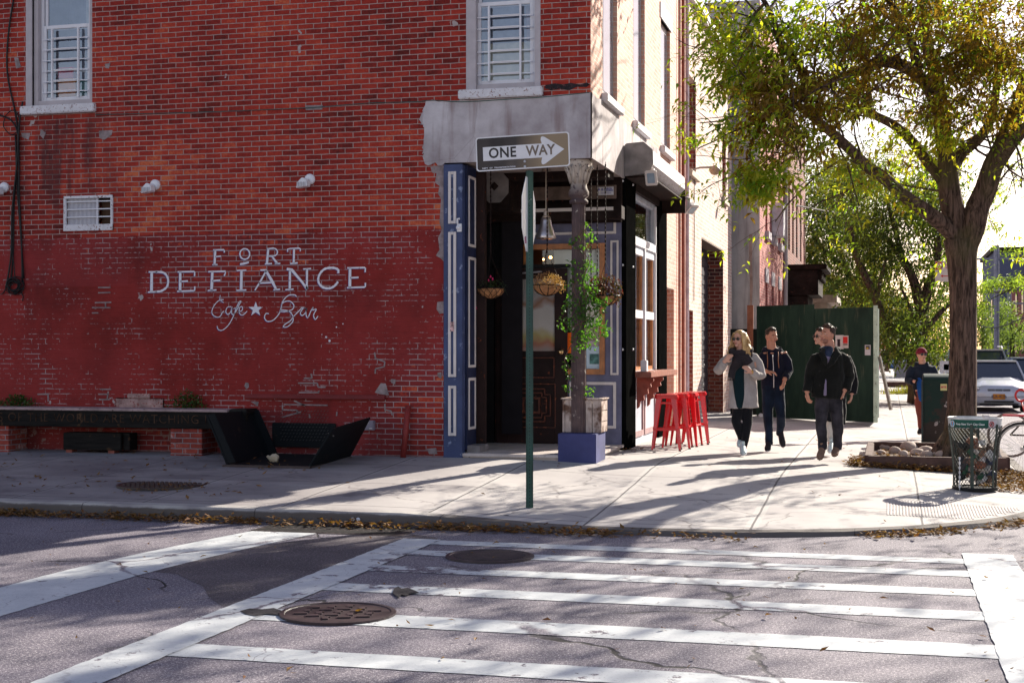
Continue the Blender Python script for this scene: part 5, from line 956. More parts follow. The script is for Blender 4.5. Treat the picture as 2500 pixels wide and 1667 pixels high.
# ================================================================ red stools
red = plain('glossy red enamel', (.62, .006, .014), .22, var=.12, bump=0, spec=.6)
STL = thing('bar_stool', (-3.0, 19.75, gz(-3, 19.75)), 'red metal bar stool nearest the entrance, fully in view', 'bar stool', 'red metal bar stools under the window counter', R(6))
H_ = .775
def legpt(sx, sy, z): k = (.205-(.205-.135)*z/H_); return Vector((sx*k, sy*k, z))
q = MB(); q.prism([(x, y, H_-.03) for x, y in rrect(.155, .155, .05)], (0, 0, .03)); q.prism([(x, y, H_-.055) for x, y in rrect(.165, .165, .05)], (0, 0, .035)); q.build('seat', red, STL, local=True, bevel=.006)
for sx_, sy_ in ((-1, -1), (1, -1), (1, 1), (-1, 1)):
    q = MB(); a, b = legpt(sx_, sy_, 0), legpt(sx_, sy_, H_-.04); tx, ty = Vector((-sx_, 0, 0)), Vector((0, -sy_, 0))
    q.add([a, a+tx*.028, b+tx*.075, b, a+ty*.028, b+ty*.075], [(0, 1, 2, 3), (0, 3, 5, 4)]); i0 = len(q.v); off = (tx+ty)*.006
    q.add([a+off, a+off+tx*.02, b+off+tx*.067, b+off, a+off+ty*.02, b+off+ty*.067], [(3, 2, 1, 0), (4, 5, 3, 0)]); q.add([a, a+tx*.028, a+ty*.028, a+off], [(0, 1, 3), (0, 3, 2)])
    q.build('leg', red, STL, local=True, fix=False)
    q = MB(); q.obox(a+(tx+ty)*.012+Vector((0, 0, .0)), tx*.018, ty*.018, (0, 0, .012)); q.build('rubber_foot', M['black'], STL, local=True)
q = MB(); zf = .29
for (a, b), zz in ((((-1, -1), (1, -1)), zf), (((-1, 1), (1, 1)), zf), (((-1, -1), (-1, 1)), zf+.02), (((1, -1), (1, 1)), zf+.02)): q.beam(legpt(*a, zz), legpt(*b, zz), .012, .026)
q.build('footrest', red, STL, local=True)
for (a, b), zz in ((((-1, -1), (1, -1)), H_-.10), (((-1, 1), (1, 1)), H_-.1), (((-1, -1), (-1, 1)), H_-.1), (((1, -1), (1, 1)), H_-.1)): q = MB(); q.beam(legpt(*a, zz)*.97, legpt(*b, zz)*.97, .004, .02); q.build('brace', red, STL, local=True)
for (x, y, rz, lab) in ((-2.92, 20.25, 2, 'red metal bar stool second from the entrance, close behind the first'), (-2.86, 20.75, -4, 'red metal bar stool third from the entrance, between two others'), (-2.80, 21.3, 5, 'red metal bar stool farthest from the entrance, next to the roller door side')):
    dup(STL, (x, y, gz(x, y)), R(rz), lab, 'red metal bar stools under the window counter')
q = MB(); cq = Vector((XF+.12, 20.45, 1.376)); q.lathe([(.035, 0), (.045, .12), (.04, .12), (.03, .01)], cq, 12); tag(q.build('paper_cup', M['white'], smooth=True), 'white paper cup standing on the window counter', 'cup', 'cups on the window counter')
q = MB(); cq = Vector((XF+.16, 20.2, 1.376)); q.obox(cq+Vector((0, 0, .08)), (.045, 0, 0), (0, .06, 0), (0, 0, .08)); tag(q.build('napkin_holder', M['white'], bevel=.006), 'white napkin box standing on the near end of the window counter', 'napkin box')
# ---- flood lights at the roller housing
def flood(c, d, label):
    T = thing('flood_lamp', c, label, 'flood lamp', 'small flood lamps on the roller housing'); c = Vector(c); d = Vector(d).normalized(); sd = d.cross(Vector((0, 0, 1))).normalized(); u_ = sd.cross(d)
    q = MB(); q.prism([c+sd*a*.6+u_*b*.6 for a, b in rrect(.09, .11, .03)], d*.09); q.prism([c+d*.09+sd*a+u_*b for a, b in rrect(.085, .105, .025)], d*.02); q.build('lamp_head', M['cream'], T, bevel=.006)
    q = MB(); q.prism([c+d*.112+sd*a*.62+u_*b*.66 for a, b in rrect(.085, .105, .02)], d*.003); q.build('lens', plain('lamp lens', (.25, .32, .40), .08, bump=0, spec=.8), T)
    q = MB(); q.tube([c+Vector((0, .02, 0)), c+Vector((-.02, .07, .1)), c+Vector((-.06, .12, .12))], .03, 8); q.build('bracket', M['cream'], T)
flood((XF+.43, YR-.02, 4.06), (-.15, -1, -.35), 'cream square flood lamp on the near end of the roller housing'); flood((XF+.50, P2+.25, 3.98), (.55, -.5, -1), 'cream flood lamp on the far end of the roller housing')
for (vy, vz, lab) in ((26.05, 4.98, 'nearer of two small lamps on arms high on the pale brick wall'), (31.3, 5.15, 'farther of two small lamps on arms high on the pale brick wall')):
    T = thing('wall_arm_lamp', (XF, vy, vz), lab, 'wall lamp', 'lamps on arms along the pale brick building'); q = MB(); q.tube([(XF, vy, vz-.25), (XF+.06, vy, vz), (XF+.2, vy, vz+.04), (XF+.5, vy, vz+.04)], .02, 6); q.build('arm', plain('lamp arm grey', (.30, .27, .25), .5), T)
    q = MB(); q.lathe([(.01, .08), (.05, .06), (.11, 0), (.10, -.04), (.06, -.09), (.001, -.11)], (XF+.48, vy, vz), 14); q.build('lamp_shade', plain('lamp shade tan', (.36, .28, .2), .5), T, smooth=True)
# ================================================================ litter bin
bc = onG(2380, 1196); bz0 = gz(bc.x, bc.y)+.01; T = thing('litter_bin', (bc.x, bc.y, bz0), 'green wire mesh litter bin with a lettered rim band, full of rubbish', 'litter bin')
RB0, RB1, HB = .235, .285, .80
def brad(z): return RB0+(RB1-RB0)*z/HB-.012*math.sin(z*6)
q = MB(); n = 40; rows_ = 24; wdg = .0035
for k in (1, -1):
    for j in range(n):
        pts_ = [Vector((bc.x+brad(z)*math.cos(a), bc.y+brad(z)*math.sin(a), bz0+z)) for z, a in ((.04+(HB-.12)*i/rows_, 2*math.pi*(j+k*i*.5)/n) for i in range(rows_+1))]
        q.tube(pts_, .0028, 3, cap=False)
q.build('mesh_wall', plain('green mesh', (.030, .034, .030), .5, bump=0), T)
q = MB()
for a in range(20, 380, 60):
    pts_ = [Vector((bc.x+(brad(z)+.004)*math.cos(R(a)), bc.y+(brad(z)+.004)*math.sin(R(a)), bz0+z)) for z in (0, .2, .4, .6, .74)]; t_ = Vector((-math.sin(R(a)), math.cos(R(a)), 0)); q.tube(pts_, [(.018, .004)]*5, 6, side=t_)
q.build('rib', plain('green strap', (.035, .05, .04), .5, bump=0), T)
q = MB(); q.lathe([(RB0, 0), (RB0+.012, 0), (RB0+.010, .035), (RB0-.004, .035), (RB0-.02, .02), (.001, .02)], (bc.x, bc.y, bz0), 32); q.build('base', M['black'], T)
def ring(mb, z0, z1, r_0, r_1, th=.004, n=48, a0=0, a1=360):
    vs = []
    for i in range(n+1): a = R(a0+(a1-a0)*i/n); c_, s_ = math.cos(a), math.sin(a); vs += [(bc.x+r_0*c_, bc.y+r_0*s_, bz0+z0), (bc.x+r_1*c_, bc.y+r_1*s_, bz0+z1), (bc.x+(r_1-th)*c_, bc.y+(r_1-th)*s_, bz0+z1), (bc.x+(r_0-th)*c_, bc.y+(r_0-th)*s_, bz0+z0)]
    mb.add(vs, [(i*4+j, i*4+(j+1) % 4, (i+1)*4+(j+1) % 4, (i+1)*4+j) for i in range(n) for j in range(4)])
q = MB(); ring(q, .695, .80, .283, .291); q.build('rim_band', plain('zinc band', (.55, .57, .58), .45, metal=.3, bump=0), T)
q = MB(); q.tube([(bc.x+.293*math.cos(R(a)), bc.y+.293*math.sin(R(a)), bz0+.803) for a in range(0, 361, 10)], .008, 6, cap=False); q.build('rim', plain('zinc rim', (.6, .6, .6), .4, metal=.4, bump=0), T)
va = math.degrees(math.atan2(-bc.y, -bc.x)); A0, A1 = va-62, va+52        # towards the road
q = MB(); ring(q, .70, .79, .2855, .2925, .001, 40, A0, A1); q.build('green_label', plain('label green', (.008, .085, .06), .5, bump=0), T)
vs, fs = textmesh('Keep New York City Clean', .031, thick=.0008, bold=.0006)
q = MB(); ang = R(va-11); vv = []
for v in vs: a = ang+v.x*.93/.295; rr = .2965+v.z; vv.append(Vector((bc.x+rr*math.cos(a), bc.y+rr*math.sin(a), bz0+.742+v.y)))
q.add(vv, fs); q.build('lettering', plain('label white', (.7, .72, .7), .5, bump=0), T)
def disc(q, adeg, z, r0, rr=.2975, n=20, sx=1):
    a = R(adeg); c = Vector((bc.x+rr*math.cos(a), bc.y+rr*math.sin(a), bz0+z)); t_ = Vector((-math.sin(a), math.cos(a), 0)); o = Vector((math.cos(a), math.sin(a), 0)); q.prism([c+t_*r0*math.cos(6.283*i/n)+Vector((0, 0, r0*math.sin(6.283*i/n))) for i in range(n)], o*.001); return c, t_, o
LB = bpy.data.objects[-1] if False else None
q = MB(); disc(q, A0+9, .742, .037); q.build('emblem', plain('emblem white', (.7, .7, .7), .5, bump=0), T)
q = MB(); disc(q, A0+9, .742, .028, .2990); q.build('emblem_centre', plain('emblem blue', (.02, .35, .60), .5, bump=0), T)
q = MB(); c_, t_, o_ = disc(MB(), A0+9, .742, .02, .3003); q.obox(c_, t_*.006, o_*.0008, (0, 0, .022)); q.obox(c_+Vector((0, 0, .012)), t_*.014, o_*.0009, (0, 0, .004)); q.build('emblem_figure', plain('emblem orange', (.6, .14, .03), .5, bump=0), T)
q = MB(); ring(q, .70, .79, .286, .293, .001, 12, A1-22, A1); q.build('notice', plain('notice white', (.65, .62, .66), .5, bump=0), T)
q = MB(); c_, t_, o_ = disc(MB(), A1-15, .745, .03, .2965)
q.tube([c_+t_*.027*math.cos(6.283*i/20)+Vector((0, 0, .027*math.sin(6.283*i/20))) for i in range(21)], .004, 5, cap=False).beam(c_+t_*.019+Vector((0, 0, .019)), c_-t_*.019-Vector((0, 0, .019)), .004, .006); q.build('prohibition_mark', plain('mark red', (.5, .03, .03), .5, bump=0), T)
q = MB(); q.obox(c_, t_*.008, o_*.001, (0, 0, .012)); q.build('bag_symbol', M['black'], T)
r_ = random.Random(8); junk = [('rubbish', (.55, .52, .52)), ('rubbish', (.02, .02, .02)), ('rubbish', (.22, .12, .08)), ('rubbish', (.03, .11, .06)), ('rubbish', (.04, .06, .14)), ('rubbish', (.6, .58, .55)), ('rubbish', (.30, .22, .2)), ('rubbish', (.26, .10, .06)), ('rubbish', (.05, .05, .06))]
mats_ = [plain('rubbish colour', c, .6, var=.3, sc_=20, bump=.2) for _, c in junk]
for k in range(34):
    q = MB(); z = r_.uniform(.05, .58)*(1 if k < 26 else 1.1); a = r_.uniform(va-95, va+95) if k % 4 else r_.uniform(0, 360); rr = r_.uniform(.08, .19); c = Vector((bc.x+rr*math.cos(R(a)), bc.y+rr*math.sin(R(a)), bz0+z)); s1, s2, s3 = rv(r_, 1), rv(r_, 1), rv(r_, 1)
    if k % 3 == 0: q.tube([c-s1*.05, c+s1*.06], [.022, .03], 10)
    elif k % 3 == 1: q.ball((0, 0, 0), (.06, .05, .05), 9, 6).xf(Matrix.Translation(c)); q.v = [v+rv(r_, .014) for v in q.v]
    else: s2 = s1.orthogonal().normalized(); s3 = s1.cross(s2); q.obox(c, s1*.055, s2*.04, s3*.02)
    q.build('rubbish', mats_[k % len(mats_)], T, smooth=(k % 3 == 1))
q = MB(); c = Vector((bc.x+.12, bc.y-.1, bz0+.79)); q.obox(c, (.03, .01, 0), (-.01, .03, 0), (-.015, 0, .05)); q.build('rubbish', M['frame_grey'], T, bevel=.004)
q = MB(); a = R(va-38); c = Vector((bc.x+.262*math.cos(a), bc.y+.262*math.sin(a), bz0)); k = 0
for i in range(14): q.obox(c+Vector((0, 0, .02+i*.026)), (.010, 0, 0) if i % 2 else (0, .010, 0), (0, .003, 0) if i % 2 else (.003, 0, 0), (0, 0, .015))
q.build('chain', plain('bright chain', (.6, .6, .62), .4, metal=.3, bump=0), T)
# ================================================================ people
skin = plain('skin', (.52, .24, .16), .5, var=.08, sc_=3, bump=.05); skin2 = plain('fair skin', (.62, .33, .24), .5, var=.06, sc_=3, bump=.05)
def wrinkle(ob, amp, f=11., seed=0.):
    me = ob.data; o = Vector((seed, seed*2, 0))
    nn = [v.normal.copy() for v in me.vertices]; cs = [v.co.copy() for v in me.vertices]; out = []
    for c, n_ in zip(cs, nn):
        q = c*f; q.z *= .6; out.extend(c+n_*(amp*mn.noise(q+o)+amp*.5*mn.noise(q*2.3+o)))
    me.vertices.foreach_set('co', out); me.update()
class Fig:
    def __init__(s, name_label, cat, t, u, v, skinm=skin):
        s.t = t; s.s = t/FPX; g = P(u, v, t); s.T = thing('person', (g.x, g.y, g.z), name_label, cat); s.body = MB(); s.skin = skinm
    def pt(s, q): return P(q[0], q[1], s.t+(q[2] if len(q) > 2 else 0))
    def loft(s, mb, pts, rad, ry=None, n=14, side=None):
        rr = [(r*s.s, r*s.s*(k if k else 1)) for r, k in zip(rad, ry or [1]*len(rad))] if ry is None or hasattr(ry, '__len__') else [(r*s.s, r*s.s*ry) for r in rad]
        mb.tube([s.pt(q) for q in pts], rr, n, side=side if side is not None else RV); return mb
    def head(s, c, yaw, pitch=0, roll=0, h=.235):
        q = MB(); n, m = 22, 16; k = h/.235
        q.ball((0, 0, 0), 1., n, m)
        for i, v in enumerate(q.v):
            x, y, z = v; zz = z*.118; low = max(0, -z)
            xx = x*.076*(1-.30*low**1.6)*(1-.06*max(0, z)); yy = y*.097
            if y < 0: yy = yy*(.93-.02*low); yy += .012*low*low*(-1 if low > .5 else 1)*.4
            else: yy = yy*(1-.35*low)
            q.v[i] = Vector((xx, yy, zz))
        q.add([(-.011, -.082, .012), (.011, -.082, .012), (.017, -.084, -.030), (-.017, -.084, -.030), (0, -.098, .004), (0, -.118, -.026), (0, -.088, -.036)], [(0, 4, 1), (0, 3, 5, 4), (1, 4, 5, 2), (3, 6, 5), (2, 5, 6), (0, 1, 2, 3), (3, 2, 6)])
        q.ball((0, -.078, -.086), (.030, .020, .024), 10, 7).ball((0, -.083, -.054), (.026, .013, .014), 10, 6).ball((.0, -.078, .030), (.052, .016, .012), 12, 6)
        for sx_ in (-1, 1): q.ball((sx_*.077, .008, -.006), (.010, .020, .032), 8, 6).ball((sx_*.046, -.062, -.028), (.022, .022, .022), 8, 6)
        s.HM = Matrix.Translation(s.pt(c)) @ Matrix.Rotation(YAW+R(yaw), 4, 'Z') @ Matrix.Rotation(R(pitch), 4, 'X') @ Matrix.Rotation(R(roll), 4, 'Y') @ Matrix.Scale(k, 4)
        q.xf(s.HM); s.body.add(q.v, q.f)
    def onhead(s, name, mat, f, remesh=0, smooth=True, par=None):
        q = MB(); f(q); q.xf(s.HM); return q.build(name, mat, par or s.T, smooth=smooth, remesh=remesh)
    def face(s, glasses=False, brow=(.06, .03, .02), stub=None):
        if not glasses:
            s.onhead('eye', plain('eye white', (.6, .55, .52), .3, bump=0), lambda q: q.ball((.030, -.0815, .008), (.011, .007, .0055), 8, 5)); s.onhead('eye', plain('eye white', (.6, .55, .52), .3, bump=0), lambda q: q.ball((-.030, -.0815, .008), (.011, .007, .0055), 8, 5))
            s.onhead('pupil', M['black'], lambda q: q.ball((.030, -.0870, .008), (.0045, .003, .0045), 7, 4)); s.onhead('pupil', M['black'], lambda q: q.ball((-.030, -.0870, .008), (.0045, .003, .0045), 7, 4))
        else:
            gl = s.onhead('sunglasses', plain('dark lens', (.012, .010, .012), .12, bump=0, spec=.8), lambda q: (q.ball((.033, -.096, .006), (.027, .006, .022), 12, 8), q.ball((-.033, -.096, .006), (.027, .006, .022), 12, 8), q.tube([(-.01, -.1, .012), (.01, -.1, .012)], .003, 5), q.tube([(.058, -.092, .012), (.078, -.04, .012), (.08, .01, .008)], .003, 5), q.tube([(-.058, -.092, .012), (-.078, -.04, .012), (-.08, .01, .008)], .003, 5)))
        bm_ = plain('brow hair', brow, .8, bump=0)
        for sx_ in (-1, 1): s.onhead('eyebrow', bm_, lambda q: q.tube([(sx_*.014, -.093, .029), (sx_*.032, -.092, .034), (sx_*.048, -.080, .029)], [.004, .004, .002], 6))
        s.onhead('lips', plain('lips', (.42, .12, .11), .5, bump=0), lambda q: q.ball((0, -.0935, -.055), (.021, .006, .0065), 10, 5))
    def hand(s, w, d, palm, size=1., curl=.5, flip=1):
        """w wrist point, d direction of the hand, palm = normal the palm faces"""
        w = Vector(w); d = Vector(d).normalized(); palm = Vector(palm); palm = (palm-d*palm.dot(d)).normalized(); sd = d.cross(palm)*flip; k = size; q = s.body
        q.tube([w-d*.02*k, w+d*.02*k, w+d*.055*k, w+d*.085*k], [(.024*k, .018*k), (.030*k, .016*k), (.040*k, .014*k), (.038*k, .011*k)], 12, side=sd)
        for j, (off, L) in enumerate(((.029, .075), (.010, .083), (-.010, .077), (-.028, .062))):
            b = w+d*(.082-.004*abs(j-1))*k+sd*off*k; a = .35*curl+.1*j*curl; pts_ = [b]; dd = d.copy()
            for seg, fr in enumerate((.45, .32, .23)):
                a_ = R((18 if seg == 0 else 42)*curl*1.6+3*j); dd = (dd*math.cos(a_)+palm*math.sin(a_)).normalized(); pts_.append(pts_[-1]+dd*L*fr*k)
            q.tube(pts_, [.0098*k, .0092*k, .0085*k, .0072*k], 8)
        b = w+d*.022*k+sd*.026*k; q.tube([b, b+(sd*.8+d*.55+palm*.3).normalized()*.035*k, b+(sd*.5+d*.9+palm*.5).normalized()*.070*k], [.013*k, .0115*k, .009*k], 8)
    def done(s, vox=.0065):
        o = s.body.build('body', s.skin, s.T, remesh=vox); return o
    def cloth(s, name, mat, f, vox=.012, wr=.006, label=None, seed=0., par=None):
        q = MB(); f(q); o = q.build(name, mat, par or s.T, remesh=vox); wrinkle(o, wr, seed=seed)
        if label: o['label'] = label
        return o
def cloth_mat(name, c, rough=.9, var=.25, fine=60., dirt=None, sheen=.08):
    s = S(name, rough, .15); f = s.noise(7, 5.); c1 = s.ramp(f, [(.3, tuple(x*(1-var) for x in c)), (.7, tuple(min(1, x*(1+var)) for x in c))]); g = s.noise(160, 3.); c1 = s.mix(s.map(g, .52, .68, 0., .35), c1, tuple(min(1, x*1.9+.01) for x in c)); s.col(c1); s.b.inputs['Sheen Weight'].default_value = sheen; s.bump(g, .4, .003); return s.m
def shoe(F, name, mat, heel, toe, w_=.044, sole=None, h=.075):
    """heel/toe px points on the ground"""
    a, b = F.pt(heel), F.pt(toe); d = (b-a); L = .27; d.normalize(); sd = d.cross(Vector((0, 0, 1))).normalized(); up = sd.cross(d)
    q = MB(); q.tube([a-d*.01+up*.045, a+d*.05+up*.05, a+d*.12+up*.042, a+d*.19+up*.032, a+d*.245+up*.026, a+d*.268+up*.022], [(w_*.75, .045), (w_*.82, .05), (w_*.95, .042), (w_*1.08, .033), (w_*.9, .026), (w_*.45, .015)], 12, side=sd)
    q.tube([a+d*.03+up*.05, a+d*.02+up*(h+.05)], [(w_*.8, .05), (w_*.72, .045)], 12, side=sd); o = q.build(name, mat, F.T, remesh=.008)
    q = MB(); q.prism([a+d*x+sd*y for x, y in [(-.045, -.02), (-.05, 0), (-.045, .02), (0, .036), (.12, .038), (.2, .044), (.25, .032), (.278, 0), (.25, -.032), (.2, -.044), (.12, -.038), (0, -.036)]], up*.018); q.build('sole', sole or M['cream'], o, bevel=.004); return o
def hairlumps(q, pts, seed, r0=.03):
    r_ = random.Random(seed)
    for p, r in pts:
        q.ball(p, r, 10, 7)
        for _ in range(6): q.ball(Vector(p)+rv(r_, max(r)*.75 if hasattr(r, '__len__') else r*.75), r0*.55, 6, 5)
# ---------------- woman in the grey cardigan
W = Fig('blonde person with sunglasses, charcoal scarf and open grey cardigan walking nearest the stools', 'person', 19.3, 1813, 1107, skin2)
W.head((1804.5, 828, 0), -38, 2, 0, .225); b = W.body
W.loft(b, [(1808, 838), (1809, 862)], [10.5, 11]); W.loft(b, [(1810, 858), (1810, 868), (1811, 890), (1812, 925), (1812, 950), (1812, 985)], [14, 28, 25, 20, 24, 26], .55)
W.loft(b, [(1784, 868, .0), (1757, 905, -.05), (1769, 882, -.22)], [9, 7.5, 5]); W.loft(b, [(1838, 868, 0), (1855, 915, -.05), (1834, 908, -.25)], [9, 7.5, 5])
W.loft(b, [(1802, 985), (1798, 1030), (1810, 1072, .1), (1811, 1085, .12)], [13, 10, 6.5, 7]); W.loft(b, [(1823, 985), (1824, 1035), (1817, 1080), (1816, 1098)], [13, 10, 6.5, 7])
w1 = W.pt((1769, 882, -.22)); W.hand(w1, W.pt((1782, 868, -.24))-w1, FV*.8+RV*.4, .95, .45, -1)
w2 = W.pt((1834, 908, -.25)); W.hand(w2, W.pt((1818, 894, -.27))-w2, FV*.8-RV*.3, .95, .6, 1); W.done(); W.face(True, (.3, .2, .1))
blond = S('blonde hair', .45, .4); f = blond.noise(16, 5., vec=blond.scale(blond.pos, (1, 1, .35))); blond.col(blond.ramp(f, [(.32, (.20, .10, .04)), (.5, (.55, .33, .13)), (.66, (.85, .62, .34))])); blond.bump(blond.noise(45, 4., vec=blond.scale(blond.pos, (1, 1, .2))), .8, .01); blond = blond.m
def wh(q):
    r_ = random.Random(4)
    q.ball((0, .022, .034), (.090, .096, .100), 16, 12)
    for a in range(-160, 161, 13):
        x, y = .088*math.sin(R(a)), .02+.088*math.cos(R(a))
        if abs(a) > 128: continue
        L = .27+.05*math.sin(a*.3); wv_ = r_.uniform(0, 6); q.tube([(x*.8, y*.8, .09), (x*1.02, y, .03), (x*1.28+.014*math.sin(wv_), y*1.05, -.06), (x*1.50+.022*math.sin(wv_+2), y*1.05-.01, -.14), (x*1.55+.03*math.sin(wv_+4), y*.95-.03, .03-L), (x*1.5, y*.9-.04, -.03-L)], [.024, .032, .036, .034, .028, .010], 8)
W.onhead('hair', blond, wh, remesh=.007)
def strands(F, mat, seed, n, f):
    r_ = random.Random(seed); q = MB(); f(q, r_); q.xf(F.HM); q.build('hair_strands', mat, F.T)
strands(W, blond, 3, 70, lambda q, r_: [(lambda a, j: q.tube([(.09*math.sin(a), .02+.09*math.cos(a), .06), (.125*math.sin(a)+j, .02+.1*math.cos(a), -.04), (.15*math.sin(a)-j*1.4, .01+.1*math.cos(a), -.12), (.15*math.sin(a)+j*1.6, .0+.1*math.cos(a), -.2), (.165*math.sin(a)-j*1.2, -.02+.1*math.cos(a), -.27-abs(j))], [.005, .007, .008, .007, .002], 5))(R(r_.uniform(-130, 130)), r_.uniform(-.02, .02)) for _ in range(80)])
knit = cloth_mat('grey knit wool', (.37, .33, .32), var=.2); scarf_m = cloth_mat('charcoal scarf', (.028, .022, .026), var=.4); teal = cloth_mat('dark teal top', (.004, .017, .022)); blk = cloth_mat('black cotton', (.008, .008, .011), sheen=.1)
def cardi(q):
    W.loft(q, [(1810, 858), (1811, 866), (1811, 874), (1811, 890), (1813, 920), (1814, 960), (1815, 996)], [14, 24, 30, 33, 33, 35, 38], .62, 20)
    W.loft(q, [(1792, 868, .0), (1783, 871, .0), (1770, 881, -.02), (1753, 905, -.08), (1762, 897, -.16), (1769, 884, -.21)], [8, 11, 12, 12, 10.5, 8.5]); W.loft(q, [(1831, 868, 0), (1841, 872, 0), (1850, 886, 0), (1859, 918, -.06), (1848, 917, -.15), (1836, 909, -.235)], [8, 11, 12, 12.5, 11, 9])
W.cloth('cardigan', knit, cardi, .011, .010)
W.cloth('top', teal, lambda q: W.loft(q, [(1803, 862, -.06), (1803, 880, -.09), (1802, 920, -.105), (1806, 965, -.10), (1808, 997, -.095)], [13, 16, 15, 13, 10], .55), .011, .005)
W.cloth('leggings', blk, lambda q: (W.loft(q, [(1806, 960), (1803, 990), (1797, 1028), (1806, 1058, .05), (1811, 1076, .1)], [16, 15, 12, 9.5, 7.5]), W.loft(q, [(1820, 960), (1823, 990), (1825, 1030), (1821, 1062), (1817, 1090)], [16, 15, 12, 9.5, 7.5])), .010, .004)
def scf(q):
    for k in range(3): W.loft(q, [(1808+23*math.sin(R(a)), 866-k*5+7*math.sin(R(a*1.0+k*60))+(6 if abs(a-180) < 60 else 0), -.085*math.cos(R(a+180))*-1-.01) for a in range(0, 361, 24)], [7.5+k*.5]*16)
    W.loft(q, [(1803, 868, -.12), (1806, 880, -.14), (1797, 890, -.15), (1788, 905, -.15), (1785, 922, -.14)], [13, 15, 12, 9, 9], .5); W.loft(q, [(1818, 868, -.12), (1828, 880, -.13), (1816, 890, -.15)], [11, 12, 7], .6)
sc_o = W.cloth('scarf', scarf_m, scf, .010, .008)
q = MB(); r_ = random.Random(9)
for i in range(22): a = W.pt((1777+i*.8, 920, -.14)); q.tube([a, a+Vector((r_.uniform(-.01, .01), 0, -.05))], .002, 3)
q.build('fringe', scarf_m, sc_o)
q = MB(); a = W.pt((1836.5, 908, -.235)); q.tube([a-RV*.012+Vector((0, 0, .0)), a+RV*.006+Vector((0, 0, .006))], .033, 12); q.build('watch', plain('gold watch', (.5, .3, .1), .3, metal=.8, bump=0), W.T)
wsn = plain('pale mint leather', (.62, .70, .70), .5, bump=0)
shoe(W, 'sneaker', wsn, (1812, 1096, .02), (1816, 1112, -.24), sole=M['white']); shoe(W, 'sneaker', wsn, (1809, 1077, .22), (1806, 1090, .0), sole=M['white'])
# ---------------- man in the navy hoodie
H = Fig('person in a navy zip hoodie and dark jeans with one foot lifted', 'person', 20.2, 1880, 1099)
H.head((1883, 821, 0), 24, 10, 0, .235); b = H.body
H.loft(b, [(1882, 832), (1884, 855)], [10.5, 12]); H.loft(b, [(1886, 850), (1887, 862), (1887, 890), (1886, 930), (1885, 958)], [14, 30, 27, 22, 24], .55)
H.loft(b, [(1866, 862, 0), (1858, 900, .02), (1872, 907, -.22)], [9, 8, 5.5]); H.loft(b, [(1912, 860, 0), (1926, 905, .02), (1915, 928, -.18)], [9, 8, 5.5])
H.loft(b, [(1876, 955), (1874, 1020), (1878, 1080)], [10, 7.5, 6]); H.loft(b, [(1899, 955), (1904, 990, -.05), (1906, 1012, -.08), (1906, 1035, .04), (1903, 1056, .15)], [10, 9, 7.5, 6.5, 6])
w1 = H.pt((1873, 907, -.23)); H.hand(w1, RV*.9-FV*.35-Vector((0, 0, .05)), Vector((0, 0, -1))+FV*.3, 1., .6, -1)
w2 = H.pt((1915, 927, -.18)); H.hand(w2, Vector((0, 0, -1))-FV*.3-RV*.25, -RV*.6+FV*.5, 1., .5, 1); H.done(); H.face(False, (.05, .03, .02))
def short_hair(q, seed, thick=.012, top=.02, back=True):
    r_ = random.Random(seed); n, m = 18, 12; q.ball((0, .012, .022), (.080, .093, .102), n, m)
    for i in range(170):
        a = r_.uniform(0, 6.28); e = r_.uniform(.25, 1.5); p = Vector((.080*math.cos(a)*math.cos(e), .012+.093*math.sin(a)*math.cos(e), .022+.102*math.sin(e)))
        if p.y < -.03 and p.z < .088: continue
        d = Vector((r_.uniform(-.4, .4), -.8 if p.z > .08 else .2, .5)).normalized(); q.tube([p*.97, p+d*top*.6, p+d*top+Vector((0, 0, -.003))], [.010, .008, .003], 5)
brown = plain('dark brown hair', (.045, .022, .014), .55, var=.4, sc_=30, bump=.5)
def trim_face(o, F, yy=-.030, zz=.078):   # keep hair off the face
    I = F.HM.inverted(); org = ORG[F.T.name]; bm = bmesh.new(); bm.from_mesh(o.data)
    kill = []
    for f in bm.faces:
        c = I @ (f.calc_center_median()+org)
        if (c.y < yy and c.z < zz) or (c.y < .035 and c.z < -.02) or (c.y < -.012 and c.z < .035) or c.z < -.075: kill.append(f)
    bmesh.ops.delete(bm, geom=kill, context='FACES'); bm.to_mesh(o.data); bm.free()
trim_face(H.onhead('hair', brown, lambda q: short_hair(q, 5), remesh=.006), H)
# the blonde hair must leave the face free too
for o in [o for o in W.T.children if o.name.startswith('hair') and 'strands' not in o.name]:
    I = W.HM.inverted(); org = ORG[W.T.name]; bm = bmesh.new(); bm.from_mesh(o.data); bmesh.ops.delete(bm, geom=[f for f in bm.faces if (lambda c: c.y < -.052 and c.z < .072 and abs(c.x) < .07)(I @ (f.calc_center_median()+org))], context='FACES'); bm.to_mesh(o.data); bm.free()
navy = cloth_mat('navy sweatshirt', (.008, .009, .022), var=.3); denim = cloth_mat('dark indigo denim', (.006, .012, .028), var=.5)
H.cloth('hoodie', navy, lambda q: (H.loft(q, [(1885, 849), (1886, 857), (1886, 865), (1887, 885), (1886, 915), (1885, 940), (1885, 951)], [13, 23, 29, 30, 28, 28, 27], .62, 20), H.loft(q, [(1871, 862, 0), (1863, 868, 0), (1857, 882, 0), (1856, 902, .02), (1869, 907, -.18)], [8, 11, 11.5, 10.5, 8]), H.loft(q, [(1904, 861, 0), (1913, 867, 0), (1921, 882, 0), (1926, 906, .0), (1917, 924, -.15)], [8, 11, 12, 11, 8.5]),
        H.loft(q, [(1866+19*(1+math.sin(R(a))), 853+4*math.cos(R(a)), .07*math.cos(R(a))) for a in range(-100, 101, 20)], [6.5]*11)), .011, .008)
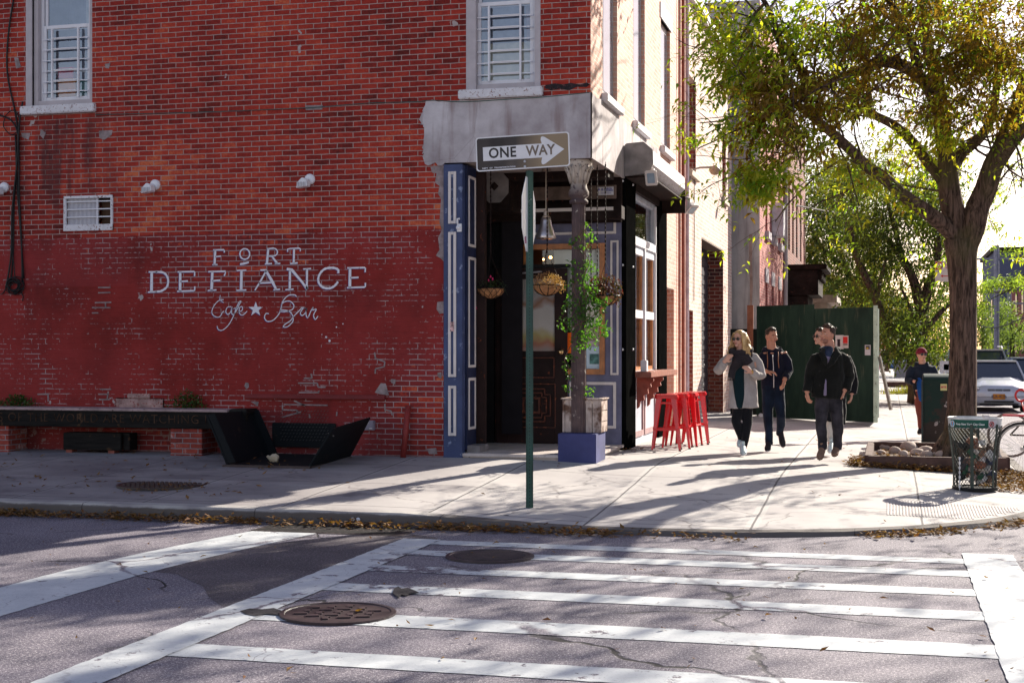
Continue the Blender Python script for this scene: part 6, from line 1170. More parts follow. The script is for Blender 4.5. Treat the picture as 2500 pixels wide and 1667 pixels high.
H.cloth('hood', navy, lambda q: H.loft(q, [(1885+20*math.sin(R(a)), 856-7*math.cos(R(a))*.5, .085*math.cos(R(a))) for a in range(-125, 126, 25)], [4, 6, 7, 8, 9, 9, 9, 8, 7, 6, 4]), .010, .004)
H.cloth('jeans', denim, lambda q: (H.loft(q, [(1877, 940), (1876, 958), (1874, 990), (1875, 1020), (1877, 1050), (1878, 1086)], [17, 16.5, 14, 11.5, 10, 9.5]), H.loft(q, [(1898, 940), (1899, 958), (1904, 990, -.05), (1907, 1014, -.08), (1906, 1040, .05), (1903, 1060, .15)], [17, 16.5, 14, 11.5, 10, 9])), .011, .007)
def ribbon(F, name, mat, pts, w_, par=None):
    q = MB(); F.loft(q, pts, [w_]*len(pts), .5, 6); return q.build(name, mat, par or F.T, smooth=True)
ribbon(H, 'zip', plain('zip grey', (.5, .48, .5), .5, bump=0), [(1886, 866, -.185), (1888, 890, -.20), (1889, 920, -.185), (1889, 946, -.175)], 1.1)
co = plain('tan cord', (.30, .13, .07), .7, bump=0)
for uu in (1874, 1900): ribbon(H, 'drawcord', co, [(uu-1 if uu < 1880 else uu, 858, -.16), (uu, 880, -.205), (uu+(2 if uu > 1880 else 0), 898, -.20)], .9)
dsh = plain('dark canvas', (.02, .018, .022), .8, bump=0)
shoe(H, 'shoe', dsh, (1878, 1087, .05), (1873, 1103, -.2), sole=M['white']); shoe(H, 'shoe', dsh, (1903, 1055, .17), (1911, 1090, .02), sole=M['cream'])
# ---------------- person hidden behind the man in the dark coat
B = Fig('person mostly hidden behind the bearded walker, wearing black coat, pale trousers and sunglasses', 'person', 19.9, 2030, 1105, skin2)
B.head((2003, 822, 0), -62, 2, 0, .225); b = B.body
B.loft(b, [(2010, 832), (2022, 862)], [10, 12]); B.loft(b, [(2030, 858), (2032, 870), (2034, 900), (2034, 950), (2034, 985)], [14, 30, 26, 23, 25], .55)
B.loft(b, [(2064, 872, 0), (2078, 925, .05), (2080, 962, -.02)], [9, 8, 5.5]); B.loft(b, [(2004, 872, 0), (1996, 925, .05), (1996, 960, -.02)], [9, 8, 5.5]); B.loft(b, [(2027, 980), (2027, 1030), (2028, 1090)], [13, 10, 7]); B.loft(b, [(2042, 980), (2044, 1030), (2046, 1080, .2)], [13, 10, 7])
w1 = B.pt((2080, 962, -.02)); B.hand(w1, Vector((0, 0, -1))-RV*.15, -RV*.8+FV*.3, .95, .5, 1); w1 = B.pt((1996, 960, -.02)); B.hand(w1, Vector((0, 0, -1)), RV, .95, .5, -1); B.done(.008); B.face(True)
trim_face(B.onhead('hair', brown, lambda q: short_hair(q, 8, .02, .03), remesh=.007), B)
B.cloth('coat', blk, lambda q: (B.loft(q, [(2028, 860), (2031, 872), (2034, 900), (2034, 950), (2035, 1000), (2030, 1030)], [18, 33, 33, 31, 32, 34], .6, 18), B.loft(q, [(2064, 872, 0), (2076, 900, .02), (2083, 930, .05), (2082, 962, -.0)], [13, 13, 12, 11]), B.loft(q, [(2004, 872, 0), (1996, 900, .02), (1995, 930, .05), (1996, 962, -.0)], [13, 13, 12, 11])), .013, .008)
B.cloth('trousers', cloth_mat('cream trousers', (.58, .54, .50), var=.1), lambda q: (B.loft(q, [(2028, 990), (2027, 1030), (2028, 1078)], [15, 12, 10]), B.loft(q, [(2043, 990), (2044, 1030), (2046, 1070, .2)], [15, 12, 10])), .012, .006)
shoe(B, 'sneaker', wsn, (2030, 1088, .0), (2027, 1106, -.24), sole=M['white']); shoe(B, 'sneaker', wsn, (2046, 1072, .3), (2047, 1084, .1), sole=M['white'])
# ---------------- man in the dark coat
C = Fig('bearded person in short dark coat, grey jeans and tan boots, walking nearest the tree', 'person', 18.5, 2025, 1119)
C.head((2021, 817, 0), -58, -4, 2, .24); b = C.body
C.loft(b, [(2024, 832, .02), (2026, 860, 0)], [12, 14]); C.loft(b, [(2026, 856), (2026, 868), (2026, 900), (2024, 945), (2022, 970)], [16, 34, 31, 25, 26], .58)
C.loft(b, [(1993, 868, 0), (1978, 915, .04), (1970, 958, -.05)], [10, 9, 6]); C.loft(b, [(2060, 868, 0), (2073, 915, .04), (2061, 955, -.06)], [10, 9, 6])
C.loft(b, [(2008, 965), (2006, 1035), (2008, 1095)], [12, 8.5, 6.5]); C.loft(b, [(2036, 965), (2044, 1035, .01), (2045, 1065, .08), (2044, 1095, .13)], [12, 8.5, 8, 6.5])
w1 = C.pt((1970, 960, -.05)); C.hand(w1, Vector((0, 0, -1))+RV*.2, RV*.8+FV*.4, 1., .6, -1); w2 = C.pt((2061, 957, -.06)); C.hand(w2, Vector((0, 0, -1))-RV*.35, -RV*.8+FV*.4, 1., .65, 1); C.done(); C.face(False, (.05, .03, .02))
def ch_(q): short_hair(q, 12, .02, .042)
trim_face(C.onhead('hair', brown, ch_, remesh=.006), C)
def beard(q):
    q.ball((0, -.050, -.082), (.055, .048, .034), 14, 8)
C.onhead('stubble', plain('stubble', (.30, .14, .10), .8, var=.2, sc_=90, bump=0), beard, remesh=.007)
coat_m = cloth_mat('dark olive wool coat', (.007, .007, .006), var=.35, sheen=.12); gjean = cloth_mat('washed grey jeans', (.030, .027, .034), var=.8)
C.cloth('coat', coat_m, lambda q: (C.loft(q, [(2026, 853), (2026, 861), (2026, 869), (2026, 885), (2025, 915), (2022, 945), (2020, 972)], [14, 27, 35, 38, 37, 38, 40], .62, 22), C.loft(q, [(2000, 868, 0), (1990, 874, 0), (1983, 892, 0), (1976, 920, .04), (1970, 956, -.03)], [10, 13, 14, 12.5, 11]), C.loft(q, [(2050, 868, 0), (2061, 874, 0), (2068, 892, 0), (2074, 920, .04), (2064, 953, -.04)], [10, 13, 14, 13, 11.5])), .011, .009)
for pts_, nm in (([(2012, 850, -.08), (2006, 862, -.16), (2014, 880, -.215), (2018, 893, -.22)], 0), ([(2040, 848, -.06), (2045, 862, -.15), (2032, 882, -.22), (2020, 898, -.225)], 1)): C.cloth('lapel', coat_m, lambda q: C.loft(q, pts_, [5, 8, 8, 3], .35), .009, .002)
C.cloth('collar', coat_m, lambda q: C.loft(q, [(2026+21*math.sin(R(a)), 853-3*math.cos(R(a)), .085*math.cos(R(a))) for a in range(-120, 121, 24)], [5, 6, 7, 8, 8, 8, 8, 8, 7, 6, 5], .8), .010, .003)
C.cloth('shirt', cloth_mat('blue plaid shirt', (.022, .03, .06), var=.8), lambda q: C.loft(q, [(2023, 849, -.05), (2022, 859, -.10), (2020, 872, -.16)], [12, 12, 6], .7), .009, .003)
C.cloth('jumper', cloth_mat('lilac grey jumper', (.20, .16, .24), var=.15), lambda q: (C.loft(q, [(2020, 864, -.12), (2018, 880, -.185), (2017, 890, -.19)], [10, 7, 2], .5), C.loft(q, [(2016, 925, -.20), (2015, 950, -.205), (2014, 966, -.20)], [2, 4, 4.5], .5)), .009, .002)
C.cloth('jeans', gjean, lambda q: (C.loft(q, [(2010, 950), (2008, 975), (2005, 1010), (2005, 1040), (2007, 1065), (2008, 1098)], [20, 19, 16, 13.5, 12, 11]), C.loft(q, [(2035, 950), (2038, 975), (2043, 1010), (2045, 1040, .02), (2045, 1065, .08), (2044, 1096, .13)], [20, 19, 16, 13.5, 12, 11])), .011, .009)
tanb = plain('tan suede', (.20, .12, .085), .9, var=.25, sc_=25); shoe(C, 'boot', tanb, (2009, 1100, .05), (2000, 1126, -.2), .048, sole=plain('boot sole', (.06, .04, .03), .8), h=.09); shoe(C, 'boot', tanb, (2044, 1098, .2), (2036, 1116, -.05), .048, sole=plain('boot sole', (.06, .04, .03), .8), h=.09)
for v in (905, 940):
    q = MB(); q.ball(C.pt((2001, v, -.225)), .011, 8, 5); q.build('button', M['black'], C.T)
# ---------------- person with the red hat behind the mailbox
D = Fig('person in dark red knit hat and denim jacket behind the green mailbox', 'person', 24.6, 2247, 1060, skin2)
D.head((2250, 866, 0), 8, 0, 0, .225); b = D.body
D.loft(b, [(2250, 874), (2252, 892)], [8, 9]); D.loft(b, [(2252, 888), (2252, 896), (2252, 920), (2251, 950), (2250, 975)], [10, 23, 21, 17, 18], .58)
D.loft(b, [(2230, 898, 0), (2220, 928, 0), (2236, 932, -.22)], [7, 6, 4]); D.loft(b, [(2273, 898, 0), (2282, 928, 0), (2268, 935, -.22)], [7, 6, 4]); D.loft(b, [(2246, 970), (2248, 1015), (2250, 1050)], [9.5, 7, 5]); D.loft(b, [(2260, 970), (2264, 1015), (2266, 1046)], [9.5, 7, 5])
w1 = D.pt((2236, 932, -.22)); D.hand(w1, RV-FV*.3, FV-Vector((0, 0, .4)), .95, .7, -1); D.done(.008); D.face(True)
D.onhead('knit_hat', cloth_mat('dark red knit', (.17, .012, .03), var=.3), lambda q: (q.ball((0, .012, .05), (.094, .105, .085), 16, 12), q.tube([(.088*math.sin(R(a)), .010+.098*math.cos(R(a)), .038+.012*math.cos(R(a))*-1) for a in range(0, 361, 20)], .018, 8)), remesh=.008)
den = cloth_mat('denim jacket', (.013, .018, .032), var=.4)
D.cloth('jacket', den, lambda q: (D.loft(q, [(2251, 888), (2252, 896), (2252, 915), (2252, 935), (2251, 952)], [14, 26, 26, 24, 23], .62, 18), D.loft(q, [(2230, 897, 0), (2221, 910, 0), (2217, 928, 0), (2229, 932, -.16)], [10, 10, 9.5, 7.5]), D.loft(q, [(2273, 897, 0), (2281, 910, 0), (2285, 928, 0), (2272, 934, -.16)], [10, 10, 9.5, 7.5]), D.loft(q, [(2250+14*math.sin(R(a)), 888, .075*math.cos(R(a))) for a in range(-130, 131, 26)], [4.5]*11)), .012, .007)
D.cloth('trousers', cloth_mat('rust brown trousers', (.17, .045, .035), var=.2), lambda q: (D.loft(q, [(2246, 955), (2245, 985), (2248, 1018), (2250, 1048)], [13, 12, 9, 8]), D.loft(q, [(2259, 955), (2262, 985), (2264, 1018), (2266, 1044)], [13, 12, 9, 8])), .012, .006)
shoe(D, 'shoe', dsh, (2250, 1050, .1), (2244, 1062, -.15)); shoe(D, 'shoe', dsh, (2266, 1044, .1), (2268, 1056, -.15))
q = MB(); D.loft(q, [(2242, 922, -.25), (2246, 935, -.27), (2250, 955, -.27), (2252, 975, -.26), (2254, 983, -.25)], [4, 9, 11, 9, 3], .5); bag = q.build('shoulder_bag', cloth_mat('blue nylon', (.012, .07, .26), var=.2), None, remesh=.012); tag(bag, 'bright blue drawstring bag held by the red hatted person', 'bag')
q = MB(); D.loft(q, [(2240, 925, -.27), (2233, 940, -.27), (2232, 955, -.26), (2237, 968, -.25)], [2]*4); q.build('strap', M['black'], bag)
# ---------------- far walkers
def far_person(u, v, t, hgt, label, cols, cat='person'):
    F_ = Fig(label, cat, t, u, v, skin2); s_ = hgt/1.75*100*.01/F_.s/1.0; k = hgt/F_.s      # px height
    def y(f): return v-k*f
    F_.head((u, y(.935), 0), 0, 0, 0, .235*hgt/1.75); b = F_.body
    F_.loft(b, [(u, y(.9)), (u, y(.84))], [k*.03]*2); F_.loft(b, [(u, y(.84)), (u, y(.8)), (u, y(.6)), (u, y(.5))], [k*.05, k*.11, k*.09, k*.09], .6)
    for sx_ in (-1, 1): F_.loft(b, [(u+sx_*k*.11, y(.8)), (u+sx_*k*.14, y(.62)), (u+sx_*k*.10, y(.52), -.2*hgt/1.75)], [k*.032, k*.025, k*.02]); F_.loft(b, [(u+sx_*k*.05, y(.5)), (u+sx_*k*.06, y(.25)), (u+sx_*k*.065, y(.03), .12*sx_)], [k*.055, k*.038, k*.025])
    F_.done(.016); F_.cloth('jacket', cloth_mat('walker jacket', cols[0]), lambda q: (F_.loft(q, [(u, y(.85)), (u, y(.81)), (u, y(.65)), (u, y(.5))], [k*.06, k*.125, k*.11, k*.115], .62), [F_.loft(q, [(u+sx_*k*.11, y(.8)), (u+sx_*k*.145, y(.62)), (u+sx_*k*.115, y(.54), -.15)], [k*.045, k*.04, k*.033]) for sx_ in (-1, 1)]), .022, .005)
    F_.cloth('trousers', cloth_mat('walker trousers', cols[1]), lambda q: [F_.loft(q, [(u+sx_*k*.045, y(.52)), (u+sx_*k*.06, y(.25)), (u+sx_*k*.065, y(.04), .12*sx_)], [k*.065, k*.047, k*.037]) for sx_ in (-1, 1)], .022, .004)
    F_.onhead('hair', plain('walker hair', cols[2], .7), lambda q: q.ball((0, .02, .03), (.088, .1, .1), 12, 8)); return F_
far_person(2160, 897, 108, 1.74, 'far walker in a dark suit jacket pushing a pushchair on the pavement', ((.015, .018, .03), (.02, .02, .03), (.3, .28, .26)))
far_person(2149, 905, 96, 1.05, 'far child in light blue top and pink trousers beside the pushchair', ((.25, .42, .65), (.6, .22, .28), (.5, .35, .18)))
T = thing('pushchair', tuple(P(2162, 901, 104)), 'dark pushchair pushed along the far pavement', 'pushchair'); g = P(2162, 901, 104)
q = MB(); q.tube([g+Vector((0, .3, .95)), g+Vector((0, .1, .5)), g+Vector((0, -.3, .2))], .09, 8).ball(g+Vector((0, 0, .55)), (.24, .3, .22), 10, 7); q.build('seat', blk, T, smooth=True)
for sx_ in (-.25, .25):
    for dy in (-.3, .3): q = MB(); q.lathe([(.13, -.02), (.13, .02)], (0, 0, 0), 14).xf(Matrix.Translation(g+Vector((sx_, dy, .13))) @ Matrix.Rotation(R(90), 4, 'Y')); q.build('wheel', M['black'], T)
# ================================================================ plywood hoarding
hoard = S('dark green plywood', .75, .25); x, y, z = hoard.sep(); f = hoard.noise(2.2, 6., vec=hoard.scale(hoard.pos, (2, 2, .5)), rough=.65); cc = hoard.ramp(f, [(.3, (.007, .024, .018)), (.7, (.022, .052, .038))])
kn = hoard.n('ShaderNodeTexVoronoi', {'Scale': 1.3, 'Vector': hoard.scale(hoard.pos, (1, 1, .8))}, feature='F1').outputs[0]; cc = hoard.mix(hoard.map(kn, .30, .06, 0., .85), cc, (.003, .010, .009)); cc = hoard.mix(hoard.map(hoard.noise(3.1, 4., vec=hoard.scale(hoard.pos, (3, 3, .35))), .60, .70, 0., .6), cc, (.11, .11, .08)); hoard.col(cc); hoard.bump(f, .3, .01); hoard = hoard.m
HA_, HM_, HB_ = Vector((-2.72, 30.6, 0)), Vector((-1.48, 29.75, 0)), Vector((-.30, 28.9, 0)); zg2 = .26
T = thing('plywood_hoarding', (-1.5, 29.8, zg2), 'tall dark green plywood hoarding standing on the pavement behind the walkers', 'hoarding')
dh = (HB_-HA_).normalized(); nh = Vector((dh.y, -dh.x, 0)); nh = nh if nh.y < 0 else -nh
for a, b, h_ in ((HA_, HM_-dh*.006, 2.36), (HM_+dh*.006, HB_, 2.27)):
    q = MB(); q.prism([a+Vector((0, 0, zg2)), b+Vector((0, 0, zg2)), b+Vector((0, 0, zg2+h_)), a+Vector((0, 0, zg2+h_))], -nh*.02); q.build('panel', hoard, T)
q = MB(); e = HB_+Vector((.0, .02, 0)); q.prism([e+Vector((.002, .0, zg2)), e+Vector((.10, 2.4, zg2)), e+Vector((.10, 2.4, zg2+2.3)), e+Vector((.002, 0, zg2+2.27))], (-.02, .004, 0)); q.build('panel', hoard, T)
q = MB(); q.box(HB_.x+.006, HB_.x+.09, HB_.y-.02, HB_.y+.07, zg2, zg2+2.3); q.build('corner_post', plain('pale green post', (.45, .55, .45), .7, dirt=((.12, .08, .05), .6)), T, bevel=.005)
q = MB(); q.beam((HB_.x+.12, HB_.y+.1, zg2+1.3), (HB_.x+.34, HB_.y+.02, zg2+.25), .07, .05); q.build('brace', plain('grey timber', (.2, .17, .15), .9), T)
q = MB(); a = P(1783, 1020, 30.9); b = P(1853, 803, 30.9); q.box(a.x, b.x, a.y, a.y+.04, .26, b.z); q.build('low_panel', plain('black board', (.008, .012, .010), .8, dirt=((.06, .03, .02), .64)), T)
q = MB(); a = P(1824, 760, 30.8); q.box(a.x, a.x+.13, a.y, a.y+.05, 1.6, P(1824, 745, 30.8).z); q.build('timber_stud', plain('orange brown stud', (.34, .12, .07), .8), T)
def poster(u0, v0, u1, v1, t, c, nm='poster', par=None, off=.006):
    k = (u0-1860)/(2135-1860); pa = HA_.lerp(HB_, k); t_ = pa.dot(FV); a = P(u0, v1, t_); b = P(u1, v0, t_)
    def on(u, v): d = P(u, v, 1)-CP; tt = (HA_-CP).dot(nh)/d.dot(nh); return CP+d*tt+nh*off
    q = MB(); q.prism([on(u0, v1), on(u1, v1), on(u1, v0), on(u0, v0)], nh*.002); return q.build(nm, plain('paper '+nm, c, .7, var=.05, bump=0), T if par is None else par)
p1 = poster(2040, 818, 2060, 852, 0, (.6, .56, .58)); p2 = poster(2058, 819, 2072, 850, 0, (.55, .5, .5)); poster(2059, 822, 2070, 838, 0, (.6, .03, .03), 'print', p2, .009); poster(2045, 828, 2052, 846, 0, (.03, .02, .03), 'print', p1, .009); poster(2059.5, 839.5, 2070, 842, 0, (.05, .02, .02), 'print', p2, .009)
p3 = poster(2112, 842, 2126, 867, 0, (.55, .54, .6)); poster(2114, 844, 2124, 853, 0, (.06, .06, .09), 'print', p3, .009); poster(2116, 848, 2121, 852, 0, (.55, .38, .02), 'print', p3, .011)
q = MB(); q.ball((HA_.lerp(HB_, .05))+Vector((0, -.3, zg2+.04)), .06, 8, 5); tag(q.build('crumpled_paper', M['white']), 'scrap of white paper at the foot of the green hoarding', 'litter')
# ================================================================ tree pit
z0 = gz(.3, 20)
T = thing('tree_pit_frame', (.4, 20.4, z0), 'low square frame of brown timbers round the big tree', 'tree pit')
tm = plain('brown timber', (.10, .055, .045), .8, var=.35, sc_=6, bump=.5); TX0, TX1, TY0, TY1 = -.26, 1.45, 19.0, 21.9
for a, b in (((TX0, TY0), (TX1-.35, TY0)), ((TX1-.33, TY0+.02), (TX1, TY0+.1)), ((TX0, TY1), (TX1, TY1)), ((TX0, TY0+.1), (TX0, TY1-.1)), ((TX1, TY0+.2), (TX1, TY1-.1))):
    q = MB(); q.beam((*a, z0+.07), (*b, z0+.07), .10, .19); q.build('timber', tm, T, bevel=.01)
q = MB(); q.box(TX0+.05, TX1-.05, TY0+.05, TY1-.05, z0-.03, z0+.05); q.build('soil', plain('dry soil', (.13, .085, .06), .95, var=.4, bump=.8), T)
r_ = random.Random(21); stone = plain('pale boulder', (.42, .33, .29), .85, var=.25, sc_=5, bump=.4)
for k, (u, v, rr, lab) in enumerate([(2165, 1092, .16, 'grey'), (2185, 1101, .11, 'grey'), (2218, 1094, .17, 'tan'), (2235, 1092, .15, 'tan'), (2240, 1105, .12, 'grey'), (2262, 1104, .15, 'tan'), (2262, 1109, .10, 'grey'), (2288, 1108, .11, 'grey'), (2205, 1108, .09, 'grey'), (2150, 1104, .07, 'tan'), (2300, 1110, .10, 'grey')]):
    p = onZ(u, v, z0+.08); q = MB(); q.ball((0, 0, 0), (rr, rr*.8, rr*.6), 10, 7); q.v = [Vector((x.x*(1+.25*mn.noise(x*9+Vector((k, 0, 0)))), x.y, x.z*(1+.3*mn.noise(x*7+Vector((0, k, 0)))))) for x in q.v]; q.xf(Matrix.Translation(p) @ Matrix.Rotation(r_.uniform(0, 3), 4, 'Z'))
    names = ['large pale stone left of the rest in the tree pit', 'flat grey stone second from the left in the tree pit', 'biggest rounded tan stone in the middle of the tree pit', 'tan stone right behind the biggest one in the tree pit', 'small stone in front of the two big tan stones', 'tan stone halfway between the big stones and the tree trunk', 'small flat stone at the front timber of the tree pit', 'stone leaning at the foot of the tree trunk', 'small stone in front of the flat grey stone in the pit', 'tiny stone in the left corner of the tree pit', 'stone squeezed between tree trunk and front timber']
    tag(q.build('stone', stone, smooth=True), names[k], 'stone', 'stones in the tree pit')
# ================================================================ trees
def grow(mb, p, d, r0, L, depth, r_, tips, spread=.6, n=4, up=.05):
    pts = [p]; rad = [r0]; dd = d.normalized(); k = 5
    for i in range(k): dd = (dd+rv(r_, .22)+Vector((0, 0, up))).normalized(); pts.append(pts[-1]+dd*L/k); rad.append(r0*(1-.55*(i+1)/k))
    mb.tube(pts, rad, 6 if r0 > .02 else 4, cap=False)
    if depth == 0: tips.extend(pts[1:]); return
    for j in range(n): f = r_.uniform(.25, 1); i = min(k-1, int(f*k)); grow(mb, pts[i].lerp(pts[i+1], f*k-i), dd+rv(r_, spread), rad[i]*.55, L*r_.uniform(.45, .7), depth-1, r_, tips, spread, n, up)
bark = S('furrowed bark', .9, .15); fv = bark.noise(5., 8., vec=bark.scale(bark.pos, (5, 5, .7)), rough=.7, dist=.6); bark.col(bark.mix(bark.map(bark.noise(1.3, 4.), .5, .66, 0., .6), bark.ramp(fv, [(.38, (.028, .018, .014)), (.6, (.21, .135, .105))]), (.13, .115, .05))); bark.bump(fv, 1., .05); bark = bark.m
TR = thing('street_tree', (.88, 20.6, z0), 'big dark street tree with autumn leaves standing in the timber framed pit', 'tree')
mb_ = MB(); tips = []; r_ = random.Random(31)
def lp(pts, rad, n=14, twigs=0, tw_r=.02, tw_L=1.4, kk=4):
    pp = cr(pts, kk); m = len(pp); rr = [rad[0]+(rad[-1]-rad[0])*(i/(m-1)) for i in range(m)] if len(rad) == 2 else [rad[min(len(rad)-1, i//kk)]+(rad[min(len(rad)-1, i//kk+1)]-rad[min(len(rad)-1, i//kk)])*((i % kk)/kk) for i in range(m)]
    W__ = [P(*q) for q in pp]; W__ = [w_+Vector((mn.noise(w_*2.1), mn.noise(w_*2.1+Vector((5, 0, 0))), 0))*rad[-1]*.8 for w_ in W__]
    mb_.tube(W__, rr, n)
    for _ in range(twigs): i = r_.randrange(max(1, m//4), m); grow(mb_, W__[i], rv(r_)+Vector((0, 0, .1)), tw_r, tw_L*r_.uniform(.6, 1.2), 2, r_, tips, .75, 3, 0)
t0 = 19.9
mb_.tube([P(2337, 1118, t0), P(2340, 1100, t0), P(2344, 1070, t0), P(2348, 1000, t0), P(2351, 900, t0), P(2352, 800, t0), P(2351, 700, t0), P(2348, 630, t0), P(2347, 585, t0)], [.36, .29, .235, .20, .186, .180, .188, .205, .24], 22)
for a in range(0, 360, 40): mb_.tube([P(2344, 1060, t0)+Vector((.15*math.cos(R(a)), .15*math.sin(R(a)), 0)), P(2340, 1100, t0)+Vector((.27*math.cos(R(a)), .27*math.sin(R(a)), 0)), P(2338, 1125, t0)+Vector((.42*math.cos(R(a)), .42*math.sin(R(a)), -.03))], [.09, .10, .03], 8)
lp([(2345, 610, t0), (2330, 540, t0), (2318, 470, t0), (2311, 400, t0), (2306, 350, t0), (2300, 290, t0+.2), (2285, 200, t0+.3), (2262, 90, t0+.5), (2235, -60, t0+.6)], [.17, .165, .15, .135, .125, .115, .10, .085, .06], 16, 9)
lp([(2352, 610, t0), (2375, 545, t0-.1), (2400, 480, t0-.1), (2425, 405, t0-.2), (2450, 340, t0-.3), (2480, 270, t0-.3), (2510, 190, t0-.3), (2550, 60, t0)], [.17, .17, .155, .14, .125, .11, .1, .07], 16, 8)
lp([(2425, 410, t0-.2), (2465, 350, t0-.6), (2510, 310, t0-.9), (2580, 250, t0-1.2)], [.12, .06], 12, 4); lp([(2315, 430, t0), (2345, 375, t0+.3), (2395, 330, t0+.5), (2420, 280, t0+.7), (2440, 150, t0+.9)], [.1, .05], 10, 4)
lp([(2342, 590, t0), (2300, 548, t0-.1), (2255, 512, t0-.3), (2215, 485, t0-.5), (2165, 440, t0-.8), (2120, 408, t0-1.1), (2075, 365, t0-1.4), (2030, 325, t0-1.7), (1990, 292, t0-2.), (1950, 262, t0-2.2), (1900, 225, t0-2.4)], [.13, .115, .10, .09, .082, .078, .07, .062, .055, .04, .025], 12, 16)
lp([(2300, 440, t0), (2265, 395, t0+.2), (2225, 345, t0+.4), (2180, 305, t0+.5), (2135, 282, t0+.6), (2118, 268, t0+.6), (2122, 240, t0+.5), (2115, 215, t0+.4), (2085, 200, t0+.2), (2030, 190, t0)], [.09, .085, .075, .066, .06, .06, .045, .038, .03, .02], 10, 10)
lp([(2300, 300, t0), (2275, 225, t0-.4), (2240, 185, t0-.6), (2200, 160, t0-.8), (2160, 152, t0-1), (2115, 170, t0-1.3), (2060, 185, t0-1.6), (1990, 215, t0-2), (1920, 250, t0-2.2), (1860, 300, t0-2.4)], [.10, .095, .09, .085, .075, .05, .04, .03, .025, .018], 10, 18)
lp([(2235, 180, t0-.6), (2225, 110, t0-1), (2190, 40, t0-1.3), (2150, -40, t0-1.5)], [.075, .04], 8, 6); lp([(1990, 215, t0-2), (1925, 130, t0-2.3), (1900, 90, t0-2.5), (1885, 40, t0-2.6), (1850, -20, t0-2.8)], [.045, .05, .05, .03], 8, 8)
lp([(1860, 300, t0-2.4), (1830, 370, t0-2.5), (1850, 430, t0-2.5)], [.018, .008], 6, 5, .01, .7)
mb_.build('trunk', bark, TR, smooth=True, fix=False)
LFm = leaf_mat('green ash leaf', [(.05, .10, .012), (.13, .21, .02), (.26, .30, .03), (.34, .30, .04), (.10, .13, .02)], .6, .5, .75, 6.)
LFb = leaf_mat('bronze ash leaf', [(.05, .04, .010), (.14, .075, .016), (.24, .15, .025), (.11, .055, .015), (.08, .09, .015)], .48, .5, .9, 6.)
# the leaves sit in sprays round the twigs; denser masses where the photo shows them
lf = MB(); lz = MB(); lb = MB(); r_ = random.Random(77)
def spray(mb, c, L, k, r_, simple=False):
    d = rv(r_); d.z = d.z*.5-.25; d.normalize(); sd = d.orthogonal().normalized()
    for i in range(k):
        f = i/k; side_ = sd*(1 if i % 2 else -1); leaf(mb, c+d*L*2.2*f, (side_+d*.7+rv(r_, .35)).normalized(), Vector((0, 0, 1))+rv(r_, .5), L*r_.uniform(.75, 1.15), L*.34, .2, .2, simple)
masses = [ # u, v, ru, rv, t, dt, sprays, brown?
 (1790, 60, 85, 60, 17.3, .9, 150), (1870, 120, 90, 75, 17.3, .9, 210), (1960, 60, 90, 80, 17.5, 1., 230), (1790, 160, 60, 50, 17.1, .6, 110), (1900, 200, 80, 55, 17.3, .8, 200), (1830, 250, 70, 60, 17.2, .8, 210), (1920, 280, 90, 60, 17.4, .8, 260), (2010, 230, 80, 60, 17.6, 1., 200),
 (1790, 300, 55, 45, 17., .6, 120), (1860, 330, 75, 50, 17.1, .7, 220), (1950, 350, 70, 45, 17.4, .7, 170), (1780, 225, 45, 30, 16.9, .5, 55), (1730, 150, 35, 28, 16.8, .4, 26), (1735, 185, 30, 18, 16.8, .3, 18), (1870, 400, 60, 40, 17.1, .6, 120), (1840, 450, 38, 32, 17., .5, 75), (1880, 440, 35, 30, 17.1, .5, 50), (1815, 420, 28, 20, 17., .4, 30), (1845, 475, 30, 16, 17., .3, 28), (2020, 380, 35, 22, 17.7, .5, 32), (1725, 30, 40, 30, 17, .5, 40), (1760, 100, 40, 25, 17, .5, 36), (1720, 90, 20, 12, 16.9, .3, 8),
 (2050, 120, 80, 70, 18., 1.2, 220), (2120, 60, 90, 80, 18.5, 1.5, 300), (2220, 60, 100, 80, 19, 1.5, 330), (2330, 60, 110, 80, 19, 1.5, 380), (2440, 60, 100, 90, 19, 1.5, 380), (2160, 200, 80, 50, 19, 1., 130), (2080, 250, 60, 40, 18.5, 1., 80), (2250, 180, 80, 60, 19.5, 1.3, 200), (2350, 180, 90, 70, 19.5, 1.4, 300), (2450, 190, 80, 80, 19.2, 1.4, 300), (2330, 270, 70, 50, 19.7, 1.2, 190), (2250, 280, 50, 35, 20, 1, 70), (2460, 290, 50, 40, 19.5, 1., 90), (2310, 340, 50, 25, 19.4, .6, 50), (2160, 345, 60, 35, 20, 1, 60), (2220, 390, 50, 30, 20.3, .8, 45), (2120, 440, 60, 22, 19, .6, 36), (2200, 500, 40, 16, 19.2, .4, 22), (2060, 400, 40, 22, 18.4, .5, 30), (2450, 350, 40, 25, 19.4, .8, 26), (2240, 425, 40, 26, 19.9, .6, 24)]
for u, v, ru, rv_, t, dt, n in masses:
    for _ in range(n):
        while True:
            a, b, c = r_.uniform(-1, 1), r_.uniform(-1, 1), r_.uniform(-1, 1)
            if a*a+b*b+c*c < 1: break
        pp_ = P(u+a*ru*1.12, v+b*rv_*1.12, t+c*dt)
        if mn.noise(pp_*1.6) < -.17 or (u < 2050 and r_.random() < .16): continue
        spray(lz if r_.random() < (.75 if (u > 2040 and v < 330) or (1820 < u < 2040 and 170 < v < 370) else .12) else lf, pp_, r_.uniform(.10, .145), 5, r_)
for p in tips:
    if r_.random() < .35: spray(lf, p, r_.uniform(.08, .12), 4, r_)
lf.build('crown', LFm, TR, fix=False); lz.build('bronze_crown', LFb, TR, fix=False)
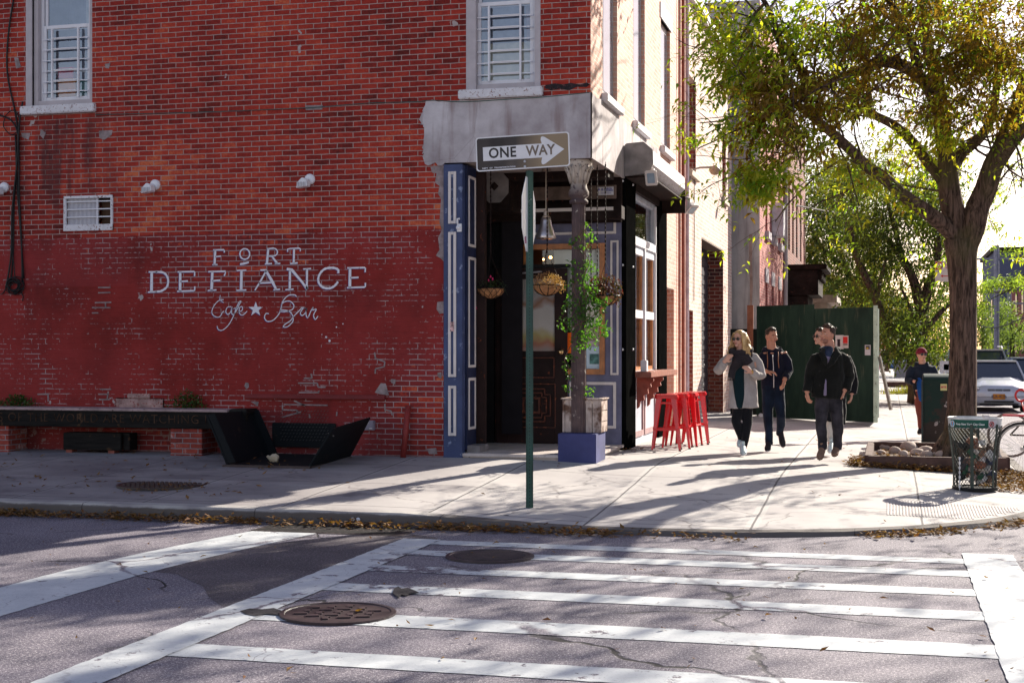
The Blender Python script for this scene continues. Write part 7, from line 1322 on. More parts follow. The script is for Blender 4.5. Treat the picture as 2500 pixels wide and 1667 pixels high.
# unseen crown outside the view, placed and clumped to dapple the crossing with shade
for _ in range(6800):
    a = r_.uniform(0, 6.28); k = math.sqrt(r_.random()); c = Vector((2.6+5.6*k*math.cos(a), 19.6+5.0*k*math.sin(a), r_.uniform(4.6, 10.5)))
    if c.z < 7.3 and c.x/c.y < .105: continue
    if mn.noise(c*.40) < .03: continue
    spray(lb, c, .16, 5, r_, True)
tw = MB(); r2 = random.Random(5)
for _ in range(26): a = r2.uniform(0, 6.28); grow(tw, Vector((1.2+1.2*math.cos(a), 20+1.2*math.sin(a), 7.3)), Vector((math.cos(a), math.sin(a), .5)), .05, 3.2, 1, r2, [], .6, 3)
tw.build('limb', bark, TR, smooth=True, fix=False); lb.build('shade_crown', leaf_mat('shade crown leaf', [(.05, .08, .012), (.13, .16, .02), (.24, .22, .03)], .18), TR, fix=False)
def tree(label, base, h, spread_px, limbs, masses, L, cols, seed, barkm=None, grp='street trees along the pavement', trans=.4):
    global mb_
    T = thing('street_tree', base, label, 'tree', grp); mb_ = MB(); r_ = random.Random(seed)
    for pts, rad in limbs:
        pp = [P(*q) for q in cr(pts, 3)]; m = len(pp); mb_.tube(pp, [rad[0]+(rad[1]-rad[0])*i/(m-1) for i in range(m)], 8)
    mb_.build('trunk', barkm or bark, T, smooth=True, fix=False); lf = MB()
    for u, v, ru, rv_, t, dt, n in masses:
        for _ in range(int(n*(2.1 if seed in (101, 102, 104) else 1))):
            a, b, c = r_.gauss(0, .55), r_.gauss(0, .55), r_.gauss(0, .5); spray(lf, P(u+a*ru, v+b*rv_, t+c*dt), L*r_.uniform(.8, 1.2), 4, r_, True)
    lf.build('crown', leaf_mat('leaf of tree %d' % seed, cols, trans, .6, .5, 3.), T, fix=False)
green = [(.025, .045, .015), (.06, .09, .025), (.11, .14, .03), (.20, .16, .03)]
tree('slender dark stemmed tree behind the person in the red hat', tuple(P(2240, 975, 41)), 8, 0,
     [([(2240, 985, 41), (2243, 900, 41), (2247, 820, 41), (2250, 760, 41)], (.30, .19)), ([(2228, 870, 41), (2195, 820, 41), (2160, 785, 40.5), (2135, 720, 40), (2110, 670, 40), (2085, 610, 39.5), (2075, 540, 39.5)], (.17, .06)), ([(2140, 730, 40), (2150, 680, 40), (2165, 630, 40)], (.08, .03)), ([(2250, 765, 41), (2235, 700, 41), (2215, 650, 41), (2180, 600, 41), (2145, 560, 41)], (.17, .06)), ([(2250, 765, 41), (2270, 690, 41), (2290, 640, 41), (2285, 560, 41), (2270, 520, 41)], (.17, .06)), ([(2250, 820, 41), (2290, 770, 41), (2330, 730, 41)], (.09, .05)), ([(2205, 640, 41), (2180, 540, 41), (2160, 470, 41)], (.1, .03)), ([(2245, 800, 41), (2225, 760, 41), (2200, 700, 41)], (.08, .03))],
     [(2120, 560, 90, 90, 41, 3, 420), (2220, 500, 90, 90, 41, 3, 420), (2290, 560, 60, 100, 42, 2, 300), (2080, 440, 90, 60, 41, 3, 260), (2180, 640, 80, 50, 41, 2, 170), (2300, 700, 50, 70, 42, 2, 150), (2200, 790, 60, 60, 40, 2, 190), (2270, 850, 35, 50, 41, 1.5, 120), (2190, 860, 40, 30, 40, 1.5, 80), (2290, 450, 60, 60, 42, 2, 180), (2120, 700, 60, 40, 41, 2, 90)], .17, green, 101)
tree('broad tree behind the green hoarding beside the row houses', tuple(P(2110, 935, 62)), 9, 0,
     [([(2110, 940, 62), (2105, 800, 62), (2090, 720, 62)], (.3, .2)), ([(2090, 720, 62), (2060, 640, 62), (2030, 560, 62)], (.2, .07)), ([(2095, 740, 62), (2130, 660, 62), (2140, 580, 62)], (.18, .07)), ([(2060, 650, 62), (2000, 600, 62), (1975, 540, 62)], (.14, .05))],
     [(2000, 480, 70, 80, 62, 4, 330), (2060, 560, 90, 90, 62, 4, 420), (1985, 620, 50, 70, 61, 3, 260), (2060, 690, 80, 50, 62, 3, 280), (2130, 640, 60, 70, 63, 3, 200), (1995, 700, 60, 40, 60, 3, 170), (2100, 760, 60, 40, 62, 3, 160), (2100, 440, 90, 50, 64, 3, 200), (2160, 740, 40, 30, 62, 3, 70)], .25, [(.022, .038, .014), (.05, .075, .02), (.12, .12, .025), (.22, .14, .03)], 102)
tree('reddish small tree far along the pavement', tuple(P(2165, 905, 90)), 4, 0, [([(2165, 907, 90), (2166, 860, 90), (2170, 820, 90)], (.15, .06))], [(2160, 835, 30, 28, 90, 3, 150), (2195, 820, 30, 28, 90, 3, 90)], .26, [(.05, .02, .025), (.14, .03, .04), (.10, .08, .03)], 103)
tree('round green tree far off between hoarding and red hatted person', tuple(P(2190, 900, 84)), 5, 0, [([(2196, 900, 84), (2198, 850, 84), (2200, 780, 84)], (.2, .1))], [(2165, 790, 40, 40, 84, 4, 200), (2215, 770, 50, 50, 84, 4, 200), (2150, 750, 40, 40, 86, 4, 130), (2290, 780, 40, 60, 84, 4, 170), (2310, 850, 30, 30, 84, 3, 90)], .3, green, 104)
tree('pale green tree across the side street, nearest the car windscreens', tuple(P(2462, 890, 88)), 7, 0, [([(2470, 885, 88), (2472, 840, 88), (2468, 780, 88)], (.2, .1)), ([(2470, 830, 88), (2500, 790, 88)], (.1, .05))], [(2455, 770, 30, 40, 88, 3, 260), (2470, 820, 40, 30, 88, 3, 200), (2440, 830, 26, 26, 88, 3, 110), (2500, 840, 30, 36, 88, 3, 120)], .26, [(.05, .08, .035), (.12, .17, .06), (.2, .24, .08)], 105, grp='trees across the side street')
tree('narrow conical tree across the side street just right of the big trunk', tuple(P(2398, 895, 80)), 7, 0, [([(2400, 895, 80), (2400, 830, 80), (2398, 780, 80)], (.14, .06))], [(2392, 760, 14, 26, 80, 2, 110), (2398, 800, 22, 30, 80, 2, 170), (2408, 840, 28, 26, 80, 2, 130)], .24, [(.05, .08, .03), (.12, .16, .05), (.2, .22, .07)], 106, grp='trees across the side street')
tree('tree whose thin leafy branch hangs over the street right of the big trunk', tuple(onZ(2700, 965, 0.0)), 7, 0, [([(2700, 965, 53), (2690, 800, 53), (2640, 650, 50), (2560, 600, 48), (2480, 640, 46)], (.3, .04)), ([(2560, 680, 47), (2480, 690, 46), (2400, 705, 45)], (.05, .02)), ([(2480, 700, 46), (2420, 730, 45)], (.03, .01))], [(2400, 700, 26, 14, 45, 1.5, 70), (2440, 690, 40, 12, 46, 1.5, 90), (2490, 685, 30, 14, 46, 1.5, 80), (2395, 740, 22, 22, 45, 1.5, 60), (2410, 545, 40, 22, 46, 2, 46), (2440, 600, 40, 26, 46, 2, 22), (2480, 610, 20, 24, 46, 2, 20), (2420, 480, 40, 40, 46, 2, 60), (2400, 650, 24, 24, 46, 2, 14), (2440, 450, 40, 40, 47, 2, 60)], .15, [(.08, .13, .03), (.17, .24, .05), (.26, .28, .06)], 107, grp='trees across the side street', trans=.5)
for k, (xx, yy, hh) in enumerate(((1.2, 52, 6.5), (1.1, 75, 7), (14.5, 70, 7))):
    pass
# ================================================================ mailbox
t_ = 22.9; a = P(2254, 1066, t_); b = P(2326, 880, t_); zb_ = gz(.6, 23)
T = thing('relay_mailbox', ((a.x+b.x)/2, a.y, zb_), 'tall green mail storage box with stickers half behind the tree trunk', 'mailbox')
s = S('scuffed green paint', .6, .2); f = s.noise(3, 6., rough=.7); x, y, z = s.sep(); s.col(s.mix(s.map(s.ma('ADD', f, s.map(z, 1.3, .5, 0., .12)), .50, .58), (.010, .028, .024), s.mix(s.map(s.noise(5, 4.), .63, .66), (.035, .025, .022), (.35, .30, .30)))); s.bump(f, .3, .004)
w_ = b.x-a.x; bx0_, by0_ = a.x, a.y; n = 10; prof = [(0, .34), (0, 1.36)]+[(.30-.30*math.cos(R(18*i*.5)), 1.36+.10*math.sin(R(18*i*.5))) for i in range(1, 11)]+[(.62, 1.46), (.62, .34)]
q = MB(); q.prism([(bx0_, by0_+p_, zb_-.30+z_*1.0) for p_, z_ in prof], (w_, 0, 0)); q.build('housing', s.m, T, bevel=.012)
for xx in (bx0_+.02, bx0_+w_-.03):
    for yy in (by0_+.02, by0_+.56): q = MB(); q.box(xx-.025, xx+.025, yy-.02, yy+.02, zb_-.01, zb_+.06) if 0 else q.box(xx-.03, xx+.03, yy-.02, yy+.02, zb_-.02, zb_+.06); q.build('leg', M['greensteel'], T)
q = MB(); q.box(bx0_-.03, bx0_-.002, by0_-.02, by0_+.02, zb_-.10, zb_+1.05); q.build('side_rail', M['greensteel'], T)
def stick(u0, v0, u1, v1, c, nm='sticker'): p0_, p1_ = onY(u0, v1, by0_-.004), onY(u1, v0, by0_-.004); q = MB(); q.box(p0_.x, p1_.x, by0_-.016, by0_-.013, p0_.z, p1_.z); return q.build(nm, plain('sticker '+str(c[0]), c, .6, var=.06, bump=0), T)
so_ = stick(2294, 881, 2316, 910, (.55, .55, .62)); stick(2304, 889, 2316, 903, (.03, .03, .04), 'sticker'); yl = stick(2296, 937, 2312, 953, (.62, .58, .26))
q = MB(); cq = onY(2304, 945, by0_-.018); put_text(q, 'MTE', (cq.x, by0_-.018, cq.z), (1, 0, 0), (0, 0, 1), .045, bold=.002, thick=.001); q.build('lettering', plain('pink print', (.6, .08, .12), .6, bump=0), yl)
# parking sign
t_ = 26.; a = P(2283, 688, t_); b = P(2326, 638, t_); T = thing('parking_sign', (b.x-.03, b.y, gz(b.x, b.y)), 'white and red parking sign with an arrow, half hidden by the big trunk', 'parking sign')
q = MB(); q.obox((a+b)/2, RV*((b-a).dot(RV)/2), FV*.003, (0, 0, (b.z-a.z)/2)); pl_ = q.build('sign_plate', plain('sign cream', (.62, .55, .52), .6, var=.06, bump=0), T, bevel=.01)
rdm = plain('sign red', (.55, .035, .03), .6, bump=0); q = MB(); c_ = P(2291, 649, t_)-FV*.006; q.obox(c_, RV*.055, FV*.001, (0, 0, .075)); q.build('symbol_panel', rdm, pl_)
q = MB(); q.tube([c_-FV*.003+RV*.036*math.cos(6.283*i/20)+Vector((0, 0, .05*math.sin(6.283*i/20))) for i in range(21)], .005, 5, cap=False); put_text(q, 'P', c_-FV*.004, RV, (0, 0, 1), .07, bold=.002, thick=.001); q.beam(c_-FV*.005+RV*-.025+Vector((0, 0, .035)), c_-FV*.005+RV*.025-Vector((0, 0, .035)), .004, .008); q.build('symbol', M['white'], pl_)
q = MB(); c_ = P(2306, 674, t_)-FV*.006; q.beam(c_-RV*.04, c_+RV*.06, .002, .014).prism([c_-RV*.07, c_-RV*.035+Vector((0, 0, .028)), c_-RV*.035-Vector((0, 0, .028))], FV*.002); q.build('arrow', rdm, pl_)
q = MB(); c_ = P(2312, 650, t_)-FV*.006; put_text(q, 'NO PARKING', c_+RV*.03+Vector((0, 0, .02)), RV, (0, 0, 1), .035, bold=.001, thick=.001); put_text(q, '8:30AM', c_+RV*.03-Vector((0, 0, .03)), RV, (0, 0, 1), .035, bold=.001, thick=.001); q.build('lettering', rdm, pl_)
q = MB(); q.tube([(b.x-.03, b.y+.03, gz(b.x, b.y)), (b.x-.03, b.y+.03, b.z+.05)], .025, 8); q.build('post', M['greensteel'], T)
# ================================================================ parked cars
def car(label, X, Yf, W_, L_, H_, col, name='parked_car', suv=False, grp=None, plate=None):
    """front bumper faces the camera (towards -Y)"""
    T = thing(name, (X, Yf+L_/2, 0), label, 'car', grp); pm_ = S('car paint '+label[:12], .28, .5, .15); pm_.col(col); pm_.b.inputs['Coat Weight'].default_value = .6; pm_ = pm_.m
    hw = W_/2; hb = .62 if not suv else .75; belt = .86 if not suv else 1.02
    # stations along the length: (y, half width, z bottom, z top at centre, z shoulder)
    st = [(0, hw*.80, .30, .56, .52), (.06, hw*.93, .22, .68, .60), (.22, hw*.98, .18, .74, .62), (.6, hw, .18, .84, .68), (1.15, hw, .18, .93 if not suv else 1.0, belt-.06), (1.3, hw, .18, belt, belt), (L_-1.0, hw, .18, belt+.03, belt), (L_-.3, hw*.98, .2, belt, belt-.04), (L_, hw*.86, .28, belt-.12, belt-.14)]
    q = MB(); vs = []; n = 12
    for y, w_, zb, zt, zs in st:
        sec = [(-w_*.9, zb), (-w_, zb+.12), (-w_*1.0, (zb+zs)/2), (-w_*.985, zs-.04), (-w_*.90, zs+.02), (-w_*.45, zt), (w_*.45, zt), (w_*.90, zs+.02), (w_*.985, zs-.04), (w_, (zb+zs)/2), (w_, zb+.12), (w_*.9, zb)]
        vs += [(X+a, Yf+y, z) for a, z in sec]
    q.add(vs, [(i*n+j, i*n+(j+1) % n, (i+1)*n+(j+1) % n, (i+1)*n+j) for i in range(len(st)-1) for j in range(n)]+[tuple(range(n)), tuple(range((len(st)-1)*n, len(st)*n))]); bd = q.build('body', pm_, T, smooth=True, bevel=.03)
    y0, y1, y2, y3 = 1.18, 1.95, L_-1.35, L_-.55; zr = H_; wr = hw*.74; wb = hw*.93
    q = MB(); C8 = [(-wb, y0, belt-.01), (wb, y0, belt-.01), (wr, y1, zr-.05), (-wr, y1, zr-.05), (-wb, y3, belt), (wb, y3, belt), (wr, y2, zr-.05), (-wr, y2, zr-.05)]; C8 = [(X+a, Yf+b, c) for a, b, c in C8]
    q.add(C8, [(0, 1, 2, 3), (5, 4, 7, 6), (4, 0, 3, 7), (1, 5, 6, 2)]); gl = S('car glass', .08, .7); gl.col((.018, .028, .055)); q.build('window', gl.m, T)
    q = MB(); q.prism([(X+a, Yf+b, zr-.05) for a, b in ((-wr-.01, y1-.05), (wr+.01, y1-.05), (wr+.01, y2+.05), (-wr-.01, y2+.05))], (0, 0, .05))
    for sx_ in (-1, 1):
        for (ya, za, xa, yb_, zb_, xb) in ((y0, belt, wb, y1, zr-.04, wr), (y3, belt, wb, y2, zr-.04, wr), ((y0+y3)/2, belt, wb, (y1+y2)/2, zr-.04, wr)): q.beam((X+sx_*(xa+.004), Yf+ya, za), (X+sx_*(xb+.004), Yf+yb_, zb_), .05, .06)
    q.build('roof', pm_, T, bevel=.015)
    for sx_ in (-1, 1):
        q = MB(); q.ball((X+sx_*hw*.79, Yf+.10, .60 if not suv else .74), (.19, .12, .075), 12, 8); q.build('headlight', plain('headlamp', (.30, .30, .32), .12, bump=0, spec=.8), T, smooth=True)
        q = MB(); q.ball((X+sx_*(hw+.09), Yf+1.45, belt+.06), (.09, .06, .07), 8, 6).tube([(X+sx_*hw*.93, Yf+1.42, belt), (X+sx_*(hw+.06), Yf+1.45, belt+.03)], .02, 6); q.build('mirror', pm_, T, smooth=True)
        for yy in (.85, L_-.85):
            q = MB(); q.lathe([(.31, -.1), (.32, -.06), (.32, .06), (.31, .1)], (0, 0, 0), 22).xf(Matrix.Translation((X+sx_*(hw-.10), Yf+yy, .32)) @ Matrix.Rotation(R(90), 4, 'Y')); wh_ = q.build('wheel', M['black'], T); q = MB(); q.lathe([(.2, -.105), (.2, .105)], (0, 0, 0), 16).xf(Matrix.Translation((X+sx_*(hw-.10), Yf+yy, .32)) @ Matrix.Rotation(R(90), 4, 'Y')); q.build('rim', plain('rim silver', (.45, .45, .47), .35, metal=.6, bump=0), wh_)
    q = MB()
    for i in range(3):
        for j in (-1, 0, 1): q.box(X+j*.20-.092, X+j*.20+.092, Yf+.006, Yf+.03, .545+i*.032, .563+i*.032)
    q.build('grille', plain('grille black', (.02, .02, .03), .5, bump=0), T)
    q = MB(); q.box(X-hw*.95, X+hw*.95, Yf+.015, Yf+.04, .505, .52).box(X-.38, X+.38, Yf-.015, Yf+.02, .27, .31).box(X-.5, X+.5, Yf-.02, Yf+.02, .20, .235); q.build('air_intake', M['black'], T)
    if plate:
        q = MB(); q.box(X-.155, X+.155, Yf-.035, Yf-.02, .355, .50); pp_ = q.build('number_plate', plain('plate orange', (.62, .25, .02), .5, bump=0), T); q = MB(); put_text(q, plate, (X, Yf-.037, .425), (1, 0, 0), (0, 0, 1), .10, bold=.002, thick=.001); q.build('lettering', plain('plate blue', (.05, .04, .10), .5, bump=0), pp_)
    return T
YC = P(2439, 1000, 38.5); G_ = 'cars along the kerb of the side street'
car('white sedan parked at the kerb with an orange front plate', YC.x, YC.y, 1.63, 4.2, 1.40, (.62, .66, .74), plate='ELR-4135', grp=G_)
a = P(2400, 900, 46); car('silver estate car with roof rails parked right behind the white sedan', YC.x+.0, YC.y+5.6, 1.75, 4.6, 1.72, (.40, .43, .48), suv=True, grp=G_)
a = P(2535, 930, 45); car('grey blue car driving in the lane at the right edge', a.x, a.y, 1.7, 4.5, 1.45, (.26, .34, .46), name='car')
for k, (yy, c, lab) in enumerate(((50, (.12, .2, .22), 'dark green car parked third in the kerb row'), (56.5, (.30, .33, .36), 'grey car parked fourth in the kerb row'), (63, (.5, .52, .55), 'pale car parked far down the kerb row'), (70, (.08, .12, .2), 'dark blue car farthest down the kerb row'))):
    car(lab, 2.95, yy, 1.72, 4.4, 1.45 if k != 1 else 1.7, c, suv=(k == 1), grp=G_)
a = P(2196, 906, 116); car('blue car crossing far away beyond the pavement', a.x, a.y, 1.8, 4.4, 1.5, (.08, .16, .34), name='car')
q = MB(); zr_ = 1.74
for sx_ in (-.6, .6): q.tube([(YC.x+sx_, YC.y+7.2, zr_-.02), (YC.x+sx_, YC.y+7.4, zr_+.06), (YC.x+sx_, YC.y+9, zr_+.06)], .03, 6)
for o in list(bpy.data.objects):
    if o.get('label', '').startswith('silver estate'): q.build('roof_rail', M['white'], o)
# ================================================================ bicycle leaning at the pit
T = thing('bicycle', (1.45, 17.9, gz(1.4, 18)), 'dark bicycle with a red rear rack standing by the kerb right of the litter bin', 'bicycle'); zk = gz(1.4, 18); ga = R(62)
fx = Vector((math.sin(R(40)), math.cos(R(40))*-.25, 0)).normalized(); c1 = onZ(2497, 1158, zk); c1 = Vector((c1.x+.0, c1.y, zk+.33)); c2 = c1+fx*1.02
for k, cw in enumerate((c1, c2)):
    q = MB(); q.tube([cw+fx*.325*math.cos(6.283*i/36)+Vector((0, 0, .325*math.sin(6.283*i/36))) for i in range(37)], .017, 8, cap=False); whl = q.build('wheel', plain('tyre', (.05, .045, .045), .8, bump=0), T)
    q = MB(); q.tube([cw+fx*.300*math.cos(6.283*i/36)+Vector((0, 0, .300*math.sin(6.283*i/36))) for i in range(37)], .013, 6, cap=False); q.tube([cw-fx.cross(Vector((0, 0, 1)))*.05, cw+fx.cross(Vector((0, 0, 1)))*.05], .025, 8)
    for i in range(28): a_ = 6.283*i/28; q.tube([cw, cw+fx*.295*math.cos(a_)+Vector((0, 0, .295*math.sin(a_)))], .0018, 3)
    q.build('rim', plain('alloy rim', (.55, .50, .46), .4, metal=.4, bump=0), whl)
q = MB(); q.tube([c1+fx*.355*math.cos(R(a_))+Vector((0, 0, .355*math.sin(R(a_)))) for a_ in range(50, 216, 12)], [(.026, .004)]*14, 8, side=FV); q.build('mudguard', plain('bronze guard', (.22, .14, .11), .4, bump=0), T, smooth=True)
q = MB(); bb = c1+fx*.46+Vector((0, 0, -.03)); sp_ = c1+fx*.34+Vector((0, 0, .47)); hd_ = c2+Vector((0, 0, .52))-fx*.16
for a_, b_ in ((c1, bb), (c1, sp_), (bb, sp_), (bb, hd_-Vector((0, 0, .08))), (sp_-Vector((0, 0, .05)), hd_), (hd_-Vector((0, 0, .1)), c2), (hd_, hd_+Vector((0, 0, .12)))): q.tube([a_, b_], .015, 8)
q.build('frame', M['greensteel'], T); q = MB(); q.ball(sp_+Vector((0, 0, .1)), (.13, .08, .04), 10, 6); q.build('saddle', M['black'], T, smooth=True)
q = MB(); sd_ = fx.cross(Vector((0, 0, 1))); q.tube([hd_+Vector((0, 0, .14))-sd_*.3, hd_+Vector((0, 0, .16)), hd_+Vector((0, 0, .14))+sd_*.3], .013, 8); q.build('handlebar', M['black'], T)
q = MB(); q.obox(c1+Vector((0, 0, .42))-fx*.04, fx*.2, sd_*.05, (0, 0, .012)); q.build('rear_rack', plain('red rack', (.5, .03, .05), .5, bump=0), T, bevel=.004)
q = MB(); cc2 = P(2493, 965, 17.5); q.tube([cc2+RV*.07*math.cos(6.283*i/20)+Vector((0, 0, .07*math.sin(6.283*i/20))) for i in range(21)], .014, 6, cap=False); q.tube([cc2-Vector((0, 0, .07)), Vector((cc2.x+.1, cc2.y, zk+.6))], .008, 5)
q.build('cable_lock', plain('red lock', (.6, .03, .03), .4, bump=0), T, smooth=True)
# a second bicycle's wheel behind the bin
T = thing('bicycle', (1.2, 18.9, gz(1.2, 19)), 'bicycle lying low behind the litter bin with a dull dusty wheel', 'bicycle'); c3 = onZ(2475, 1112, gz(1.4, 19)); c3 = Vector((c3.x-.05, c3.y, c3.z+.31))
q = MB(); q.tube([c3+fx*.32*math.cos(6.283*i/36)+Vector((0, 0, .32*math.sin(6.283*i/36))) for i in range(37)], .02, 8, cap=False); whl = q.build('wheel', plain('dusty tyre', (.20, .15, .13), .8, bump=0), T); c4 = c3+fx*.95+Vector((0, .2, 0))
q = MB(); q.tube([c4+fx*.32*math.cos(6.283*i/36)+Vector((0, 0, .32*math.sin(6.283*i/36))) for i in range(37)], .02, 8, cap=False); q.build('wheel', plain('dusty tyre', (.20, .15, .13), .8, bump=0), T); q = MB(); q.tube([c3, c3+fx*.45+Vector((0, 0, .0)), c3+fx*.4+Vector((0, 0, .45)), c3], .014, 6).tube([c3+fx*.45, c4+Vector((-.1, 0, .45)), c4], .014, 6).tube([c3+fx*.4+Vector((0, 0, .4)), c4+Vector((-.1, 0, .45))], .014, 6); q.build('frame', M['rustblack'], T)
# ================================================================ far street furniture and buildings
a = P(2183, 922, 72); b = P(2214, 882, 72); q = MB(); q.box(a.x, b.x+.05, a.y, a.y+.7, a.z, b.z); tag(q.build('concrete_planter', plain('planter concrete', (.26, .24, .26), .8), bevel=.03), 'grey concrete box planter on the far pavement', 'planter')
a = P(2214, 925, 60); b = P(2237, 876, 60); q = MB(); q.box(a.x, b.x, a.y, a.y+.5, a.z, b.z); tag(q.build('utility_cabinet', M['rustblack'], bevel=.02), 'dark brown cabinet beside the slender tree', 'cabinet')
q = MB(); a = P(2165, 945, 52); b = P(2212, 932, 52); q.box(a.x, b.x+.1, a.y, a.y+1.2, a.z, b.z); tag(q.build('timber_edging', tm), 'low dark timber edging on the pavement beyond the hoarding', 'edging')
def tuft(u, v, t, w_, seed, label):
    r_ = random.Random(seed); q = MB(); g = P(u, v, t)
    for _ in range(240): p = g+Vector((r_.gauss(0, w_), r_.gauss(0, w_*.6), 0)); d = Vector((r_.uniform(-.6, .6), r_.uniform(-.6, .6), 1)).normalized(); q.add([p-RV*.012, p+RV*.012, p+d*r_.uniform(.08, .3)], [(0, 1, 2)])
    tag(q.build('grass_tuft', leaf_mat('dry grass %d' % seed, [(.14, .14, .04), (.26, .24, .08)], .3), fix=False), label, 'grass tuft', 'grass tufts along the pavement')
tuft(2205, 962, 43, .35, 1, 'dry grass tuft on the pavement left of the red hatted person'); tuft(2232, 958, 43, .2, 2, 'taller grass tuft close to the blue bag'); tuft(2185, 875, 80, .6, 3, 'bushy grass by the far concrete planter')
def far_building(label, name, x0, y0, x1, y1, h, mat, wins, wc=(.05, .06, .09)):
    T = thing(name, ((x0+x1)/2, (y0+y1)/2, 0), label, 'building', 'buildings far along the side street'); q = MB(); q.box(x0, x1, y0, y1, 0, h); q.build('wall', mat, T)
    q = MB(); q.box(x0-.3, x1+.2, y0-.3, y1+.2, h, h+.5); q.build('cornice', M['rustblack'], T)
    for (wx, wz, ww, wh) in wins: q = MB(); q.box(x0+wx, x0+wx+ww, y0-.09, y0-.02, wz, wz+wh); q.build('window', plain('far window', wc, .3, bump=0), T)
    n = max(1, int((y1-y0)/7))
    for j in range(n):
        for zz in (1.5, 5.2):
            if zz+2 < h: q = MB(); q.box(x0-.09, x0-.02, y0+1.5+j*7, y0+3.2+j*7, zz, zz+2.1); q.build('window', plain('far window', (.07, .08, .11), .3, bump=0), T)
red_far = plain('far red brick', (.26, .07, .06), .9, var=.15); grey_far = plain('far slate wall', (.10, .11, .17), .9, var=.1); tan_far = plain('far tan wall', (.40, .34, .30), .9)
far_building('red brick corner building far off across the side street', 'far_building', 12.3, 140, 26, 160, 8.2, red_far, [(1.6, 3.6, 1.9, 3.2), (4.6, 3.6, 1.9, 3.2)], (.5, .45, .35))
far_building('slate grey building with a water tank behind the red one', 'far_building', 11.2, 165, 24, 185, 12.5, grey_far, [(2, 6, 1.5, 2), (5, 6, 1.5, 2)])
far_building('low tan building nearest the far tree tops', 'far_building', 12.4, 92, 24, 128, 6.0, grey_far, [(2, 1, 2, 2.4)])
q = MB(); q.lathe([(1.6, 13.3), (1.6, 16), (.1, 17)], (17.0, 172, 0), 14); tag(q.build('water_tank', grey_far), 'dark round tank on the roof of the slate grey building', 'water tank')
for k, (x0_, y0_, y1_, h_, m_, lab) in enumerate(((13.2, 30, 58, 9, red_far, 'long red brick terrace across the side street, outside the main view'), (13.2, 60, 90, 7.5, tan_far, 'tan terrace across the side street beyond the cars'))): far_building(lab, 'terrace', x0_, y0_, x0_+12, y1_, h_, m_, [(2, 1.5, 1.6, 2.2), (6, 1.5, 1.6, 2.2), (2, 5, 1.6, 2)])
far_building('pale building closing the far end of the pavement', 'far_building', -14, 175, 2, 195, 7.5, tan_far, [(3, 1.5, 2, 2.2), (8, 1.5, 2, 2.2), (12, 4.5, 2, 2)])
for k, (uu, tt, hh, lab) in enumerate(((2433, 75, 7.2, 'grey utility pole across the street, the left one of two'), (2464, 95, 5.5, 'grey utility pole across the street, the right one of two'))):
    g = P(uu, 900, tt); q = MB(); q.tube([(g.x, g.y, 0), (g.x, g.y, hh)], .14, 8).beam((g.x-1., g.y, hh-.7), (g.x+1., g.y, hh-.7), .1, .1); tag(q.build('utility_pole', plain('pole grey', (.26, .25, .30), .8)), lab, 'pole', 'utility poles across the street')
def wire(pts, r_, label, grp='overhead wires'):
    q = MB(); q.tube([P(*p) for p in cr(pts, 5)], r_, 5); tag(q.build('overhead_wire', M['black']), label, 'wire', grp)
wire([(1690, 2, 30), (1760, 22, 30), (1850, 45, 30), (2000, 70, 30)], .018, 'black wire from the pale building roof into the tree crown')
wire([(1935, 410, 46), (2050, 445, 52), (2200, 470, 60), (2330, 480, 70)], .03, 'upper of two long wires crossing behind the tree limbs'); wire([(1935, 500, 46), (2050, 520, 52), (2200, 535, 60), (2330, 540, 70)], .03, 'lower of two long wires crossing behind the tree limbs')
wire([(2395, 712, 70), (2440, 712, 66), (2500, 702, 60), (2600, 690, 55)], .09, 'thick wire above the far buildings at the right edge')
wire([(2380, 790, 80), (2430, 800, 74), (2500, 775, 66), (2560, 750, 60)], .03, 'thin sagging wire in front of the far red building')
wire([(1655, 20, 27), (1690, 60, 27.3), (1712, 75, 27.5)], .03, 'short looped service cable at the pale building parapet')
# ================================================================ fallen leaves
lm = leaf_mat('fallen leaf', [(.07, .028, .012), (.17, .065, .025), (.14, .08, .025), (.28, .14, .05), (.10, .10, .03)], .15, .8, 6., 31.)
def litter(name, label, spots, seed):
    r_ = random.Random(seed); q = MB()
    for x, y, z, L in spots(r_):
        a = r_.uniform(0, 6.28); d = Vector((math.cos(a), math.sin(a), r_.uniform(-.1, .35))); c = Vector((x, y, z+.006)); leaf(q, c, d, Vector((r_.uniform(-.4, .4), r_.uniform(-.4, .4), 1)), L, L*r_.uniform(.32, .5), r_.uniform(-.15, .4), r_.uniform(-.3, .3))
    tag(q.build(name, lm, fix=False), label, 'leaves', kind='stuff')
def gutter(r_):
    for i in range(4300):
        s_ = r_.uniform(-12, -1.2); den = .5+.5*mn.noise(Vector((s_*1.1, 0, 3)))+.25*mn.noise(Vector((s_*4, 0, 1)))
        if r_.random() > den*1.5 or (-5.9 < s_ < -4.2 and r_.random() < .55) or (s_ > -2.4 and r_.random() < .75): continue
        y = 12.76-abs(r_.gauss(0, .11))*(1+.6*mn.noise(Vector((s_*.7, 4, 0)))); yield s_, y, max(0, r_.gauss(.02, .02)), r_.uniform(.045, .095)
    for i in range(700):
        a = R(r_.uniform(-62, -10)); k = 3.93+abs(r_.gauss(0, .1)); x = CC[0]+k*math.cos(a); y = CC[1]+k*math.sin(a)
        if mn.noise(Vector((a*6, 0, 0))) < -.1: continue
        yield x, y, max(0, r_.gauss(.01, .015)), r_.uniform(.05, .10)
litter('gutter_leaves', 'drift of brown and yellow leaves along the gutter', gutter, 51)
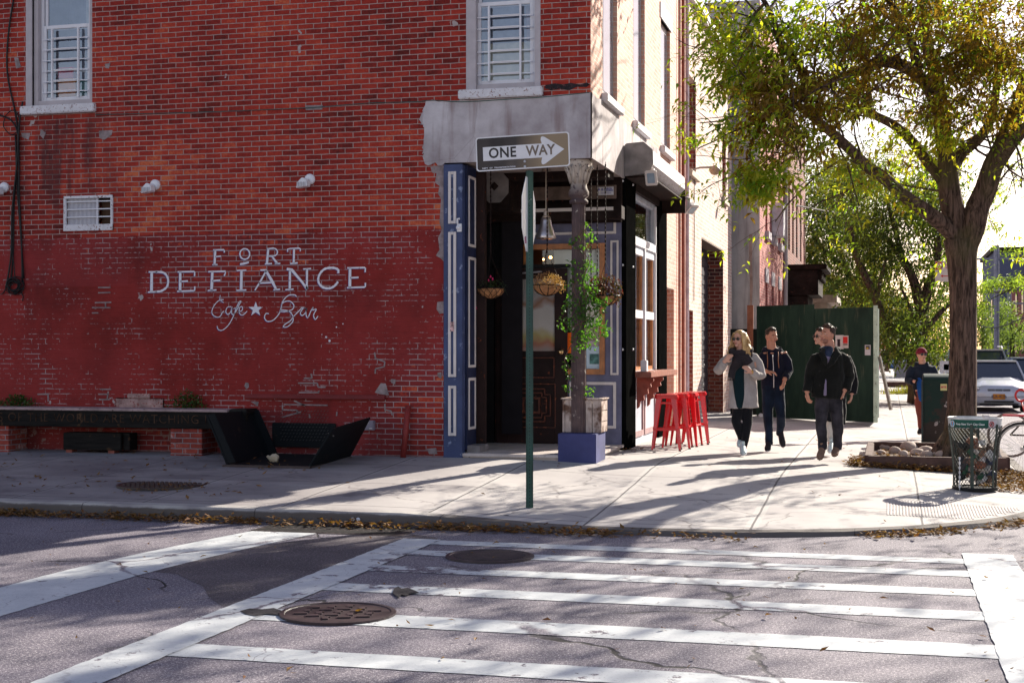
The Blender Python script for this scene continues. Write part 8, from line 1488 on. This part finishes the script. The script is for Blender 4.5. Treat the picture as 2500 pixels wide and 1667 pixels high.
def scat(r_):
    for i in range(170): yield r_.uniform(-9, 1.6), r_.uniform(6.5, 12.6), .012, r_.uniform(.03, .07)
    for i in range(190): x, y = r_.uniform(-12, -6.5), r_.uniform(13, 17.1); yield x, y, gz(x, y)+.003, r_.uniform(.05, .10)
    for i in range(60): x, y = r_.uniform(-6.5, 1), r_.uniform(13.2, 24); yield x, y, gz(x, y)+.003, r_.uniform(.04, .08)
    for i in range(90): a = r_.uniform(0, 6.28); k = r_.uniform(.05, .42); x, y = -7.62+k*math.cos(a), 13.8+k*math.sin(a); yield x, y, gz(x, y)+.012, r_.uniform(.03, .07)
    for i in range(40): x, y = -3.6+r_.uniform(-.1, .35), 19.3+r_.uniform(-.3, .3); yield x, y, gz(x, y)+.01, .06
litter('scattered_leaves', 'single fallen leaves scattered over road and pavement', scat, 52)
def pitl(r_):
    for i in range(900): x = r_.uniform(TX0-.25, TX1+.2); y = TY0-.08-abs(r_.gauss(0, .08)); yield x, y, gz(x, y)+abs(r_.gauss(0, .03)), r_.uniform(.05, .09)
    for i in range(260): x = TX0-.08-abs(r_.gauss(0, .08)); y = TY0+r_.uniform(-.1, .5); yield x, y, gz(x, y)+abs(r_.gauss(.02, .04)), r_.uniform(.05, .09)
    for i in range(420): x = r_.uniform(TX0+.1, TX1-.1); y = r_.uniform(TY0+.1, TY1-.1); yield x, y, z0+.06, r_.uniform(.05, .09)
    for i in range(1500): x = r_.uniform(1.0, 1.75); y = r_.uniform(16.8, 19.4); yield x, y, gz(x, y)+abs(r_.gauss(0, .02)), r_.uniform(.05, .09)
litter('pit_leaves', 'orange brown leaves heaped round the tree pit', pitl, 53)
r_ = random.Random(99); q = MB(); c = onZ(735, 1271, .0); tag(MB().obox(c+Vector((0, 0, .03)), (.07, .02, 0), (-.01, .03, .01), (0, 0, .012)).build('plastic_scrap', M['white']), 'crumpled clear plastic scrap among the gutter leaves', 'litter')
c = onG(855, 1264); 
for dx, lab in ((0, 'left of two pale droppings on the kerb'), (.055, 'right of two pale droppings on the kerb')):
    a = onY(862+dx*240, 1267, 12.80); q = MB(); q.ball((a.x, 12.79, a.z), (.022, .01, .018), 8, 6); tag(q.build('pale_splat', M['white'], smooth=True), lab, 'stain', 'pale splats on the kerb face')
